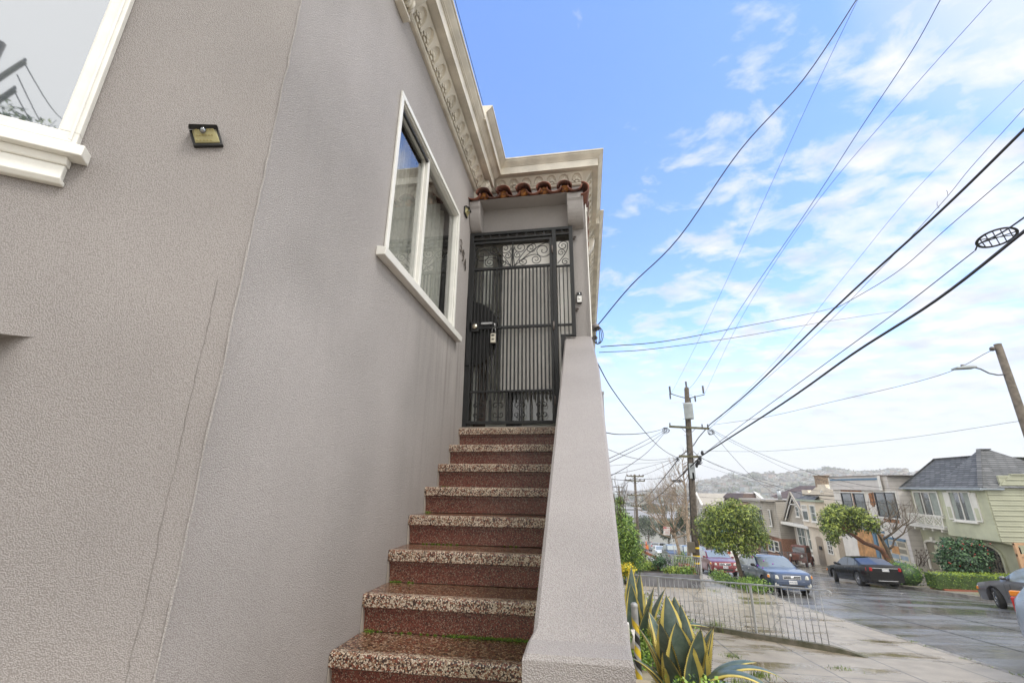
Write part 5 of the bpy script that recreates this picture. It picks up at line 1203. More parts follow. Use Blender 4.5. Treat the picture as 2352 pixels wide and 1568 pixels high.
        for sg in (-1, 1): m.bar((xa - .06, sg * .05 + .28, interp(deck, xa) + .055), (xa - .16, sg * .05 - .32 + .3, interp(deck, xa) + .11), .018, .018)
        m.build('wiper', BLKP, t, local=True)
    # tail
    rz = interp(deck, -F_ + .05)
    tl = sp.get('tail', (rz - .22, rz - .06))
    for sg in (-1, 1):
        m = MB(); c_ = Vector((-F_ + .09, sg * Wd * .79, (tl[0] + tl[1]) / 2)); m.obox(c_, Vector((.11, sg * .10, 0)), Vector((-.06, sg * .05, 0)), Vector((0, 0, (tl[1] - tl[0]) / 2))); m.build('tail_light', REDL, t, local=True, bevel=.02)
    pl_ = L2('number_plate', PLT, t, (-F_ - .03, -.16, tl[0] - .02, -F_ + .02, .16, tl[0] + .10)); text(plate, .085, PTX, Matrix(((0, 0, -1, -F_ - .032), (-1, 0, 0, 0), (0, 1, 0, tl[0] + .04), (0, 0, 0, 1))), pl_)
    if trim: L2('trim_strip', CHR, t, (-F_ - .015, -Wd * .66, tl[0] + .125, -F_ + .05, Wd * .66, tl[0] + .15), (-F_ - .015, -Wd * .5, .33, -F_ + .06, Wd * .5, .355))
    for sg in (-1, 1):
        bz = interp(deck, xa - .3); m = MB(); m.ball((xa - .32, sg * (Wd + .06), bz + .07), .07, .10, .065, 10); m.bar((xa - .34, sg * (Wd - .06), bz + .0), (xa - .33, sg * (Wd + .04), bz + .05), .03, .05); m.build('wing_mirror', mat if sp.get('mb', 1) else BLKP, t, local=True)
        m = MB()
        for p in sp['pil']:
            if p < xa - .5: m.box(p + .13, sg * (Wd - .01), interp(deck, p) - .13, p + .31, sg * (Wd + .022), interp(deck, p) - .10)
        if m.v: m.build('door_handle', CHR if trim else mat, t, local=True)
        m = MB()
        for p in sp['pil'] + [xa - .18]:
            zt = interp(deck, p) - .03; m.box(p - .006, sg * (Wd * interp(wid, p) - .006), .36, p + .006, sg * (Wd * interp(wid, p) + .0025), zt - .1)
        m.build('door_gap', BLKP, t, local=True)
        if sp.get('rails'):
            m = MB(); rr_ = interp(roof, (xb + xc) / 2)
            m.tube([(xb - .1, sg * Wd * .66, rr_ + .0), (xb - .25, sg * Wd * .66, rr_ + .09), (xc + .2, sg * Wd * .66, rr_ + .08), (xc + .05, sg * Wd * .66, rr_ - .01)], .02, 6)
            if sg > 0:
                for xx in (xb - .5, xc + .6): m.bar((xx, -Wd * .66, rr_ + .10), (xx, Wd * .66, rr_ + .10), .06, .025)
            m.build('roof_rail', BLKP, t, local=True)
    return t
WIDC = [(2.36, .80), (2.27, .90), (2.1, .965), (1.7, .995), (0, 1.0), (-1.7, .995), (-2.15, .965), (-2.28, .92), (-2.36, .86)]
def scl(tab, L_): k = L_ / 4.7; return [(a * k, b_) for a, b_ in tab]
def spec(L_, W_, decks, roofs, cab, ax, pil, gl, R=.33, **k):
    wid = [(a * L_ / 4.72, b_) for a, b_ in WIDC]; d = dict(L=L_, W=W_, deck=decks, roof=roofs, wid=wid, cab=cab, ax=ax, pil=pil, gl=gl, R=R); d.update(k); return d
WAGON = spec(4.75, 1.75, [(2.375, .72), (2.34, .80), (2.15, .86), (1.5, .95), (.95, 1.00), (0, .99), (-1.5, 1.02), (-2.2, 1.03), (-2.375, .75)], [(.95, 1.0), (.35, 1.40), (.1, 1.47), (-.6, 1.49), (-1.6, 1.46), (-1.85, 1.42), (-2.25, 1.03)], (.95, .20, -1.85, -2.25), (1.42, -1.27), [.62, -.42, -1.32], (.75, -2.0), R=.335, rails=True, sill=.28, mb=0)
HATCH = spec(4.45, 1.74, [(2.22, .72), (2.18, .80), (1.98, .86), (1.5, .94), (.95, 1.0), (0, .98), (-1.5, 1.03), (-2.05, 1.02), (-2.22, .72)], [(1.05, 1.0), (.35, 1.38), (.0, 1.46), (-.8, 1.45), (-1.4, 1.40), (-2.05, 1.05)], (1.05, .20, -1.45, -2.05), (1.36, -1.28), [.6, -.40, -1.2], (.8, -1.75), R=.32)
SEDAN = spec(4.87, 1.84, [(2.43, .66), (2.38, .74), (2.15, .82), (1.5, .92), (.95, .98), (0, .97), (-1.2, 1.03), (-1.85, 1.06), (-2.32, 1.08), (-2.43, .98)], [(1.05, .98), (.35, 1.36), (0, 1.45), (-.7, 1.45), (-1.1, 1.38), (-1.9, 1.05)], (1.05, .2, -1.05, -1.9), (1.46, -1.31), [.62, -.45, -1.25], (.8, -1.45), R=.345, tail=(.80, .97))
SUV = spec(4.85, 1.95, [(2.42, .70), (2.36, .86), (2.15, .96), (1.5, 1.07), (1.0, 1.14), (0, 1.12), (-1.5, 1.17), (-2.25, 1.17), (-2.42, .8)], [(1.05, 1.14), (.45, 1.60), (.1, 1.70), (-.8, 1.72), (-1.7, 1.69), (-2.25, 1.2)], (1.05, .3, -1.8, -2.25), (1.5, -1.35), [.66, -.42, -1.45], (.85, -2.1), R=.37, sill=.32, gw=.45, tail=(.95, 1.2))
VAN = spec(4.9, 1.9, [(2.45, .7), (2.38, .95), (2.2, 1.0), (1.7, 1.12), (0, 1.15), (-2.3, 1.15), (-2.45, .9)], [(1.75, 1.12), (1.0, 1.75), (.7, 1.92), (-1, 1.96), (-2.3, 1.93), (-2.42, 1.2)], (1.75, .9, -2.3, -2.44), (1.6, -1.5), [.9, -.5, -1.6], (1.3, -.3), R=.34, tail=(.95, 1.5))
PICK = spec(5.2, 1.85, [(2.6, .7), (2.5, .9), (2.2, .98), (1.3, 1.05), (0, 1.05), (-2.5, 1.05), (-2.6, 1.0)], [(1.2, 1.05), (.7, 1.6), (.4, 1.7), (-.6, 1.7), (-.9, 1.65), (-1.1, 1.06)], (1.2, .6, -.8, -1.1), (1.65, -1.5), [.1], (.9, -.7), R=.36, tail=(.75, 1.0))
BLUE = paint('paint_blue', (0.04, 0.062, 0.115)); MAROON = paint('paint_maroon', (0.17, 0.012, 0.016)); BLACK = P('paint_black', (0.006, 0.006, 0.007), .12, .05, spec=.35); GRAY = paint('paint_grey', (0.10, 0.10, 0.108)); DGRAY = paint('paint_dark_grey', (0.045, 0.05, 0.055)); WHITE = paint('paint_white_car', (0.62, 0.61, 0.57), .0); SILV = paint('paint_silver', (0.38, 0.40, 0.42), .6); ORNG = paint('paint_orange', (0.72, 0.17, 0.02), 0); NAVY = paint('paint_navy', (0.02, 0.03, 0.07)); LBLUE = paint('paint_light_blue', (0.30, 0.36, 0.46), .3)
car('parked_wagon', 'dark blue wagon with roof rails facing the camera behind the small round tree', 'car', WAGON, 8.42, 24.8, -1, BLUE, plate='5WRU674')
car('parked_hatchback', 'dark red hatchback with chrome grille parked behind the utility pole', 'car', HATCH, 8.75, 36.0, -1, MAROON, plate='7BPL706')
car('parked_sedan', 'black sedan seen from behind with red tail lights below the leaning tree', 'car', SEDAN, 15.5, 31.2, 1, BLACK, glass=CGD, plate='6PWC100', steer=-18, yaw=1)
car('parked_sedan', 'grey sedan with front wheel turned to the kerb by the hedge', 'car', SEDAN, 15.75, 19.7, 1, GRAY, steer=-24, plate='8DKE042')
car('parked_suv', 'dark grey SUV with double grille parked on the near side beyond the sign post', 'car', SUV, 8.6, 51.5, -1, DGRAY, plate='8ABK201')
car('parked_suv', 'dark green grey SUV half hidden by bare branches and the utility pole', 'car', SUV, 8.7, 43.5, -1, paint('paint_dark_green', (.05, .06, .055)), plate='6LXR550')
car('parked_sedan', 'small old white sedan at the near kerb behind the dark grey SUV', 'car', HATCH, 8.6, 60.5, -1, WHITE, plate='3KDL119')
car('parked_suv', 'white SUV with dark rear window on the far side behind the red hatchback', 'car', SUV, 15.6, 57.5, 1, WHITE, glass=CGD)
car('parked_wagon', 'silver grey wagon with roof rails just behind the pole with yellow bands', 'car', WAGON, 14.6, 68.5, -1, SILV)
car('parked_sedan', 'long silver sedan far down the street under the trees', 'car', SEDAN, 15.4, 84, 1, SILV)
car('pickup_truck', 'white pickup with a ladder rack driving away down the hill', 'pickup', PICK, 14.2, 98, 1, WHITE)
car('moving_suv', 'silver SUV between the white pickup and the orange van', 'car', SUV, 13.9, 108, 1, SILV)
car('delivery_van', 'bright orange van far down the street', 'van', VAN, 14.0, 119, 1, ORNG)
car('moving_suv', 'dark blue SUV with lit tail lights beyond the orange van', 'car', SUV, 14.2, 131, 1, NAVY)
car('parked_sedan', 'black car farthest down the street under the round tree', 'car', SEDAN, 14.2, 141, 1, BLACK)
cr = car('parked_suv', 'pale blue car whose orange and red tail light enters at the right edge', 'car', SUV, 8.28, 7.80, -1, LBLUE)
m = MB(); m.obox((-2.335, -.77, 1.25), (.085, -.078, 0), (-.05, -.045, 0), (0, 0, .04)); m.build('indicator', AMB, cr, local=True, bevel=.01)
# rack on the pickup
# vintage wreck in the driveway
vt = thing('vintage_car', (20.2, 50.5, -7.3), 'rusty brown antique coupe with red wheels standing behind the iron fence', 'vintage car')
RUST = P('rust_body', (0.17, 0.055, 0.032), 0.75, .5, 6, .2, 40, col2=(.08, .035, .025)); RWH = P('red_wheel', (.3, .03, .03), .6)
zb = zyard(20, 50.5); c0 = Vector((20.0, 50.5, zb)); 
ux = Vector((-.55, -.83, .06)).normalized(); uy = Vector((.83, -.55, 0)).normalized(); uz = Vector((0, 0, 1))
def vp(a, b_, c_): return c0 + ux * a + uy * b_ + uz * c_
def vpr(m, poly, b0, b1): m.prism([vp(a, b0, c_) for a, c_ in poly], uy * (b1 - b0))
m = MB(); vpr(m, [(-1.3, .5), (.55, .5), (.55, 1.15), (.45, 1.7), (.2, 1.82), (-1.0, 1.82), (-1.35, 1.6), (-1.55, 1.1), (-1.5, .6)], -.62, .62); vpr(m, [(.55, .5), (1.75, .55), (1.78, 1.05), (1.6, 1.12), (.55, 1.18)], -.38, .38); bd = m.build('body', RUST, vt, bevel=.05)
for sg in (-1, 1):
    m = MB()
    for a_ in (-.95, 1.35):
        pr = [(a_ + .52 * math.cos(t * math.pi / 8), .42 + .48 * math.sin(t * math.pi / 8)) for t in range(9)] + [(a_ - .46, .42)] + [(a_ + .46 * math.cos(math.pi - t * math.pi / 8), .42 + .42 * math.sin(t * math.pi / 8)) for t in range(1, 9)]
        vpr(m, pr, sg * .5 - .14 + .02, sg * .5 + .30 * sg * .5 + .14)
    vpr(m, [(-.5, .38), (.9, .38), (.9, .43), (-.5, .43)], sg * .62 - .1, sg * .62 + .1); m.build('fender', RUST, vt)
    for a_ in (-.95, 1.35):
        m = MB(); c_ = vp(a_, sg * .66, .36); pts = [c_ + ux * (.33 * math.cos(t * math.pi / 10)) + uz * (.33 * math.sin(t * math.pi / 10)) for t in range(21)]; m.tube(pts, .06, 6, caps=False); w_ = m.build('wheel', TYRE, vt)
        m = MB()
        for k_ in range(8): m.bar(c_, c_ + ux * (.3 * math.cos(k_ * .785)) + uz * (.3 * math.sin(k_ * .785)), .03)
        m.ball(c_, .07, .07, .07); m.build('rim', RWH, w_)
    for a0, a1 in ((-1.2, -.55), (-.4, .35)): 
        m = MB(); vpr(m, [(a0, 1.22), (a1, 1.22), (a1, 1.66), (a0, 1.66)], sg * .625 - .005, sg * .625 + .005); m.build('side_window', DARKH, vt)
m = MB(); vpr(m, [(.50, 1.22), (.56, 1.22), (.46, 1.66), (.42, 1.66)], -.5, .5); m.build('windscreen', CGD, vt)
m = MB(); m.ball(vp(1.7, .45, .95), .12, .12, .12); m.ball(vp(1.7, -.45, .95), .12, .12, .12); m.build('headlight', HLT, vt)

# ================================================================== RAILINGS
GALV = P('galvanised_steel', (0.42, 0.43, 0.435), 0.45, 0.25, 8, metal=0.3); GALD = P('dull_steel', (0.17, 0.175, 0.18), 0.5, 0.3, 8, metal=0.4)
def railing(name, a, b_, H, label, posts, orn=(), zoff=0.0, sp_=0.125, endscroll=False, plan=None, mat=GALV):
    a = Vector(a); b_ = Vector(b_); L_ = (b_.xy - a.xy).length; u = (b_ - a) / L_
    t = thing(name, a, label, 'railing'); P_ = lambda s, h: a + u * s + Vector((0, 0, h + zoff))
    m = MB(); m.bar(P_(-.12 if endscroll else 0, H), P_(L_, H), .045, .028); 
    if endscroll:
        m.tube([P_(-.12, H)] + [P_(-.16 - .05 * math.sin(q * .55) * (1 - q * .05), H - .055 + .055 * math.cos(q * .55) * (1 - q * .05)) for q in range(0, 15)], .012, 6)
    m.build('top_rail', mat, t)
    for s in posts: m = MB(); m.bar(P_(s, -.1), P_(s, H - .012), .045, .045); m.build('post', mat, t)
    m = MB(); n_ = int(L_ / sp_)
    for i in range(n_ + 1):
        s = i * sp_
        if min([abs(s - p) for p in posts] + [9]) < .05: continue
        q = MB(); q.tube([P_(s, -.06), P_(s, H - .01)], .0085, 5); o_ = len(m.v); m.v += q.v; m.f += [[o_ + i_ for i_ in f] for f in q.f]; m.m += q.m; m.sm += q.sm
    m.build('bars', mat, t)
    for s in orn:
        m = MB()
        for (hc, sg) in ((H * .72, 1), (H * .30, 1)):
            for sx in (-1, 1):
                for sy, rr in ((1, .055), (-1, .045)):
                    cx_, cz_ = s + sx * .062, hc + sy * .13
                    pts = []
                    for i in range(8): f_ = i / 7; pts.append((s + sx * .105 * math.sin(f_ * math.pi * .5) * 1.0, hc + sy * (.0 + .14 * f_)))
                    for i in range(16): f_ = i / 15; an = (0 if sx > 0 else math.pi) + sx * sy * f_ * 2.6 * math.pi; q_ = rr * (1 - f_ * .75); pts.append((cx_ + q_ * math.cos(an), cz_ + q_ * math.sin(an)))
                    m.tube([P_(p, h) for p, h in pts], .006, 4)
        m.build('scroll_ornament', mat, t)
    return t
def gnd(x, y): return zroad(y) + sw(y)
ra = Vector((4.72, 11.30, 0)); ra.z = gnd(ra.x, ra.y) + .10; rb = Vector((.75, 14.72, 0)); rb.z = ra.z - .078 * (rb.xy - ra.xy).length
Lr = (rb.xy - ra.xy).length
railing('metal_railing', ra, rb, 1.0, 'galvanised railing with scroll ornaments on a low kerb crossing the near pavement', (1.42, 3.85), (.94, 2.75), endscroll=True)
m = MB(); u = (rb - ra).normalized(); sd_ = Vector((u.y, -u.x, 0)) * .075; up_ = Vector((0, 0, 1)); zz = lambda s: gnd((ra + u * s).x, (ra + u * s).y)
pts = [-.62, -.35, 0, 1, 2, 3, 4, Lr]
for s0, s1 in zip(pts, pts[1:]):
    h0 = .01 if s0 <= -.6 else .07 if s0 < -.3 else .105; h1 = .07 if s1 < -.3 else .105
    p0, p1 = ra + u * s0, ra + u * s1; z0, z1 = zz(s0), zz(s1)
    v = [Vector((p0.x, p0.y, z0 - .2)) - sd_, Vector((p1.x, p1.y, z1 - .2)) - sd_, Vector((p1.x, p1.y, z1 - .2)) + sd_, Vector((p0.x, p0.y, z0 - .2)) + sd_]
    w_ = [Vector((p0.x, p0.y, z0 + h0)) - sd_ * .7, Vector((p1.x, p1.y, z1 + h1)) - sd_ * .7, Vector((p1.x, p1.y, z1 + h1)) + sd_ * .7, Vector((p0.x, p0.y, z0 + h0)) + sd_ * .7]
    m.hexa(v + w_)
tag(m.build('railing_kerb', P('mossy_kerb', (.20, .18, .14), .8, .4, 5, .4, 50, col2=(.10, .10, .06))), 'low mossy concrete curb carrying the galvanised railing', 'curb')
r2a = Vector((4.85, 22.6, gnd(4.85, 22.6) + .0)); r2b = Vector((2.4, 33.6, gnd(2.4, 33.6)))
railing('metal_railing', r2a, r2b, 1.25, 'thin galvanised railing around the neighbour garden box', (.05, 3.2, 6.4, 9.6), (), sp_=.19)
GREYW = P('grey_boards', (0.15, 0.15, 0.165), 0.7, 0.25, 3); SOIL = P('soil', (0.04, 0.03, 0.02), 0.9, .4, 8)
pb = thing('planter_box', (4.7, 23, gnd(4.7, 23)), 'long grey wooden planter box full of succulents behind the first railing', 'planter')
m = MB(); pa = Vector((4.72, 22.9, 0)); pbx = Vector((2.5, 32.8, 0))
for k_ in range(2):
    for i in range(8):
        p0 = pa + (pbx - pa) * (i / 8); p1 = pa + (pbx - pa) * ((i + 1) / 8); z0, z1 = gnd(0, p0.y) + .0 + .27 * k_, gnd(0, p1.y) + .0 + .27 * k_
        m.hexa([(p0.x, p0.y, z0), (p0.x + .05, p0.y, z0), (p1.x + .05, p1.y, z1), (p1.x, p1.y, z1), (p0.x, p0.y, z0 + .262), (p0.x + .05, p0.y, z0 + .262), (p1.x + .05, p1.y, z1 + .262), (p1.x, p1.y, z1 + .262)])
m.hexa([(2.0, 22.85, gnd(0, 22.8)), (4.78, 22.85, gnd(0, 22.8)), (4.78, 22.9, gnd(0, 22.8)), (2.0, 22.9, gnd(0, 22.8)), (2.0, 22.85, gnd(0, 22.8) + .53), (4.78, 22.85, gnd(0, 22.8) + .53), (4.78, 22.9, gnd(0, 22.8) + .53), (2.0, 22.9, gnd(0, 22.8) + .53)])
m.build('board', GREYW, pb); m = MB(); m.add([(1.0, 22.9, gnd(0, 22.9) + .45), (4.72, 22.9, gnd(0, 22.9) + .45), (2.5, 32.8, gnd(0, 32.8) + .45), (0, 32.8, gnd(0, 32.8) + .45)], [(0, 1, 2, 3)]); m.build('soil', SOIL, pb)
# far fence by the antique car
fy0, fy1 = 47.2, 53.5
railing('iron_fence', (19.2, fy0, zyard(19.2, fy0)), (19.2, fy1, zyard(19.2, fy1)), 1.25, 'plain grey iron fence in front of the rusty antique car', (0.02, 2.1, 4.2, 6.2), (), sp_=.16, mat=GALD)
railing('iron_fence', (19.0, 56.0, zyard(19.2, 56)), (19.0, 66, zyard(19.2, 66)), 1.3, 'iron fence farther down beyond the blue wagon', (0.02, 2.5, 5, 7.5), (), sp_=.2, mat=GALD)

# ================================================================== PLANTS
def gmat(name, c, rough=.5, var=.35, sub=0.0):
    m = P(name, c, rough, var, 5); return m
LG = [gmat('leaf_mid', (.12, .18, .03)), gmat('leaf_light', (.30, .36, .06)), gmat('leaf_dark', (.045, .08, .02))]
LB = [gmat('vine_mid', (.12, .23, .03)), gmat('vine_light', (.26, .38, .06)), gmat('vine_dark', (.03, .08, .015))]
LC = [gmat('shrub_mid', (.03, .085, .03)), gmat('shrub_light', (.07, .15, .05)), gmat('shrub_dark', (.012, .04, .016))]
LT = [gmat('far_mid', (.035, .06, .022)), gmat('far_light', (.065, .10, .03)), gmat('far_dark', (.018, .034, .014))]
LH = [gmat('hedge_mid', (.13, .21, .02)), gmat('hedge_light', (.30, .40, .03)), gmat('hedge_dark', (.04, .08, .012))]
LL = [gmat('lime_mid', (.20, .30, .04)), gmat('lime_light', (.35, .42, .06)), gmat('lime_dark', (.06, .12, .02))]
LY = [gmat('yellow_flower', (.62, .48, .02)), gmat('yellow_light', (.75, .62, .05)), LB[0]]
BARK = P('bark_grey', (.16, .125, .09), .9, .4, 10, .8, 30); BARKR = P('bark_red', (.22, .085, .045), .75, .5, 5, .8, 20, col2=(.10, .06, .04)); BARKP = P('bark_pale', (.33, .26, .19), .85, .35, 8)
def leaves(m, blobs, n_, ls, lw=.45, shell=.75, droop=.3, top=.35, seed=1, mats3=(0, 1, 2), rnd=.16):
    rd = random.Random(seed); tot = sum(b_[3] * b_[4] * b_[5] for b_ in blobs) if blobs and len(blobs[0]) > 5 else 1
    wts = [(b_[3] * b_[4] + b_[4] * b_[5] + b_[3] * b_[5]) for b_ in blobs]; sw_ = sum(wts)
    for b_, wt in zip(blobs, wts):
        cx_, cy_, cz_, rx, ry, rz = b_
        for _ in range(int(n_ * wt / sw_)):
            while True:
                d = Vector((rd.uniform(-1, 1), rd.uniform(-1, 1), rd.uniform(-1, 1)))
                if .05 < d.length < 1: break
            d.normalize(); r = (shell + (1.08 - shell) * rd.random()) if rd.random() < .85 else rd.uniform(.3, .9)
            r *= 1 + rnd * noise.noise(d * 2.7 + Vector((cx_, cy_, seed)))
            p = Vector((cx_ + d.x * rx * r, cy_ + d.y * ry * r, cz_ + d.z * rz * r))
            nrm = (d + Vector((rd.uniform(-.7, .7), rd.uniform(-.7, .7), rd.uniform(-.4, .9)))).normalized()
            ax = nrm.cross(Vector((rd.uniform(-1, 1), rd.uniform(-1, 1), rd.uniform(-1, 1)))); 
            if ax.length < .1: continue
            ax = (ax.normalized() + d * .35 + Vector((0, 0, -droop))).normalized(); sd2 = nrm.cross(ax).normalized(); l = ls * rd.uniform(.6, 1.3)
            a = p; t_ = p + ax * l; mdp = p + ax * l * .5
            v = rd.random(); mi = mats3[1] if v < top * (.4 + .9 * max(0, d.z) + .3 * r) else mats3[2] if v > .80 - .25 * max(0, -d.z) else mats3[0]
            m.add([a, mdp + sd2 * l * lw / 2 - nrm * l * .06, t_, mdp - sd2 * l * lw / 2 - nrm * l * .06], [(0, 1, 2, 3)], mi)
    return m
def limb(m, pts, r0, r1, n_=7):
    k = len(pts); m.tube(pts, [r0 + (r1 - r0) * i / (k - 1) for i in range(k)], n_)
def wig(a, b_, k, amp, rd):
    a = Vector(a); b_ = Vector(b_); o = []
    for i in range(k + 1): t = i / k; o.append(a + (b_ - a) * t + (Vector((rd.uniform(-amp, amp), rd.uniform(-amp, amp), rd.uniform(-amp, amp))) if 0 < i < k else Vector((0, 0, 0))))
    return o
rd = random.Random(4)
# round street tree
tx, ty = 7.02, 24.6; tz = gnd(tx, ty)
tr_ = thing('street_tree', (tx, ty, tz), 'small street tree with dense rounded olive green crown in front of the blue wagon', 'tree')
cc = aty(1676, 1207, ty); cz0 = cc.z; cx0 = cc.x
m = MB(); limb(m, wig((tx + .12, ty, tz - .1), (cx0 - .05, ty, cz0 - .6), 5, .03, rd), .115, .075, 8); m.build('trunk', BARK, tr_)
blobs = [(cx0, ty, cz0 + .1, 1.75, 1.7, 1.1), (cx0 - 1.15, ty - .3, cz0 - .15, .95, .9, .85), (cx0 + 1.2, ty - .2, cz0 - .05, .95, .9, .8), (cx0 - .5, ty - .9, cz0 + .55, 1.0, .9, .7), (cx0 + .6, ty - .8, cz0 + .5, .95, .9, .65), (cx0, ty - .6, cz0 + .8, 1.0, .9, .55), (cx0 + 1.65, ty, cz0 - .35, .55, .7, .55), (cx0 - .3, ty - .7, cz0 - .75, 1.1, .8, .5), (cx0 + .8, ty - .6, cz0 - .75, .8, .7, .5), (cx0 - 1.4, ty, cz0 - .7, .5, .6, .4)]
m = MB()
for b_ in blobs: limb(m, wig((cx0 - .05, ty, cz0 - .7), (b_[0], b_[1], b_[2] - .2), 4, .1, rd), .05, .015, 5)
m.build('branches', BARK, tr_)
blobs = [(cx0 + (b_[0] - cx0) * .84, b_[1], b_[2], b_[3] * .86, b_[4], b_[5]) for b_ in blobs]
blobs += [(cx0 + 1.62, ty - .3, cz0 - .62, .34, .5, .42), (cx0 - 1.5, ty - .4, cz0 + .1, .35, .5, .35), (cx0 + .1, ty - .9, cz0 + 1.22, .5, .5, .28), (cx0 + 1.1, ty - .5, cz0 + .95, .4, .5, .3), (cx0 - 1.0, ty - .6, cz0 + .8, .4, .5, .3), (cx0 + .5, ty - .8, cz0 - 1.15, .45, .5, .3), (cx0 - .8, ty - .7, cz0 - 1.1, .4, .5, .25)]
blobs = [(cx0 - .06 + (b_[0] - cx0) * .88, b_[1], cz0 + (b_[2] - cz0) * .86, b_[3] * .88, b_[4] * .9, b_[5] * .86) for b_ in blobs]
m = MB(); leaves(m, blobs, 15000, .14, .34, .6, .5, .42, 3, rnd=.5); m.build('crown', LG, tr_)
# madrone like leaning tree at the far kerb
q0 = Vector((17.9, 34.6, zyard(17.9, 34.6))); sp2 = lambda a, b_, d=34.6: aty(a, b_, d)
lt = thing('leaning_tree', q0, 'leaning tree with reddish twisted trunk and bright green clump of leaves', 'tree')
pt = [sp2(2060, 1318), sp2(2040, 1285), sp2(2025, 1262), sp2(2008, 1254), sp2(1985, 1246), sp2(1968, 1234), sp2(1950, 1222), sp2(1935, 1212)]
m = MB(); limb(m, pt, .19, .07, 8); m.build('trunk', BARKR, lt)
bl = [(1905, 1188, 20, 14), (1938, 1182, 24, 16), (1970, 1190, 22, 14), (1896, 1215, 16, 12), (1925, 1205, 22, 10), (1955, 1212, 22, 12), (1985, 1200, 16, 14), (1915, 1238, 9, 9), (1900, 1175, 8, 6), (1930, 1168, 14, 8), (1960, 1172, 14, 6)]
m = MB()
for (a, b_, w_, h_) in bl: limb(m, wig(pt[6] if a > 1930 else pt[7], sp2(a, b_), 4, .12, rd), .05, .015, 5)
m.build('branches', BARKR, lt)
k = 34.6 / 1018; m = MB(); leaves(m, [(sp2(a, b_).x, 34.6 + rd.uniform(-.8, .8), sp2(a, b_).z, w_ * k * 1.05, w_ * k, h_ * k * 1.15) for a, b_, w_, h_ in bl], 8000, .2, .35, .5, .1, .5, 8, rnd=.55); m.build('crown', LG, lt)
# bare companion with dark twisting limbs
bt = thing('bare_tree', q0 + Vector((.3, -.2, 0)), 'dark bare crooked tree spreading in front of the white house', 'tree')
def branch(m, p, d, L_, r, dep, rd, spread=.7, up=.12, n_=4, seg=5):
    pts = [p]; dd = Vector(d)
    for i in range(seg): dd = (dd + Vector((rd.uniform(-.25, .25), rd.uniform(-.25, .25), rd.uniform(-.2, .25) + up * .5))).normalized(); pts.append(pts[-1] + dd * L_ / seg)
    limb(m, pts, r, r * .55, n_ if dep < 2 else 6)
    if dep <= 0: return
    for k_ in range(rd.choice((2, 3, 3))):
        i = rd.randint(max(1, seg // 2), seg); nd = (dd + Vector((rd.uniform(-spread, spread), rd.uniform(-spread, spread), rd.uniform(-spread * .6, spread * .8) + up))).normalized()
        branch(m, pts[i], nd, L_ * rd.uniform(.55, .8), r * .55, dep - 1, rd, spread, up, n_, seg)
m = MB(); pts2 = [sp2(2062, 1320), sp2(2048, 1288), sp2(2038, 1262), sp2(2026, 1240), sp2(2018, 1225)]; limb(m, pts2, .15, .08, 7); m.build('trunk', BARK, bt)
m = MB()
for a, path in enumerate(([(2026, 1240), (2015, 1222), (2003, 1212), (2001, 1196)], [(2026, 1240), (2052, 1222), (2072, 1206), (2088, 1196)], [(2038, 1262), (2050, 1255), (2054, 1240), (2075, 1225), (2082, 1208)], [(2018, 1225), (2020, 1205), (2040, 1192), (2058, 1180)], [(2052, 1222), (2060, 1204), (2062, 1188)])):
    ps = [sp2(*p_, 34.4 + .3 * a) for p_ in path]; limb(m, ps, .075, .03, 5)
    for k_ in range(6): branch(m, ps[-1 - k_ % 3], (rd.uniform(-.5, .9), rd.uniform(-.5, .5), rd.uniform(0, 1)), .9, .02, 2, rd, .8, .1)
m.build('branches', BARK, bt)
# bare trees beside the pole
for nm, lab, bx_, by_, seeds, mt, ln in (('bare_tree', 'tall thin leafless tree just left of the utility pole', 1583, 34.5, 5, BARKP, 2.4), ('bare_tree', 'pale leafless tree with many twisting twigs behind the no parking sign', 1562, 37.5, 9, BARKP, 1.9)):
    rd2 = random.Random(seeds); x_ = aty(bx_, 1300, by_).x; z_ = gnd(x_, by_); t = thing(nm, (x_, by_, z_), lab, 'tree'); m = MB()
    if seeds == 5:
        ps = [Vector((x_, by_, z_))] + [aty(a, b_, by_) for a, b_ in ((1581, 1240), (1577, 1180), (1575, 1130), (1569, 1085), (1566, 1045))]; limb(m, ps, .13, .015, 7); m.build('trunk', mt, t); m = MB()
        for k_ in range(26):
            f_ = .2 + .75 * k_ / 26; i = int(f_ * 5); p = ps[i].lerp(ps[i + 1], f_ * 5 - i); branch(m, p, (rd2.uniform(-1, 1), rd2.uniform(-.6, .6), rd2.uniform(.2, .9)), 1.9 - 1.2 * f_, .03, 3 if f_ < .7 else 2, rd2, .7, .15, 3, 4)
    else:
        ps = [Vector((x_, by_, z_))] + [aty(a, b_, by_) for a, b_ in ((1560, 1265), (1552, 1235), (1549, 1222))]; limb(m, ps, .12, .08, 7); m.build('trunk', mt, t); m = MB()
        for k_ in range(15): branch(m, ps[3 - k_ % 2], (rd2.uniform(-1.2, 1.0), rd2.uniform(-.6, .6), rd2.uniform(.1, 1)), 2.1, .05, 4 if k_ < 9 else 3, rd2, .8, .2, 3, 4)
    m.build('branches', mt, t)
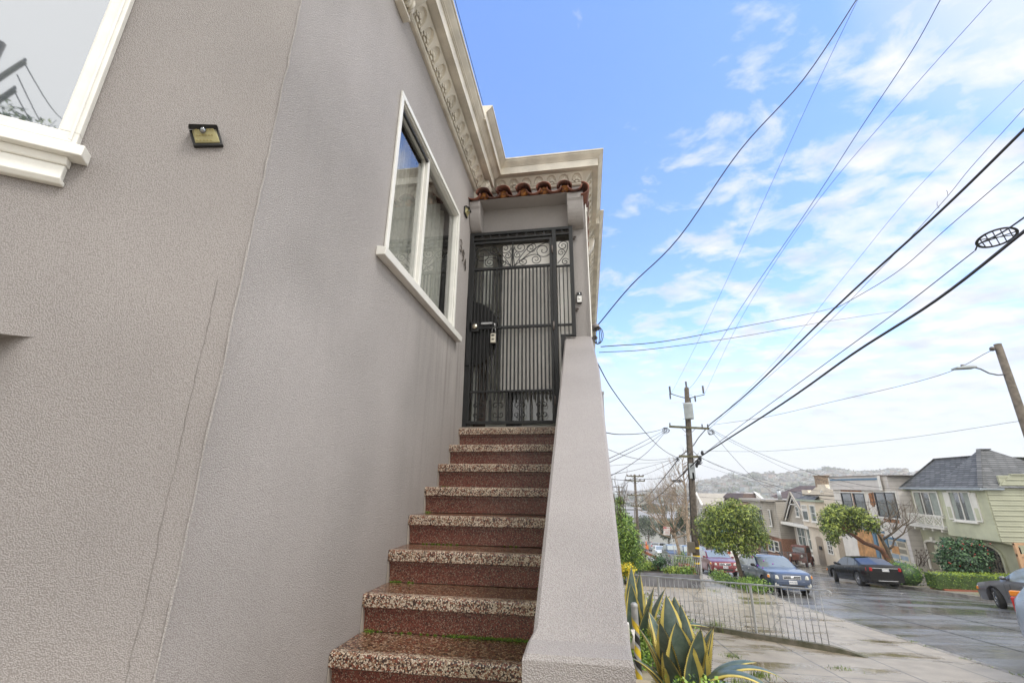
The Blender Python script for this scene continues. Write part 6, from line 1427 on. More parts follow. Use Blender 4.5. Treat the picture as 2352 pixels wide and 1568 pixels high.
# mid distance trees
def roundtree(nm, lab, px_, pyt, pyb, wpx, d, mats=LT, n_=3500, ls=None, seed=1, grp=None, zb=None, flat=.8):
    k = d / 1018 * 1.03; c = aty(px_, (pyt + pyb) / 2, d); w_ = wpx * k / 2; h_ = (pyb - pyt) * k / 2; rd3 = random.Random(seed)
    zg = zb if zb is not None else zroad(d) if d < 190 else zterr(math.degrees(math.atan2(c.x, d)), d)
    t = thing(nm, (c.x, d, min(zg, c.z - h_)), lab, 'tree', grp)
    m = MB(); limb(m, [(c.x, d, min(zg, c.z - h_ * .9)), (c.x + .1, d, c.z - h_ * .4), (c.x, d, c.z)], max(.15, w_ * .07), w_ * .03, 7); m.build('trunk', BARK, t)
    bs = [(c.x, d, c.z, w_ * .8, w_ * .8, h_ * .85)]
    for i in range(9): a = rd3.uniform(0, 6.28); e = rd3.uniform(-.6, .9); bs.append((c.x + w_ * .6 * math.cos(a) * math.cos(e), d + w_ * .5 * math.sin(a), c.z + h_ * .62 * math.sin(e), w_ * .42, w_ * .42, h_ * .38))
    m = MB(); leaves(m, bs, n_, ls or w_ * .11, .6, .7, .1, .35, seed); m.build('crown', mats, t)
roundtree('round_tree', 'dark round tree standing over the far end of the street', 1487, 1182, 1234, 44, 150, seed=31)
roundtree('round_tree', 'dense dark green tree on the right of the far street behind the bare twigs', 1533, 1190, 1240, 44, 92, seed=32, n_=4500)
roundtree('round_tree', 'dark tree filling the gap behind the utility pole', 1574, 1165, 1240, 42, 80, seed=33, n_=4500)
roundtree('round_tree', 'low dark tree under the round street tree beside the row houses', 1620, 1222, 1252, 50, 78, seed=34)
roundtree('round_tree', 'small dark tree at the left end of the far street', 1462, 1200, 1240, 20, 170, seed=35)
roundtree('conifer', 'broad dark cypress beyond the warehouses', 1492, 1155, 1180, 34, 330, seed=36); roundtree('conifer', 'dark cypress clump to the right of the broad one in the valley', 1527, 1160, 1182, 34, 360, seed=37); roundtree('conifer', 'dark trees on the slope behind the round trees', 1512, 1168, 1190, 50, 300, seed=38)
# hilltop trees
m = MB(); rd = random.Random(12)
for px_, py_, w_, h_ in [(1680, 1094, 9, 8), (1770, 1090, 9, 10), (1780, 1094, 8, 6), (1805, 1090, 6, 5)] + [(1834 + 5 * i, 1085 - (2 if i % 3 else 0), 6, 4) for i in range(10)] + [(1895 + 5 * i, 1078 + .8 * i, 6, 7) for i in range(13)] + [(1965 + 7 * i, 1088 - .1 * i * i * .3, 7, 5) for i in range(14)] + [(rd.uniform(1600, 1960), rd.uniform(1108, 1160), rd.uniform(4, 11), rd.uniform(3, 5)) for _ in range(90)] + [(rd.uniform(1425, 1600), rd.uniform(1137, 1165), rd.uniform(3, 8), rd.uniform(2, 3.5)) for _ in range(40)]:
    d = 1480 if py_ < 1100 else 1480 - (py_ - 1100) * 14; d = max(600, d); c = aty(px_, py_, d * math.cos(math.atan2(ray(px_, py_).x, ray(px_, py_).y))); k = d / 1018
    g = zterr(math.degrees(math.atan2(c.x, c.y)), math.hypot(c.x, c.y)); z = max(g + h_ * k * .5, min(c.z, g + 14)) if py_ > 1100 else c.z
    leaves(m, [(c.x, c.y, z, w_ * k, w_ * k, h_ * k * .9)], 90, w_ * k * .55, .8, .3, 0, .3, rd.randint(0, 999))
tag(m.build('hill_trees', LT), 'dark tree clumps scattered over and along the crest of the far hill', 'woodland', None, 'stuff')
# tall vine bush on the left
bb = thing('climbing_bush', (1.2, 17, gnd(1, 17)), 'tall bright green climbing bush beside the guard wall', 'bush')
bs = []; rd = random.Random(6)
for (a, b_, w_) in [(1415, 1150, 8), (1412, 1180, 16), (1420, 1200, 20), (1428, 1225, 22), (1420, 1250, 34), (1432, 1262, 26), (1425, 1282, 34), (1436, 1240, 14), (1440, 1290, 16), (1405, 1240, 24), (1405, 1285, 30), (1425, 1195, 14)]:
    c = aty(a, b_, 16.5 + rd.uniform(-.5, .5)); k = 16.5 / 1018; bs.append((c.x + .12, c.y, c.z, w_ * k * 1.25, .5, w_ * k * 1.1))
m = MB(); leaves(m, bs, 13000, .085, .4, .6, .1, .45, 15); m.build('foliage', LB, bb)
m = MB()
for i in range(26): c = aty(rd.uniform(1408, 1440), rd.uniform(1125, 1230), 16.3); branch(m, c, (rd.uniform(-.3, .5), 0, 1), .5, .012, 1, rd, .5, .2, 3, 3)
m.build('stems', BARK, bb)
# agaves
AGG = P('agave_green', (0.065, 0.10, 0.082), 0.3, 0.25, 14, 0.45, 30, spec=.6, col2=(.11, .15, .125), detail=6); AGY = P('agave_yellow', (0.62, 0.50, 0.13), 0.4, 0.18, 12); AGS = P('agave_spine', (.05, .02, .01), .5)
def agave(name, base, leaves_, label, seed):
    rd = random.Random(seed); t = thing(name, base, label, 'agave'); base = Vector(base)
    for (az, e0, bend, L_, W_, pw) in leaves_:
        a = R_(az); hdir = Vector((math.cos(a), math.sin(a), 0)); sdv = Vector((-hdir.y, hdir.x, 0)); n_ = 22
        p = base + hdir * .08; pts = []; e = R_(e0); vs = []; my = rd.uniform(.20, .30); tw = rd.uniform(-.25, .25)
        sdv = (sdv + hdir * 0).normalized(); off = rd.uniform(-.12, .12)
        for i in range(n_ + 1):
            t_ = i / n_; ee = R_(e0 - bend * t_ ** pw); d = hdir * math.cos(ee) + Vector((0, 0, math.sin(ee))); d = (d + sdv * off * t_).normalized()
            if i: p = p + d * (L_ / n_)
            nn = sdv.cross(d).normalized(); s_ = (sdv * math.cos(tw * t_) + nn * math.sin(tw * t_)); nn = s_.cross(d).normalized()
            if nn.z < 0 and e0 > 0 and t_ == 0: pass
            w_ = W_ * min(1, .62 + .9 * t_) * max(0.0, 1 - t_ ** 2.4) ** .85 / 2 + .001
            cup = w_ * (.55 - .35 * t_); wv = 1 + .03 * math.sin(i * 1.9 + seed)
            th = .02 * (1 - t_) + .003
            rowp = [(-w_ * wv, cup, 0), (-w_ * (1 - my) , cup * .62, 0), (0, 0, 0), (w_ * (1 - my), cup * .62, 0), (w_ * wv, cup, 0)]
            for x_, h_, _ in rowp: vs.append(p + s_ * x_ - nn * h_ * -1)
            for x_, h_, _ in rowp: vs.append(p + s_ * x_ * .98 + nn * (h_ - th * (1.2 if x_ == 0 else .5)))
            pts.append((p.copy(), s_.copy(), nn.copy(), w_, cup, d.copy()))
        m = MB(); G = []; Yl = []
        for i in range(n_):
            for j in range(4):
                f1 = (i * 10 + j, i * 10 + j + 1, (i + 1) * 10 + j + 1, (i + 1) * 10 + j); f2 = tuple(v + 5 for v in f1[::-1])
                (Yl if j in (0, 3) else G).extend([f1, f2])
        m.add(vs, G, 0, True); o = len(m.f); m.f += [list(q) for q in Yl]; m.m += [1] * len(Yl); m.sm += [True] * len(Yl)
        s = MB()
        for i in range(2, n_ - 1):
            p, s_, nn, w_, cup, d = pts[i]
            for sg in (-1, 1):
                for q_ in (0, .5):
                    b0 = p + s_ * sg * w_ + nn * cup + d * q_ * L_ / n_; s.add([b0 - d * .006, b0 + d * .006, b0 + s_ * sg * .011 + d * .004, b0 + nn * .004], [(0, 1, 2), (1, 3, 2), (0, 2, 3)])
        tip = pts[-1]; s.tube([tip[0] - tip[5] * .02, tip[0] + tip[5] * .05], [.005, .0008], 4); oo = len(m.v); m.v += s.v; m.f += [[oo + i_ for i_ in f_] for f_ in s.f]; m.m += [2] * len(s.f); m.sm += s.sm; m.build('leaf', [AGG, AGY, AGS], t)
    return t
A1 = [(78, 84, 10, 1.2, .27, 1), (100, 86, 4, 1.22, .27, 1), (60, 84, 8, 1.10, .24, 1), (150, 80, 26, 1.05, .22, 2), (215, 82, 14, 1.0, .26, 1.5), (262, 82, 6, 1.02, .30, 1), (300, 80, 14, .98, .25, 1.4), (345, 78, 18, .98, .22, 1.5), (20, 76, 22, .95, .20, 1.5), (182, 72, 22, .95, .2, 1.5), (240, 70, 30, .85, .2, 1.6),
      (325, 74, 112, 1.20, .17, 1.25), (350, 68, 100, 1.25, .17, 1.2), (305, 66, 96, 1.15, .17, 1.2), (10, 60, 70, 1.0, .15, 1.4), (200, 60, 40, .85, .16, 1.4), (130, 76, 34, 1.0, .2, 1.5), (280, 60, 70, .85, .17, 1.3), (335, 50, 60, .8, .13, 1.2)]
A1 = [(a, e, b_, l * 1.04, w_ * 1.55, p) for a, e, b_, l, w_, p in A1]
A1 = [(a, e, b_, (l * .82 if b_ < 60 else l * .88), w_, p) for a, e, b_, l, w_, p in A1]
agave('variegated_agave', (.98, 6.05, gnd(1, 6.05) + .3), A1, 'large yellow edged agave in the foreground right of the guard wall', 5)
A2 = [(95, 86, 4, 1.45, .27, 1), (50, 80, 16, 1.35, .25, 1.3), (140, 78, 18, 1.3, .25, 1.3), (270, 80, 10, 1.25, .28, 1.2), (320, 74, 22, 1.25, .26, 1.4), (10, 68, 28, 1.25, .25, 1.4), (345, 60, 34, 1.2, .25, 1.4), (200, 72, 24, 1.2, .25, 1.4), (170, 62, 30, 1.1, .22, 1.4), (300, 66, 30, 1.1, .22, 1.4), (25, 46, 40, 1.15, .22, 1.3), (330, 40, 45, 1.1, .2, 1.3), (350, 56, 95, 1.5, .17, 1.2), (240, 60, 40, 1, .22, 1.4), (60, 62, 30, 1.1, .2, 1.4)]
A2 = [(a, min(88, e + 5), b_ * .8, l * 1.02, w_ * 1.45, p) for a, e, b_, l, w_, p in A2]
agave('variegated_agave', (.78, 10.0, gnd(1, 10.4)), A2, 'smaller yellow edged agave farther back behind the striped bollard', 9)
random.seed(5)
mo = MB()
def mossy(i, xa, xb, n_, h):
    y = N0Y - DY * i + .030; z = N0Z - DZ * (i + 1)
    for k_ in range(n_):
        x = xa + (xb - xa) * (k_ + random.random()) / n_; r = random.uniform(.4, 1) * h
        leaves(mo, [(x, y - r * .3, z + r * .1, r * random.uniform(.9, 1.7), r * 1.1, r * random.uniform(.6, .9))], 70, .0055, .5, .5, -.5, .4, random.randint(0, 9999))
mossy(6, -.72, -.16, 60, .016); mossy(6, -1.18, -.72, 10, .009); mossy(6, -1.17, -1.13, 4, .018); mossy(5, -1.17, -1.10, 5, .014); mossy(5, -1.07, -1.03, 3, .009); mossy(5, -.30, -.2, 7, .008)
mossy(4, -1.1, -.85, 12, .007); mossy(3, -1.18, -1.14, 4, .012); mossy(2, -1.16, -1.1, 4, .008); mossy(4, -.55, -.45, 4, .006)
tag(mo.build('moss', [MOSS, P('moss_light', (.20, .34, .03), .9), P('moss_dark', (.03, .08, .01), .9)]), 'bright green moss growing in the corners of the terrazzo steps', 'moss', None, 'stuff')

# ground cover and small plants
def tuft(name, x, y, w_, h_, mats, label, n_=250, ls=.07, cat='plant', zz0=None, shape=None, grp=None, lw=.4):
    z = gnd(x, y) if zz0 is None else zz0; m = MB(); leaves(m, [(x, y, z + h_ * .45, w_, w_ * .8, h_ * .6)], n_, ls, lw, .3, -.4, .45, int(x * 97 + y * 13)); return tag(m.build(name, mats), label, cat, grp)
tuft('clover_patch', 1.0, 5.45, .42, .45, LB, 'bright green clover growing at the foot of the front agave', 1800, .045, 'clover', gnd(1, 5.4) + .22, lw=.8)
for i, (x, y, w_, h_) in enumerate(((.95, 9.0, .5, .35), (1.25, 9.6, .6, .5), (.75, 9.4, .5, .45), (1.7, 11.2, .5, .5), (1.35, 12.2, .9, .7), (.8, 12.8, .8, .8))):
    tuft('green_weeds', x, y, w_, h_, LB, ('low leafy weeds behind the striped bollard', 'leafy weeds in front of the farther agave', 'weeds close to the guard wall', 'trailing green plant beside the farther agave', 'bushy green plant under the railing end', 'green plants beneath the yellow flowers')[i], 900, .07, 'weeds')
m = MB(); rd = random.Random(2)
for i in range(9): leaves(m, [(aty(1428 + 5 * (i % 5), 1304 + 7 * (i // 5), 13.6).x, 13.6 + rd.uniform(-.2, .2), aty(1430, 1304 + 8 * (i // 5), 13.6).z, .16, .2, .12)], 160, .05, .9, .4, -.3, .6, i)
tag(m.build('yellow_flowers', LY), 'cluster of yellow flowers between the guard wall and the climbing bush', 'flowers')
GR = [gmat('grass_mid', (.14, .22, .03)), gmat('grass_light', (.25, .33, .05)), gmat('grass_dark', (.06, .11, .02))]
m = MB(); rd = random.Random(8)
def grass(x, y, w_, n_, h_, zf=None):
    for _ in range(n_):
        a, b_ = x + rd.gauss(0, w_), y + rd.gauss(0, w_); z = (zf or gnd)(a, b_); hh = h_ * rd.uniform(.4, 1.1); d = Vector((rd.uniform(-.5, .5), rd.uniform(-.5, .5), 1)) * hh; s_ = Vector((rd.uniform(-1, 1), rd.uniform(-1, 1), 0)).normalized() * .006
        m.add([(a - s_.x, b_ - s_.y, z), (a + s_.x, b_ + s_.y, z), (a + d.x, b_ + d.y, z + d.z)], [(0, 1, 2)], rd.randrange(3))
for x, y, w_, n_, h_ in ((2.62, 8.9, .10, 130, .10), (2.4, 7.55, .14, 260, .09), (1.95, 7.5, .2, 300, .1), (2.55, 10.2, .08, 90, .07), (3.0, 12.9, .10, 100, .28), (2.9, 13.2, .1, 60, .22), (4.2, 9.8, .12, 60, .04), (5.1, 22, .2, 60, .1), (2.2, 8.4, .1, 70, .12)): grass(x, y, w_, n_, h_)
y = 8.2
while y < 21: grass(KN - .10 + rd.uniform(-.03, .04), y, .05, rd.choice((3, 6, 14, 26, 40)), .045, lambda a, b_: zroad(b_) + .03); y += rd.uniform(.15, .5)
tag(m.build('weedy_grass', GR), 'grass blades and moss growing in the pavement joints and along the kerb', 'grass', None, 'stuff')
# bed round the street tree
rd = random.Random(3); m = MB(); leaves(m, [(6.85 - .12 * abs(i - 4) * 0, 22.0 + i * .85, gnd(6, 22 + i * .85) + .12 + .14 * math.sin(i * .9 + 1), .55, .6, .28) for i in range(8)], 7000, .09, .45, .5, -.3, .35, 5)
tag(m.build('ground_cover', LB), 'low green ground cover with purple flowers around the street tree', 'ground cover', None, 'stuff')
PUR = P('purple_flower', (.35, .03, .4), .6); m = MB()
for a, b_ in ((1728, 1276), (1754, 1285), (1775, 1292), (1752, 1301), (1740, 1296)): c = aty(a, b_ + 2, 23.3); m.ball(c, .03, .03, .03, 6)
tag(m.build('purple_flowers', PUR), 'tiny purple blossoms above the ground cover by the tree', 'flowers')
# garden inside the planter box
rd = random.Random(17)
spec_ = [('succulent_bush', 'lime green succulent beside the second railing post', 3.9, 24.6, .45, .35, LL, 500), ('succulent_bush', 'pale green rosette plants left of the centre post', 3.3, 27.0, .5, .4, LL, 500), ('grey_bush', 'dark grey green rosemary bush behind the railing', 3.6, 26.2, .55, .9, LC, 900), ('garden_plant', 'leafy plant at the right end of the grey planter box', 4.4, 23.3, .35, .45, LB, 450), ('garden_plant', 'low green plants along the board edge of the planter', 4.1, 23.9, .4, .35, LL, 400),
         ('garden_plant', 'dark purple tree houseleek on tall stems', 2.9, 28.2, .45, .9, [P('houseleek_purple', (.06, .02, .03), .5), BARKR, LC[0]], 500), ('garden_plant', 'green bushy plants left of the wooden frame', 2.5, 29.2, .6, .8, LB, 900), ('garden_plant', 'light green perennial near the wooden frame', 3.0, 26.2, .4, .5, LL, 400), ('garden_plant', 'green shrub between climbing bush and railing', 2.3, 25.5, .6, .9, LB, 900), ('garden_plant', 'brown seed heads at the back of the garden', 2.9, 31.5, .7, .9, [BARKP, BARKR, LC[0]], 700), ('garden_plant', 'leafy plant in front of the dark green SUV', 4.7, 27.8, .3, .7, LB, 450)]
for nm, lab, x, y, w_, h_, mt, n_ in spec_: tuft(nm, x, y, w_, h_, mt, lab, n_, .12, 'plant', gnd(x, y) + .4)
for x, y, lab, s_ in ((5.35, 27.5, 'terracotta pot with a cactus by the utility pole', .2), (4.95, 27.2, 'orange clay pot with green leaves left of the utility pole', .26)):
    t = thing('plant_pot', (x, y, gnd(x, y)), lab, 'plant pot'); z = gnd(x, y) + .35; m = MB(); m.lathe((x, y, z), [(.001, 0), (s_ * .7, 0), (s_, s_ * 1.5), (s_ * 1.1, s_ * 1.5), (s_ * 1.1, s_ * 1.8), (s_ * .9, s_ * 1.75)], 16); m.box(x - .2, y - .2, gnd(x, y), x + .2, y + .2, z); m.build('pot', TERRA, t)
    m = MB(); leaves(m, [(x, y, z + s_ * 2.6, s_ * 1.2, s_ * 1.2, s_ * 1.5)], 260, .12, .3, .3, -.6, .4, 4); m.build('foliage', LB, t)
t = thing('wooden_frame', (3.1, 27.0, gnd(3, 27)), 'small reddish wooden garden frame among the succulents', 'garden frame'); z = gnd(3, 27) + .4; m = MB()
m.bar((3.5, 26.5, z - .3), (3.5, 26.5, z + .75), .09); m.bar((2.9, 28.3, z - .5), (2.9, 28.3, z + .85), .09); m.bar((3.5, 26.5, z + .72), (2.9, 28.3, z + .82), .07, .12); m.bar((3.5, 26.5, z + .2), (2.9, 28.3, z + .3), .05, .1); m.build('timber', P('red_cedar', (.28, .10, .04), .7, .3), t)
# hedge, planter and shrubs in front of the green house
HX0, HX1, HY = 16.95, 24.0, 28.3; zH = lambda x: zyard(x, HY)
htop = aty(2190, 1312, HY).z
m = MB(); rd = random.Random(10); m.box(HX0 + .05, HY - .62, htop - .72, HX1, HY + .15, htop - .08, 2)
for i in range(52):
    for j in range(4):
        leaves(m, [(HX0 + (HX1 - HX0) * (i + .5) / 52, HY - .30, htop - .10 - .19 * j, .12, .40, .13)], 75, .055, .6, .85, 0, 1.4 if j == 0 else .18, i * 9 + j, (0, 1, 2))
tag(m.build('box_hedge', LH), 'trimmed yellow green box hedge running across the front garden', 'hedge')
m = MB(); m.box(HX0 + .25, HY - .75, zyard(18.5, HY) - .6, HX1, HY + .3, htop - .70); tag(m.build('brick_planter', P('red_planter', (.27, .085, .05), .7, .2)), 'low red brick planter under the trimmed hedge', 'planter')
m = MB(); m.ball((17.4, 30.9, zyard(17.5, 30.8) + .5), .85, .8, .6, 12, 2); leaves(m, [(17.4, 30.9, zyard(17.5, 30.8) + .55, 1.0, .9, .7), (17.1, 31.6, zyard(17, 31) + .35, .7, .7, .5)], 2600, .09, .5, .7, 0, .3, 4); tag(m.build('round_shrub', LB), 'rounded green shrub at the left end of the trimmed hedge', 'shrub')
c = aty(2220, 1272, 29.9); t = thing('camellia_shrub', (c.x, 29.9, zyard(21, 29.9)), 'tall dark glossy shrub with small red flowers before the arched porch', 'shrub')
k = 29.9 / 1018; m = MB(); leaves(m, [(aty(a, b_, 29.9).x, 29.9 + rd.uniform(-.4, .4), aty(a, b_, 29.9).z, w_ * k, w_ * k, w_ * k * .9) for a, b_, w_ in ((2188, 1262, 20), (2215, 1255, 18), (2240, 1275, 24), (2205, 1285, 26), (2180, 1285, 16), (2255, 1295, 20), (2180, 1245, 10), (2235, 1248, 9), (2268, 1270, 8), (2225, 1305, 26), (2190, 1305, 20), (2262, 1300, 14))], 6500, .17, .5, .55, .2, .35, 40); m.build('foliage', LC, t)
m = MB()
for i in range(26): c = aty(rd.uniform(2165, 2275), rd.uniform(1245, 1305), 29.3); m.ball(c, .03, .03, .03, 6)
m.build('red_flowers', REDL, t)
m = MB(); rd4 = random.Random(3)
for i in range(12):
    a = aty(2120 + rd4.uniform(-14, 12), 1300, 33.5); b_ = aty(2112 + 6 * (i % 6) - 8, 1262 + 6 * (i % 4), 33.5); m.tube([a, b_], .015, 4); m.ball(b_, .07, .07, .03, 8)
tag(m.build('seedhead_plant', BROWN), 'dry brown plant with flat seed heads by the arched doorway', 'plant')
tuft('garden_weeds', 18.4, 25.8, 1.0, .05, [LY[0], LB[0], LB[1]], 'yellow mossy ground cover on the parkway strip behind the grey sedan', 700, .06, 'ground cover', zyard(18.2, 26)); bpy.data.objects['garden_weeds']['kind'] = 'stuff'
tuft('garden_weeds', 17.3, 33.4, .45, .16, LB, 'green weeds at the kerb beside the black sedan', 500, .1, 'weeds', zyard(17.4, 33.2))
# tan garden gate fence at right
TF = P('tan_boards', (.50, .31, .18), .7, .1, 3); t = thing('garden_fence', (21.8, 28.9, -5), 'orange tan board garden fence beside the green siding', 'fence'); z1 = aty(2320, 1247, 28.7).z
m = MB()
for i in range(5): x = 21.6 + i * 1.0; m.box(x, 28.65, -5.4, x + .14, 28.78, z1)
m.box(21.6, 28.66, z1 - .08, 26, 28.77, z1 + .03); m.box(21.6, 28.66, z1 - .62, 26, 28.77, z1 - .5); m.build('frame', TF, t)
m = MB(); m.box(21.7, 28.69, -5.4, 26, 28.74, z1 - .62); m.build('panel', TF, t)
m = MB(); leaves(m, [(24.2, 29.1, z1 - .3, .5, .2, .35), (23.2, 29.1, z1 - .4, .4, .2, .3)], 500, .12, .5, .4, 0, .3, 9); tag(m.build('vine_shrub', LB), 'green shrub peeking over the tan garden fence', 'shrub')
# bollard and white utility boxes
t = thing('striped_bollard', (.82, 8.0, gnd(.8, 8)), 'steel bollard wrapped in yellow and black tape between the two agaves', 'bollard'); bx0 = aty(1457, 1395, 8.0).x; bz1 = aty(1457, 1385, 8.0).z
m = MB(); m.lathe((bx0, 8, 0), [(.05, gnd(0, 8) - .1), (.05, bz1 - .05), (.053, bz1 - .045), (.053, bz1 - .01), (.03, bz1 + .012), (.001, bz1 + .018)], 20); m.build('pipe', GALV, t)
for mt_, ph, nm in ((P('tape_black', (.012, .012, .012), .4), 0, 'black_tape'), (P('tape_yellow', (.62, .45, .03), .4), math.pi, 'yellow_tape')):
    m = MB(); n_ = 90; vs = []
    for i in range(n_ + 1):
        a = ph + i * .17; z = bz1 - .22 - i * .0088
        if z < gnd(0, 8): break
        for dz in (-.055, .055): vs.append((bx0 + .0515 * math.cos(a), 8 + .0515 * math.sin(a), z + dz))
    k_ = len(vs) // 2; m.add(vs, [(2 * i, 2 * i + 1, 2 * i + 3, 2 * i + 2) for i in range(k_ - 1)], 0, True); m.build(nm, mt_, t)
c = aty(1447, 1460, 7.0); t = thing('utility_box', (c.x, 7.0, gnd(.6, 7)), 'small white plastic utility box with cables beside the guard wall', 'utility box'); m = MB(); m.box(c.x - .06, 7, c.z - .14, c.x + .0, 7.1, c.z + .14); m.build('box', WTRIM, t, bevel=.008); m = MB()
for i in range(3): m.tube([(c.x + .02 + .02 * i, 7, c.z + .08), (c.x + .045, 6.98, c.z - .03 * i), (c.x + .02 * i, 7, c.z - .14)], .009, 5)
m.bar((c.x - .03, 7.08, gnd(.6, 7) - .1), (c.x - .03, 7.08, c.z), .03); m.build('cables', WTRIM, t)
m = MB(); m.box(.10, 6.4, gnd(0, 6.4) - .2, .74, 7.2, gnd(0, 7) + .22); tag(m.build('garden_wall', P('tan_render', (.36, .30, .2), .7, .2)), 'low tan rendered wall at the foot of the guard wall', 'low wall')
# no parking sign
sy_ = 36.8; b0 = aty(1556, 1306, sy_); s0 = aty(1541, 1226, sy_); t = thing('parking_sign', (b0.x, sy_, gnd(6, sy_)), 'leaning white no parking sign with red lettering on a steel post', 'sign')
m = MB(); m.tube([(b0.x + .05, sy_, gnd(6, sy_)), s0], .03, 6); m.build('post', GALV, t)
c = aty(1531.5, 1218.5, sy_ - .05); ex = (aty(1538, 1219.5, sy_) - aty(1525, 1218, sy_)) / 2 * 1.12; ez = Vector((.04, 0, .285)); m = MB(); m.obox(c, ex, Vector((0, .008, 0)), ez); pl = m.build('sign_panel', PLT, t)
exn = ex.normalized(); ezn = (ez - exn * ez.dot(exn)).normalized(); nn = exn.cross(ezn)
def TM(o): M = Matrix((exn, ezn, nn)).transposed().to_4x4(); M.translation = o - OFF[t.name]; return M
REDP = P('sign_red', (.5, .03, .02), .5)
m = MB(); m.obox(c + ezn * .2 - exn * .14 + nn * .012, exn * .12, nn * .002, ezn * .07); m.build('red_block', REDP, pl)
text('NO', .14, PLT, TM(c + ezn * .2 - exn * .14 + nn * .018), t); text('PARKING', .10, REDP, TM(c + ezn * .2 + exn * .12 + nn * .014), t)
text('8AM TO 10AM', .085, REDP, TM(c + ezn * .04 + nn * .014), t); text('STREET', .085, REDP, TM(c - ezn * .08 + nn * .014), t); text('CLEANING', .085, REDP, TM(c - ezn * .18 + nn * .014), t)
# ================================================================== POLES AND WIRES
WOODP = P('pole_wood', (.15, .125, .10), .85, .35, 6, .8, 25, col2=(.085, .07, .055)); WOODA = P('arm_wood', (.13, .12, .07), .85, .4, 5); CER = P('insulator_ceramic', (.10, .085, .075), .35); CAB = P('cable_black', (.02, .02, .022), .6); YB = P('band_yellow', (.75, .52, .02), .5); TRF = P('transformer_grey', (.38, .41, .42), .5, .1)
def px2(y, a, b_): return aty(a, b_, y)
PY = 32.0
pb = px2(PY, 1601, 1322); pb.z = gnd(pb.x, PY); pt_ = px2(PY, 1577, 893)
P1 = thing('utility_pole', pb, 'tall weathered wooden utility pole with transformer, two crossarms and yellow bands', 'utility pole')
ax_ = lambda z: pb.lerp(pt_, (z - pb.z) / (pt_.z - pb.z))
m = MB(); limb(m, [pb, pb.lerp(pt_, .5), pt_, pt_ + Vector((0, 0, .12))], .235, .12, 10); m.build('pole', WOODP, P1)
z2 = px2(PY, 1581, 981).z; z3 = px2(PY, 1586, 1049).z; z1 = px2(PY, 1578, 912).z
m = MB(); c = ax_(z2); m.bar(px2(PY - .2, 1537, 979), px2(PY - .2, 1629, 984), .11, .14); m.build('crossarm', WOODA, P1)
m = MB(); m.bar(px2(PY - .2, 1560, 1047), px2(PY - .2, 1611, 1049), .12, .15); m.build('crossarm', WOODA, P1)
m = MB(); 
for (a, b_, c_, d_) in ((1567, 984, 1582, 999), (1597, 984, 1582, 999), (1573, 1051, 1586, 1037), (1604, 1047, 1590, 1034)): m.bar(px2(PY - .22, a, b_), px2(PY - .22, c_, d_), .05, .03)
m.tube([px2(PY, 1579, 915), px2(PY, 1560, 910), px2(PY, 1541, 904)], .035, 6); m.tube([px2(PY, 1579, 915), px2(PY, 1600, 910), px2(PY, 1618, 906)], .035, 6)
for k_ in range(16):
    zz_ = pb.z + 3 + k_ * .55; q = ax_(zz_); sg = 1 if k_ % 2 else -1; m.bar(q + Vector((sg * .12, -.05, 0)), q + Vector((sg * .36, -.05, 0)), .02)
m.build('arm_braces', IRONG, P1)
def insul(parent, p, h=.5, r=.07):
    m = MB(); pr = []
    for i in range(7): pr += [(r * .5, h * i / 7), (r, h * (i + .3) / 7), (r * .95, h * (i + .5) / 7), (r * .5, h * (i + .6) / 7)]
    m.lathe(p, [(.001, 0)] + pr + [(.001, h)], 8, 'z'); return m.build('insulator', CER, parent)
for (a, b_) in ((1539.5, 904), (1577, 893), (1616, 903)): insul(P1, px2(PY, a, b_), .55, .085)
insul(P1, px2(PY, 1540, 916), .38, .07); insul(P1, px2(PY, 1597.5, 922), .42, .07)
for (a, b_) in ((1539, 978), (1613, 981), (1626, 981)): insul(P1, px2(PY - .2, a, b_), .22, .06)
q0, q1 = px2(PY - .45, 1583.5, 962), px2(PY - .45, 1583, 928)
m = MB(); m.lathe(q0, [(.001, 0), (.29, 0), (.30, .05), (.30, (q1.z - q0.z) - .05), (.32, q1.z - q0.z), (.26, q1.z - q0.z + .08), (.001, q1.z - q0.z + .12)], 18, 'z'); tr2 = m.build('transformer', TRF, P1)
insul(P1, q1 + Vector((.1, 0, .1)), .35, .06)
def meters(a, b_, w_, h_, y=PY - .3, nm='junction_box', mt=None): c = px2(y, a, b_); m = MB(); m.box(c.x - w_ / 2, y - .1, c.z - h_ / 2, c.x + w_ / 2, y + .1, c.z + h_ / 2); return m.build(nm, mt or TRF, P1, bevel=.02)
meters(1590, 1081, .34, .95); meters(1592, 1093, .16, .5, mt=LBK, nm='cable_splice')
meters(1588, 1256, .42, .62, PY - .35, 'meter_cabinet', P('cabinet_tan', (.10, .085, .06), .6)); 
m = MB(); m.bar(px2(PY - .3, 1588, 1245), px2(PY - .3, 1591, 1318), .07); m.build('conduit', WTRIM, P1)
for k_, b_ in enumerate((1257, 1276, 1292)):
    zz_ = px2(PY, 1602, b_).z; q = ax_(zz_); m = MB(); m.lathe((q.x, q.y, zz_), [(.243, -.05), (.243, .05)], 18, 'z'); m.build('yellow_band', YB, P1)
m = MB(); m.bar(ax_(px2(PY, 1602, 1240).z) + Vector((.2, -.14, 0)), ax_(px2(PY, 1602, 1246).z) + Vector((.2, -.14, -.1)), .05, .02); m.build('marker_strip', YB, P1)
m = MB(); 
for k_ in range(3): q = ax_(pb.z + 3 + k_ * 2); 
m.tube([ax_(pb.z + h_) + Vector((-.2, -.1, 0)) for h_ in (.2, 4, 8, 9.6)], .025, 5); m.build('riser_cable', CAB, P1)
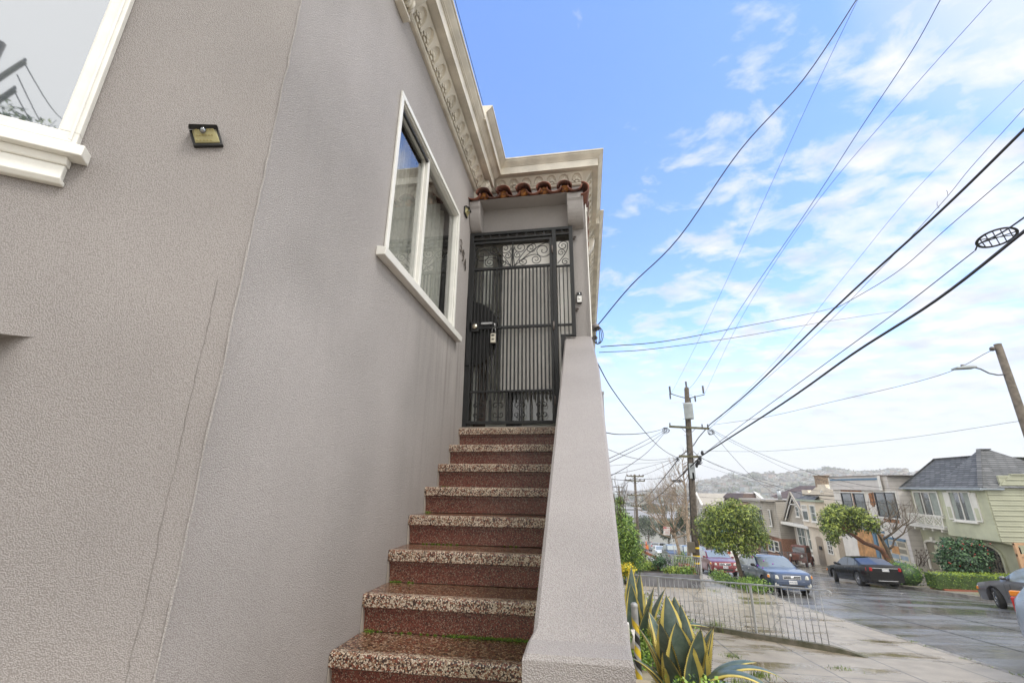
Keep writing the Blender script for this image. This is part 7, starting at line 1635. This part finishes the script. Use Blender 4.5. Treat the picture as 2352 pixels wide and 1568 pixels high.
# tangled drip loops where service wires leave
rd = random.Random(5); m = MB()
for (a, b_, n_, r_) in ((1529, 987, 7, 7), (1633, 990, 7, 7), (1558, 1053, 6, 5), (1607, 1058, 9, 6)):
    for k_ in range(n_):
        cx_, cy_ = a + rd.uniform(-3, 3), b_ + rd.uniform(-2, 5); s_ = rd.uniform(0, 6); m.tube([px2(PY - rd.uniform(.1, .6), cx_ + r_ * rd.uniform(.7, 1) * math.cos(s_ + t * .55), cy_ + r_ * .7 * math.sin(s_ + t * .55)) for t in range(9)], .016, 3)
for (a, b_) in ((1608, 1052), (1604, 1062), (1613, 1040), (1600, 1068)): m.ball(px2(PY - .4, a, b_), .10, .10, .16, 8)
m.build('drip_loops', CAB, P1)
def pole(px_, ptop, pbot, y, label, arms, r=.16, bands=()):
    b_ = px2(y, px_ + (pbot - ptop) * .055, pbot); tpt = px2(y, px_, ptop); x_ = b_.x; t = thing('utility_pole', (b_.x, y, gnd(b_.x, y)), label, 'utility pole')
    m = MB(); limb(m, [(b_.x, y, gnd(b_.x, y)), tpt], r, r * .7, 8); m.build('pole', WOODP, t)
    for (l, rr_, yy) in arms:
        m = MB(); m.bar(px2(y - .2, l, yy), px2(y - .2, rr_, yy + 1.2), .11, .14); ar = m.build('crossarm', WOODA, t)
        m = MB(); 
        for f_ in (.02, .25, .75, .98): q = px2(y - .2, l + (rr_ - l) * f_, yy - 1.2); m.ball(q, .09, .09, .13, 6)
        m.build('insulators', CER, ar)
        m = MB(); cxx = (l + rr_) / 2; m.bar(px2(y - .22, l + (rr_ - l) * .25, yy + 1), px2(y - .22, cxx, yy + 8), .05); m.bar(px2(y - .22, l + (rr_ - l) * .75, yy + 1), px2(y - .22, cxx, yy + 8), .05); m.build('arm_braces', IRONG, t)
    return t, b_
pole(1457.5, 1089, 1256, 60, 'second wooden utility pole down the street with three crossarms', [(1440, 1478, 1092.5), (1437, 1481, 1103), (1441, 1480, 1136), (1450, 1472, 1161)], .2)
pole(1421.5, 1115, 1230, 105, 'third utility pole with a yellow band above the climbing bush', [(1410, 1432, 1118), (1413, 1428, 1129)], .2)
pole(1456, 1153, 1215, 150, 'thin distant utility pole just left of the second pole', [(1449, 1461, 1154)], .2)
# street light pole at the right
LY_ = 19.0; lt0 = px2(LY_, 2291, 790); LXp = lt0.x
t = thing('street_light_pole', (LXp, LY_, zyard(LXp, LY_)), 'wooden pole with cobra head street light at the right edge', 'street light')
m = MB(); limb(m, [(LXp, LY_, zyard(LXp, LY_) - .1), (LXp, LY_, lt0.z)], .17, .115, 12); m.build('pole', WOODP, t)
m = MB(); ps = [px2(LY_, 2306, 860), px2(LY_, 2292, 861), px2(LY_, 2272, 857), px2(LY_, 2252, 847), px2(LY_, 2232, 842)]; m.tube(ps, .028, 6); ar = m.build('arm', IRONG, t)
m = MB(); c = px2(LY_, 2214, 845); m.obox(c, (.34, 0, .01), (0, .16, 0), (0, 0, .035)); m.obox(c + Vector((.12, 0, .05)), (.2, 0, 0), (0, .12, 0), (0, 0, .03)); lh = m.build('lamp_head', TRF, ar, bevel=.02)
m = MB(); m.lathe(c + Vector((-.02, 0, .06)), [(.06, 0), (.06, .07), (.001, .08)], 10); m.build('photocell', CER, lh)
m = MB(); m.ball(px2(LY_, 2279, 801), .09, .09, .09, 8); m.bar(px2(LY_, 2281, 801), px2(LY_, 2291, 800), .04); m.build('wire_bracket', CER, t)
def wire(label, pts, r=.012, name='overhead_wire', n_=5, tw=False):
    P3 = []; k = len(pts); y0, y1 = pts[0][2], pts[-1][2]
    # chord length parameter in the picture plane; inverse depth varies evenly along the span
    d = [0]
    for a, b_ in zip(pts, pts[1:]): d.append(d[-1] + math.hypot(b_[0] - a[0], b_[1] - a[1]))
    for i in range(k):
        f_ = d[i] / d[-1]; y = 1 / ((1 - f_) / y0 + f_ / y1) if len(pts[i]) < 3 else pts[i][2]; P3.append(aty(pts[i][0], pts[i][1], y))
    if pts[0][0] > 2352 or pts[0][1] < 0: ext = [P3[0] + (P3[0] - P3[1]).normalized() * 22]
    else: ext = []
    out = ext
    for i in range(k - 1):
        p0 = P3[max(0, i - 1)]; p1 = P3[i]; p2 = P3[i + 1]; p3 = P3[min(k - 1, i + 2)]
        if i == 0: p0 = p1 * 2 - p2
        if i == k - 2: p3 = p2 * 2 - p1
        for j in range(6):
            t_ = j / 6; out.append(.5 * ((2 * p1) + (p2 - p0) * t_ + (2 * p0 - 5 * p1 + 4 * p2 - p3) * t_ * t_ + (3 * p1 - p0 - 3 * p2 + p3) * t_ ** 3))
    out.append(P3[-1]); m = MB(); m.tube(out, r, n_); return tag(m.build(name, CAB), label, 'wire', 'overhead wires and cables')
wire('black service drop from the top edge down to the house corner', [(1985, -30, 5.5), (1967, 0), (1846, 182), (1700, 345), (1560, 545), (1450, 655), (1372, 748, 6.3)], .0085)
wire('long wire from the top edge to the top of the tall utility pole', [(2190, -50, 9), (2160, 0), (2093, 120), (1980, 290), (1850, 490), (1700, 710), (1600, 872), (1577, 895, PY)], .010)
wire('faint wire from the top edge to the left insulator of the tall pole', [(1995, -50, 9), (1970, 0), (1860, 230), (1720, 535), (1600, 790), (1541, 905, PY)], .0055)
wire('faint wire from the top edge to the right insulator of the tall pole', [(2310, -40, 9), (2278, 0), (2060, 245), (1850, 500), (1700, 735), (1618, 905, PY)], .0065)
wire('very thin wire crossing high behind the thick cables', [(2400, 130, 12), (2352, 185), (2100, 440), (1935, 640), (1780, 830), (1629, 983, PY)], .006)
wire('thin wire with hanging bits above the upper thick cable', [(2400, 195, 11), (2352, 250), (2230, 385), (2160, 470), (2020, 620), (1850, 790), (1629, 984, PY)], .008)
wire('upper thick twisted cable ending at the crossarm of the tall pole', [(2420, 228, 9), (2352, 298), (2150, 495), (1920, 705), (1720, 900), (1630, 975, PY)], .034, tw=True)
wire('cable jumper from crossarm down to the lower crossarm', [(1630, 975, PY), (1605, 1004), (1590, 1025), (1562, 1047, PY)], .03)
wire('middle black wire between the two thick cables', [(2420, 315, 10), (2352, 372), (2180, 520), (2060, 625), (1935, 700), (1918, 706, 16)], .010)
wire('lower thick black cable ending at the lower crossarm', [(2420, 475, 10), (2352, 532), (2150, 690), (1960, 812), (1800, 925), (1612, 1046, PY)], .040)
wire('thin cable below the storage loop running to the lower crossarm', [(2238, 577, 14), (2070, 708), (1900, 832), (1700, 978), (1613, 1045, PY)], .016)
wire('long wire branching left from the thick cable to the house', [(1918, 706, 16), (1860, 720), (1700, 751), (1530, 783), (1380, 796, 7)], .008)
wire('thin wire under the branching one, also reaching the house', [(2062, 714, 17), (1900, 738), (1700, 773), (1500, 801), (1376, 809, 7)], .006)
wire('wire from the street light pole to the tall utility pole', [(2280, 803, LY_), (2150, 864), (1900, 925), (1760, 957), (1640, 975, PY)], .011)
wire('level thin wire entering from the right edge to the lower crossarm', [(2400, 958, 20), (2352, 965), (2100, 1003), (1900, 1025), (1750, 1036), (1612, 1035, PY)], .008)
wire('service wire sagging to the gutter of the green house', [(1636, 986, PY), (1671, 1005), (1755, 1045), (1843, 1078), (1913, 1099), (2010, 1118), (2110, 1124, 33)], .012)
wire('second service wire sagging to the white house', [(1634, 988, PY), (1664, 1006), (1745, 1047), (1834, 1088), (1920, 1110), (1970, 1123, 42)], .010)
wire('steep service wire dropping to the clapboard house roof', [(1632, 990, PY), (1647, 1005), (1675, 1039), (1726, 1093), (1765, 1124), (1804, 1150, 55)], .014)
wire('thick service wire from the lower crossarm toward the white house', [(1612, 1052, PY), (1640, 1064), (1707, 1091), (1843, 1134), (1921, 1148), (2010, 1153), (2092, 1160, 36)], .014)
wire('thin service wire just above the thick one on the lower right', [(1612, 1051, PY), (1650, 1070), (1727, 1093), (1824, 1118), (1902, 1129), (1960, 1137, 45)], .009)
wire('faint wire from the tall pole to the beige house', [(1605, 1065, PY), (1650, 1080), (1760, 1115), (1850, 1135), (1905, 1148, 46)], .007)
wire('black cable curving from the house down to the lower crossarm', [(1372, 833, 12), (1405, 892), (1454, 958), (1500, 1012), (1531, 1038), (1557, 1051, PY)], .016)
wire('wrapped wire from the house to the left crossarm end', [(1385, 992, 12), (1423, 997), (1474, 995), (1508, 989), (1534, 981, PY)], .014)
wire('first diagonal wire on the left below the crossarm', [(1390, 1057, 13), (1444, 1031), (1487, 1009), (1533, 984, PY)], .011)
wire('second diagonal wire on the left below the crossarm', [(1390, 1066, 13), (1454, 1035), (1500, 1011), (1533, 986, PY)], .011)
wire('third diagonal wire steeply rising to the left crossarm', [(1392, 1098, 13), (1449, 1066), (1495, 1030), (1532, 987, PY)], .011)
wire('sagging wire from behind the guard wall to the lower crossarm', [(1390, 1029, 14), (1449, 1050), (1500, 1056), (1558, 1050, PY)], .009)
wire('low thin wire rising from behind the guard wall', [(1395, 1091, 14), (1475, 1075), (1558, 1051, PY)], .008)
wire('thin level wire behind the second pole', [(1393, 1070, 16), (1450, 1065), (1520, 1060), (1558, 1052, PY)], .006)
wire('thin wire from behind the guard wall to the second pole', [(1396, 1098, 15), (1430, 1102), (1460, 1100), (1530, 1095), (1600, 1072, PY)], .009)
wire('cable from the second pole top up to the tall pole', [(1472, 1092, 60), (1490, 1086), (1513, 1076), (1556, 1053, PY)], .018)
wire('heavy sagging cable from the second pole to the tall pole', [(1464, 1160, 60), (1485, 1142), (1505, 1120), (1533, 1086), (1558, 1054, PY)], .035)
wire('lowest heavy cable pair between second pole and tall pole', [(1470, 1165, 60), (1500, 1149), (1539, 1115), (1582, 1075, PY), (1606, 1052, PY)], .045)
wire('thin wire fanning between the second pole and tall pole', [(1480, 1150, 60), (1515, 1122), (1540, 1085), (1560, 1056, PY)], .009)
wire('wire crossing low past the second pole toward the far houses', [(1405, 1160, 22), (1470, 1128), (1540, 1135), (1640, 1143), (1740, 1150, 70)], .010)
wire('wire sloping right from the second pole', [(1478, 1137, 60), (1520, 1150), (1570, 1168), (1640, 1185, 90)], .02)
wire('faint wire from third pole to second pole', [(1430, 1118, 105), (1445, 1105), (1460, 1093, 60)], .02)
wire('wire from the guard wall side to the third pole', [(1404, 1120, 30), (1430, 1110), (1458, 1104, 60)], .012)
# snowshoe storage loops
def snowshoe(label, ctr, ux_, uy_, y, R1, rr):
    t = thing('cable_storage_loop', aty(*ctr, y), label, 'cable loop'); c = aty(*ctr, y)
    U = (aty(ctr[0] + ux_[0], ctr[1] + ux_[1], y) - c); V = (aty(ctr[0] + uy_[0], ctr[1] + uy_[1], y * 1.03) - c)
    for k_ in range(3):
        s_ = 1 - .05 * k_; m = MB(); m.tube([c + U * (s_ * math.cos(a * math.pi / 14)) + V * (s_ * math.sin(a * math.pi / 14)) for a in range(29)], rr, 5, caps=False); m.build('cable_coil', CAB, t)
    m = MB()
    for a in (-.75, -.45, -.1, .25, .6):
        h = math.sqrt(1 - a * a) * .9; m.bar(c + U * a - V * h, c + U * (a + .12) + V * h, rr * 1.5); 
    m.bar(c - U * .95, c + U * .95, rr * 1.6); m.bar(c - U * .7 - V * .4, c + U * .8 + V * .35, rr * 1.3); m.build('frame_bars', CAB, t)
    return t
snowshoe('large round coil of black cable hanging on the lower wires at the right', (2290, 546), (49, -16), (6, 17), 13.5, 1, .016)
snowshoe('small flat cable loop left of the tall utility pole', (1556, 1104), (13, 0), (0, 2.5), 40, 1, .03)
wire('wire carrying the large coil up and out of the right edge', [(2240, 575, 14), (2250, 560), (2300, 535), (2352, 500), (2420, 450, 10)][::-1], .022)
m = MB(); m.tube([aty(2173, 437, 14), aty(2176, 440, 14), aty(2177, 449, 14)], .006, 4); m.tube([aty(2153, 463, 14), aty(2152, 470, 14), aty(2157, 478, 14)], .006, 4); tag(m.build('wire_tail', CAB), 'two loose wire ends hanging from the thin wire', 'wire ends')
# pole and lines across the street behind the camera, mirrored in the big window
def mirror_dir(px_, py_):
    r = ray(px_, py_).normalized(); return (r - NB * 2 * r.dot(NB)).normalized(), r
def mpt(px_, py_, D):
    d, r = mirror_dir(px_, py_); k = (NB.x * XW + NB.y * CY - .02) / NB.dot(r); return r * k + d * D
pp = mpt(-70, 250, 15); t = thing('utility_pole', (pp.x, pp.y, zroad(pp.y)), 'utility pole standing behind the camera, seen only mirrored in the big window', 'utility pole')
m = MB(); limb(m, [(pp.x, pp.y, zroad(pp.y)), (pp.x, pp.y, mpt(-30, 20, 15).z)], .14, .1, 8); m.build('pole', WOODP, t)
for a, b_, c_, d_ in ((-60, 220, 58, 145), (-60, 265, 33, 207)):
    m = MB(); m.bar(mpt(a, b_, 15), mpt(c_, d_, 15), .07, .09); m.build('crossarm', WOODA, t); 
    for f_ in (.55, .8, 1): m = MB(); p = mpt(a + (c_ - a) * f_, b_ + (d_ - b_) * f_ - 3, 15); m.ball(p, .035, .035, .07, 8); m.build('insulator', CER, t)
for lab, (a, b_, c_, d_) in zip(('first', 'second', 'third', 'fourth'), ((58, 150, 185, 240), (40, 175, 165, 292), (33, 212, 160, 310), (-10, 250, 90, 268))):
    m = MB(); A_, B_ = mpt(a, b_, 15), mpt(c_, d_, 24); B_ = A_ + (B_ - A_) * 1.8; m.tube([A_ + (B_ - A_) * (i / 12) - Vector((0, 0, 1.0 * math.sin(math.pi * i / 12))) for i in range(13)], .014, 4)
    tag(m.build('overhead_wire', CAB), lab + ' wire from the mirrored pole, counted from its top', 'wire', 'overhead wires and cables')
cT = mpt(40, 318, 20); t = thing('street_tree', (cT.x, cT.y, zroad(cT.y)), 'tree behind the camera whose top shows mirrored at the bottom of the big window', 'tree'); m = MB(); limb(m, [(cT.x, cT.y, zroad(cT.y)), cT], .2, .1, 7); m.build('trunk', BARK, t)
m = MB(); leaves(m, [(cT.x, cT.y, cT.z - .6, 2.2, 2.0, 1.2)], 2500, .25, .35, .5, 0, .35, 77); m.build('crown', LG, t)

# ================================================================== HAZE
hz = MB(); hz.box(-1960, -1960, -75, 1960, 1960, 100)
HZ = bpy.data.materials.new('haze_air'); HZ.use_nodes = True; n = HZ.node_tree; n.nodes.clear()
v = n.nodes.new('ShaderNodeVolumePrincipled'); v.inputs['Density'].default_value = HAZE_D; v.inputs['Color'].default_value = (1, .985, .96, 1); v.inputs['Anisotropy'].default_value = 0.2
o = n.nodes.new('ShaderNodeOutputMaterial'); n.links.new(v.outputs[0], o.inputs['Volume'])
ho = hz.build('haze', HZ); ho['kind'] = 'stuff'
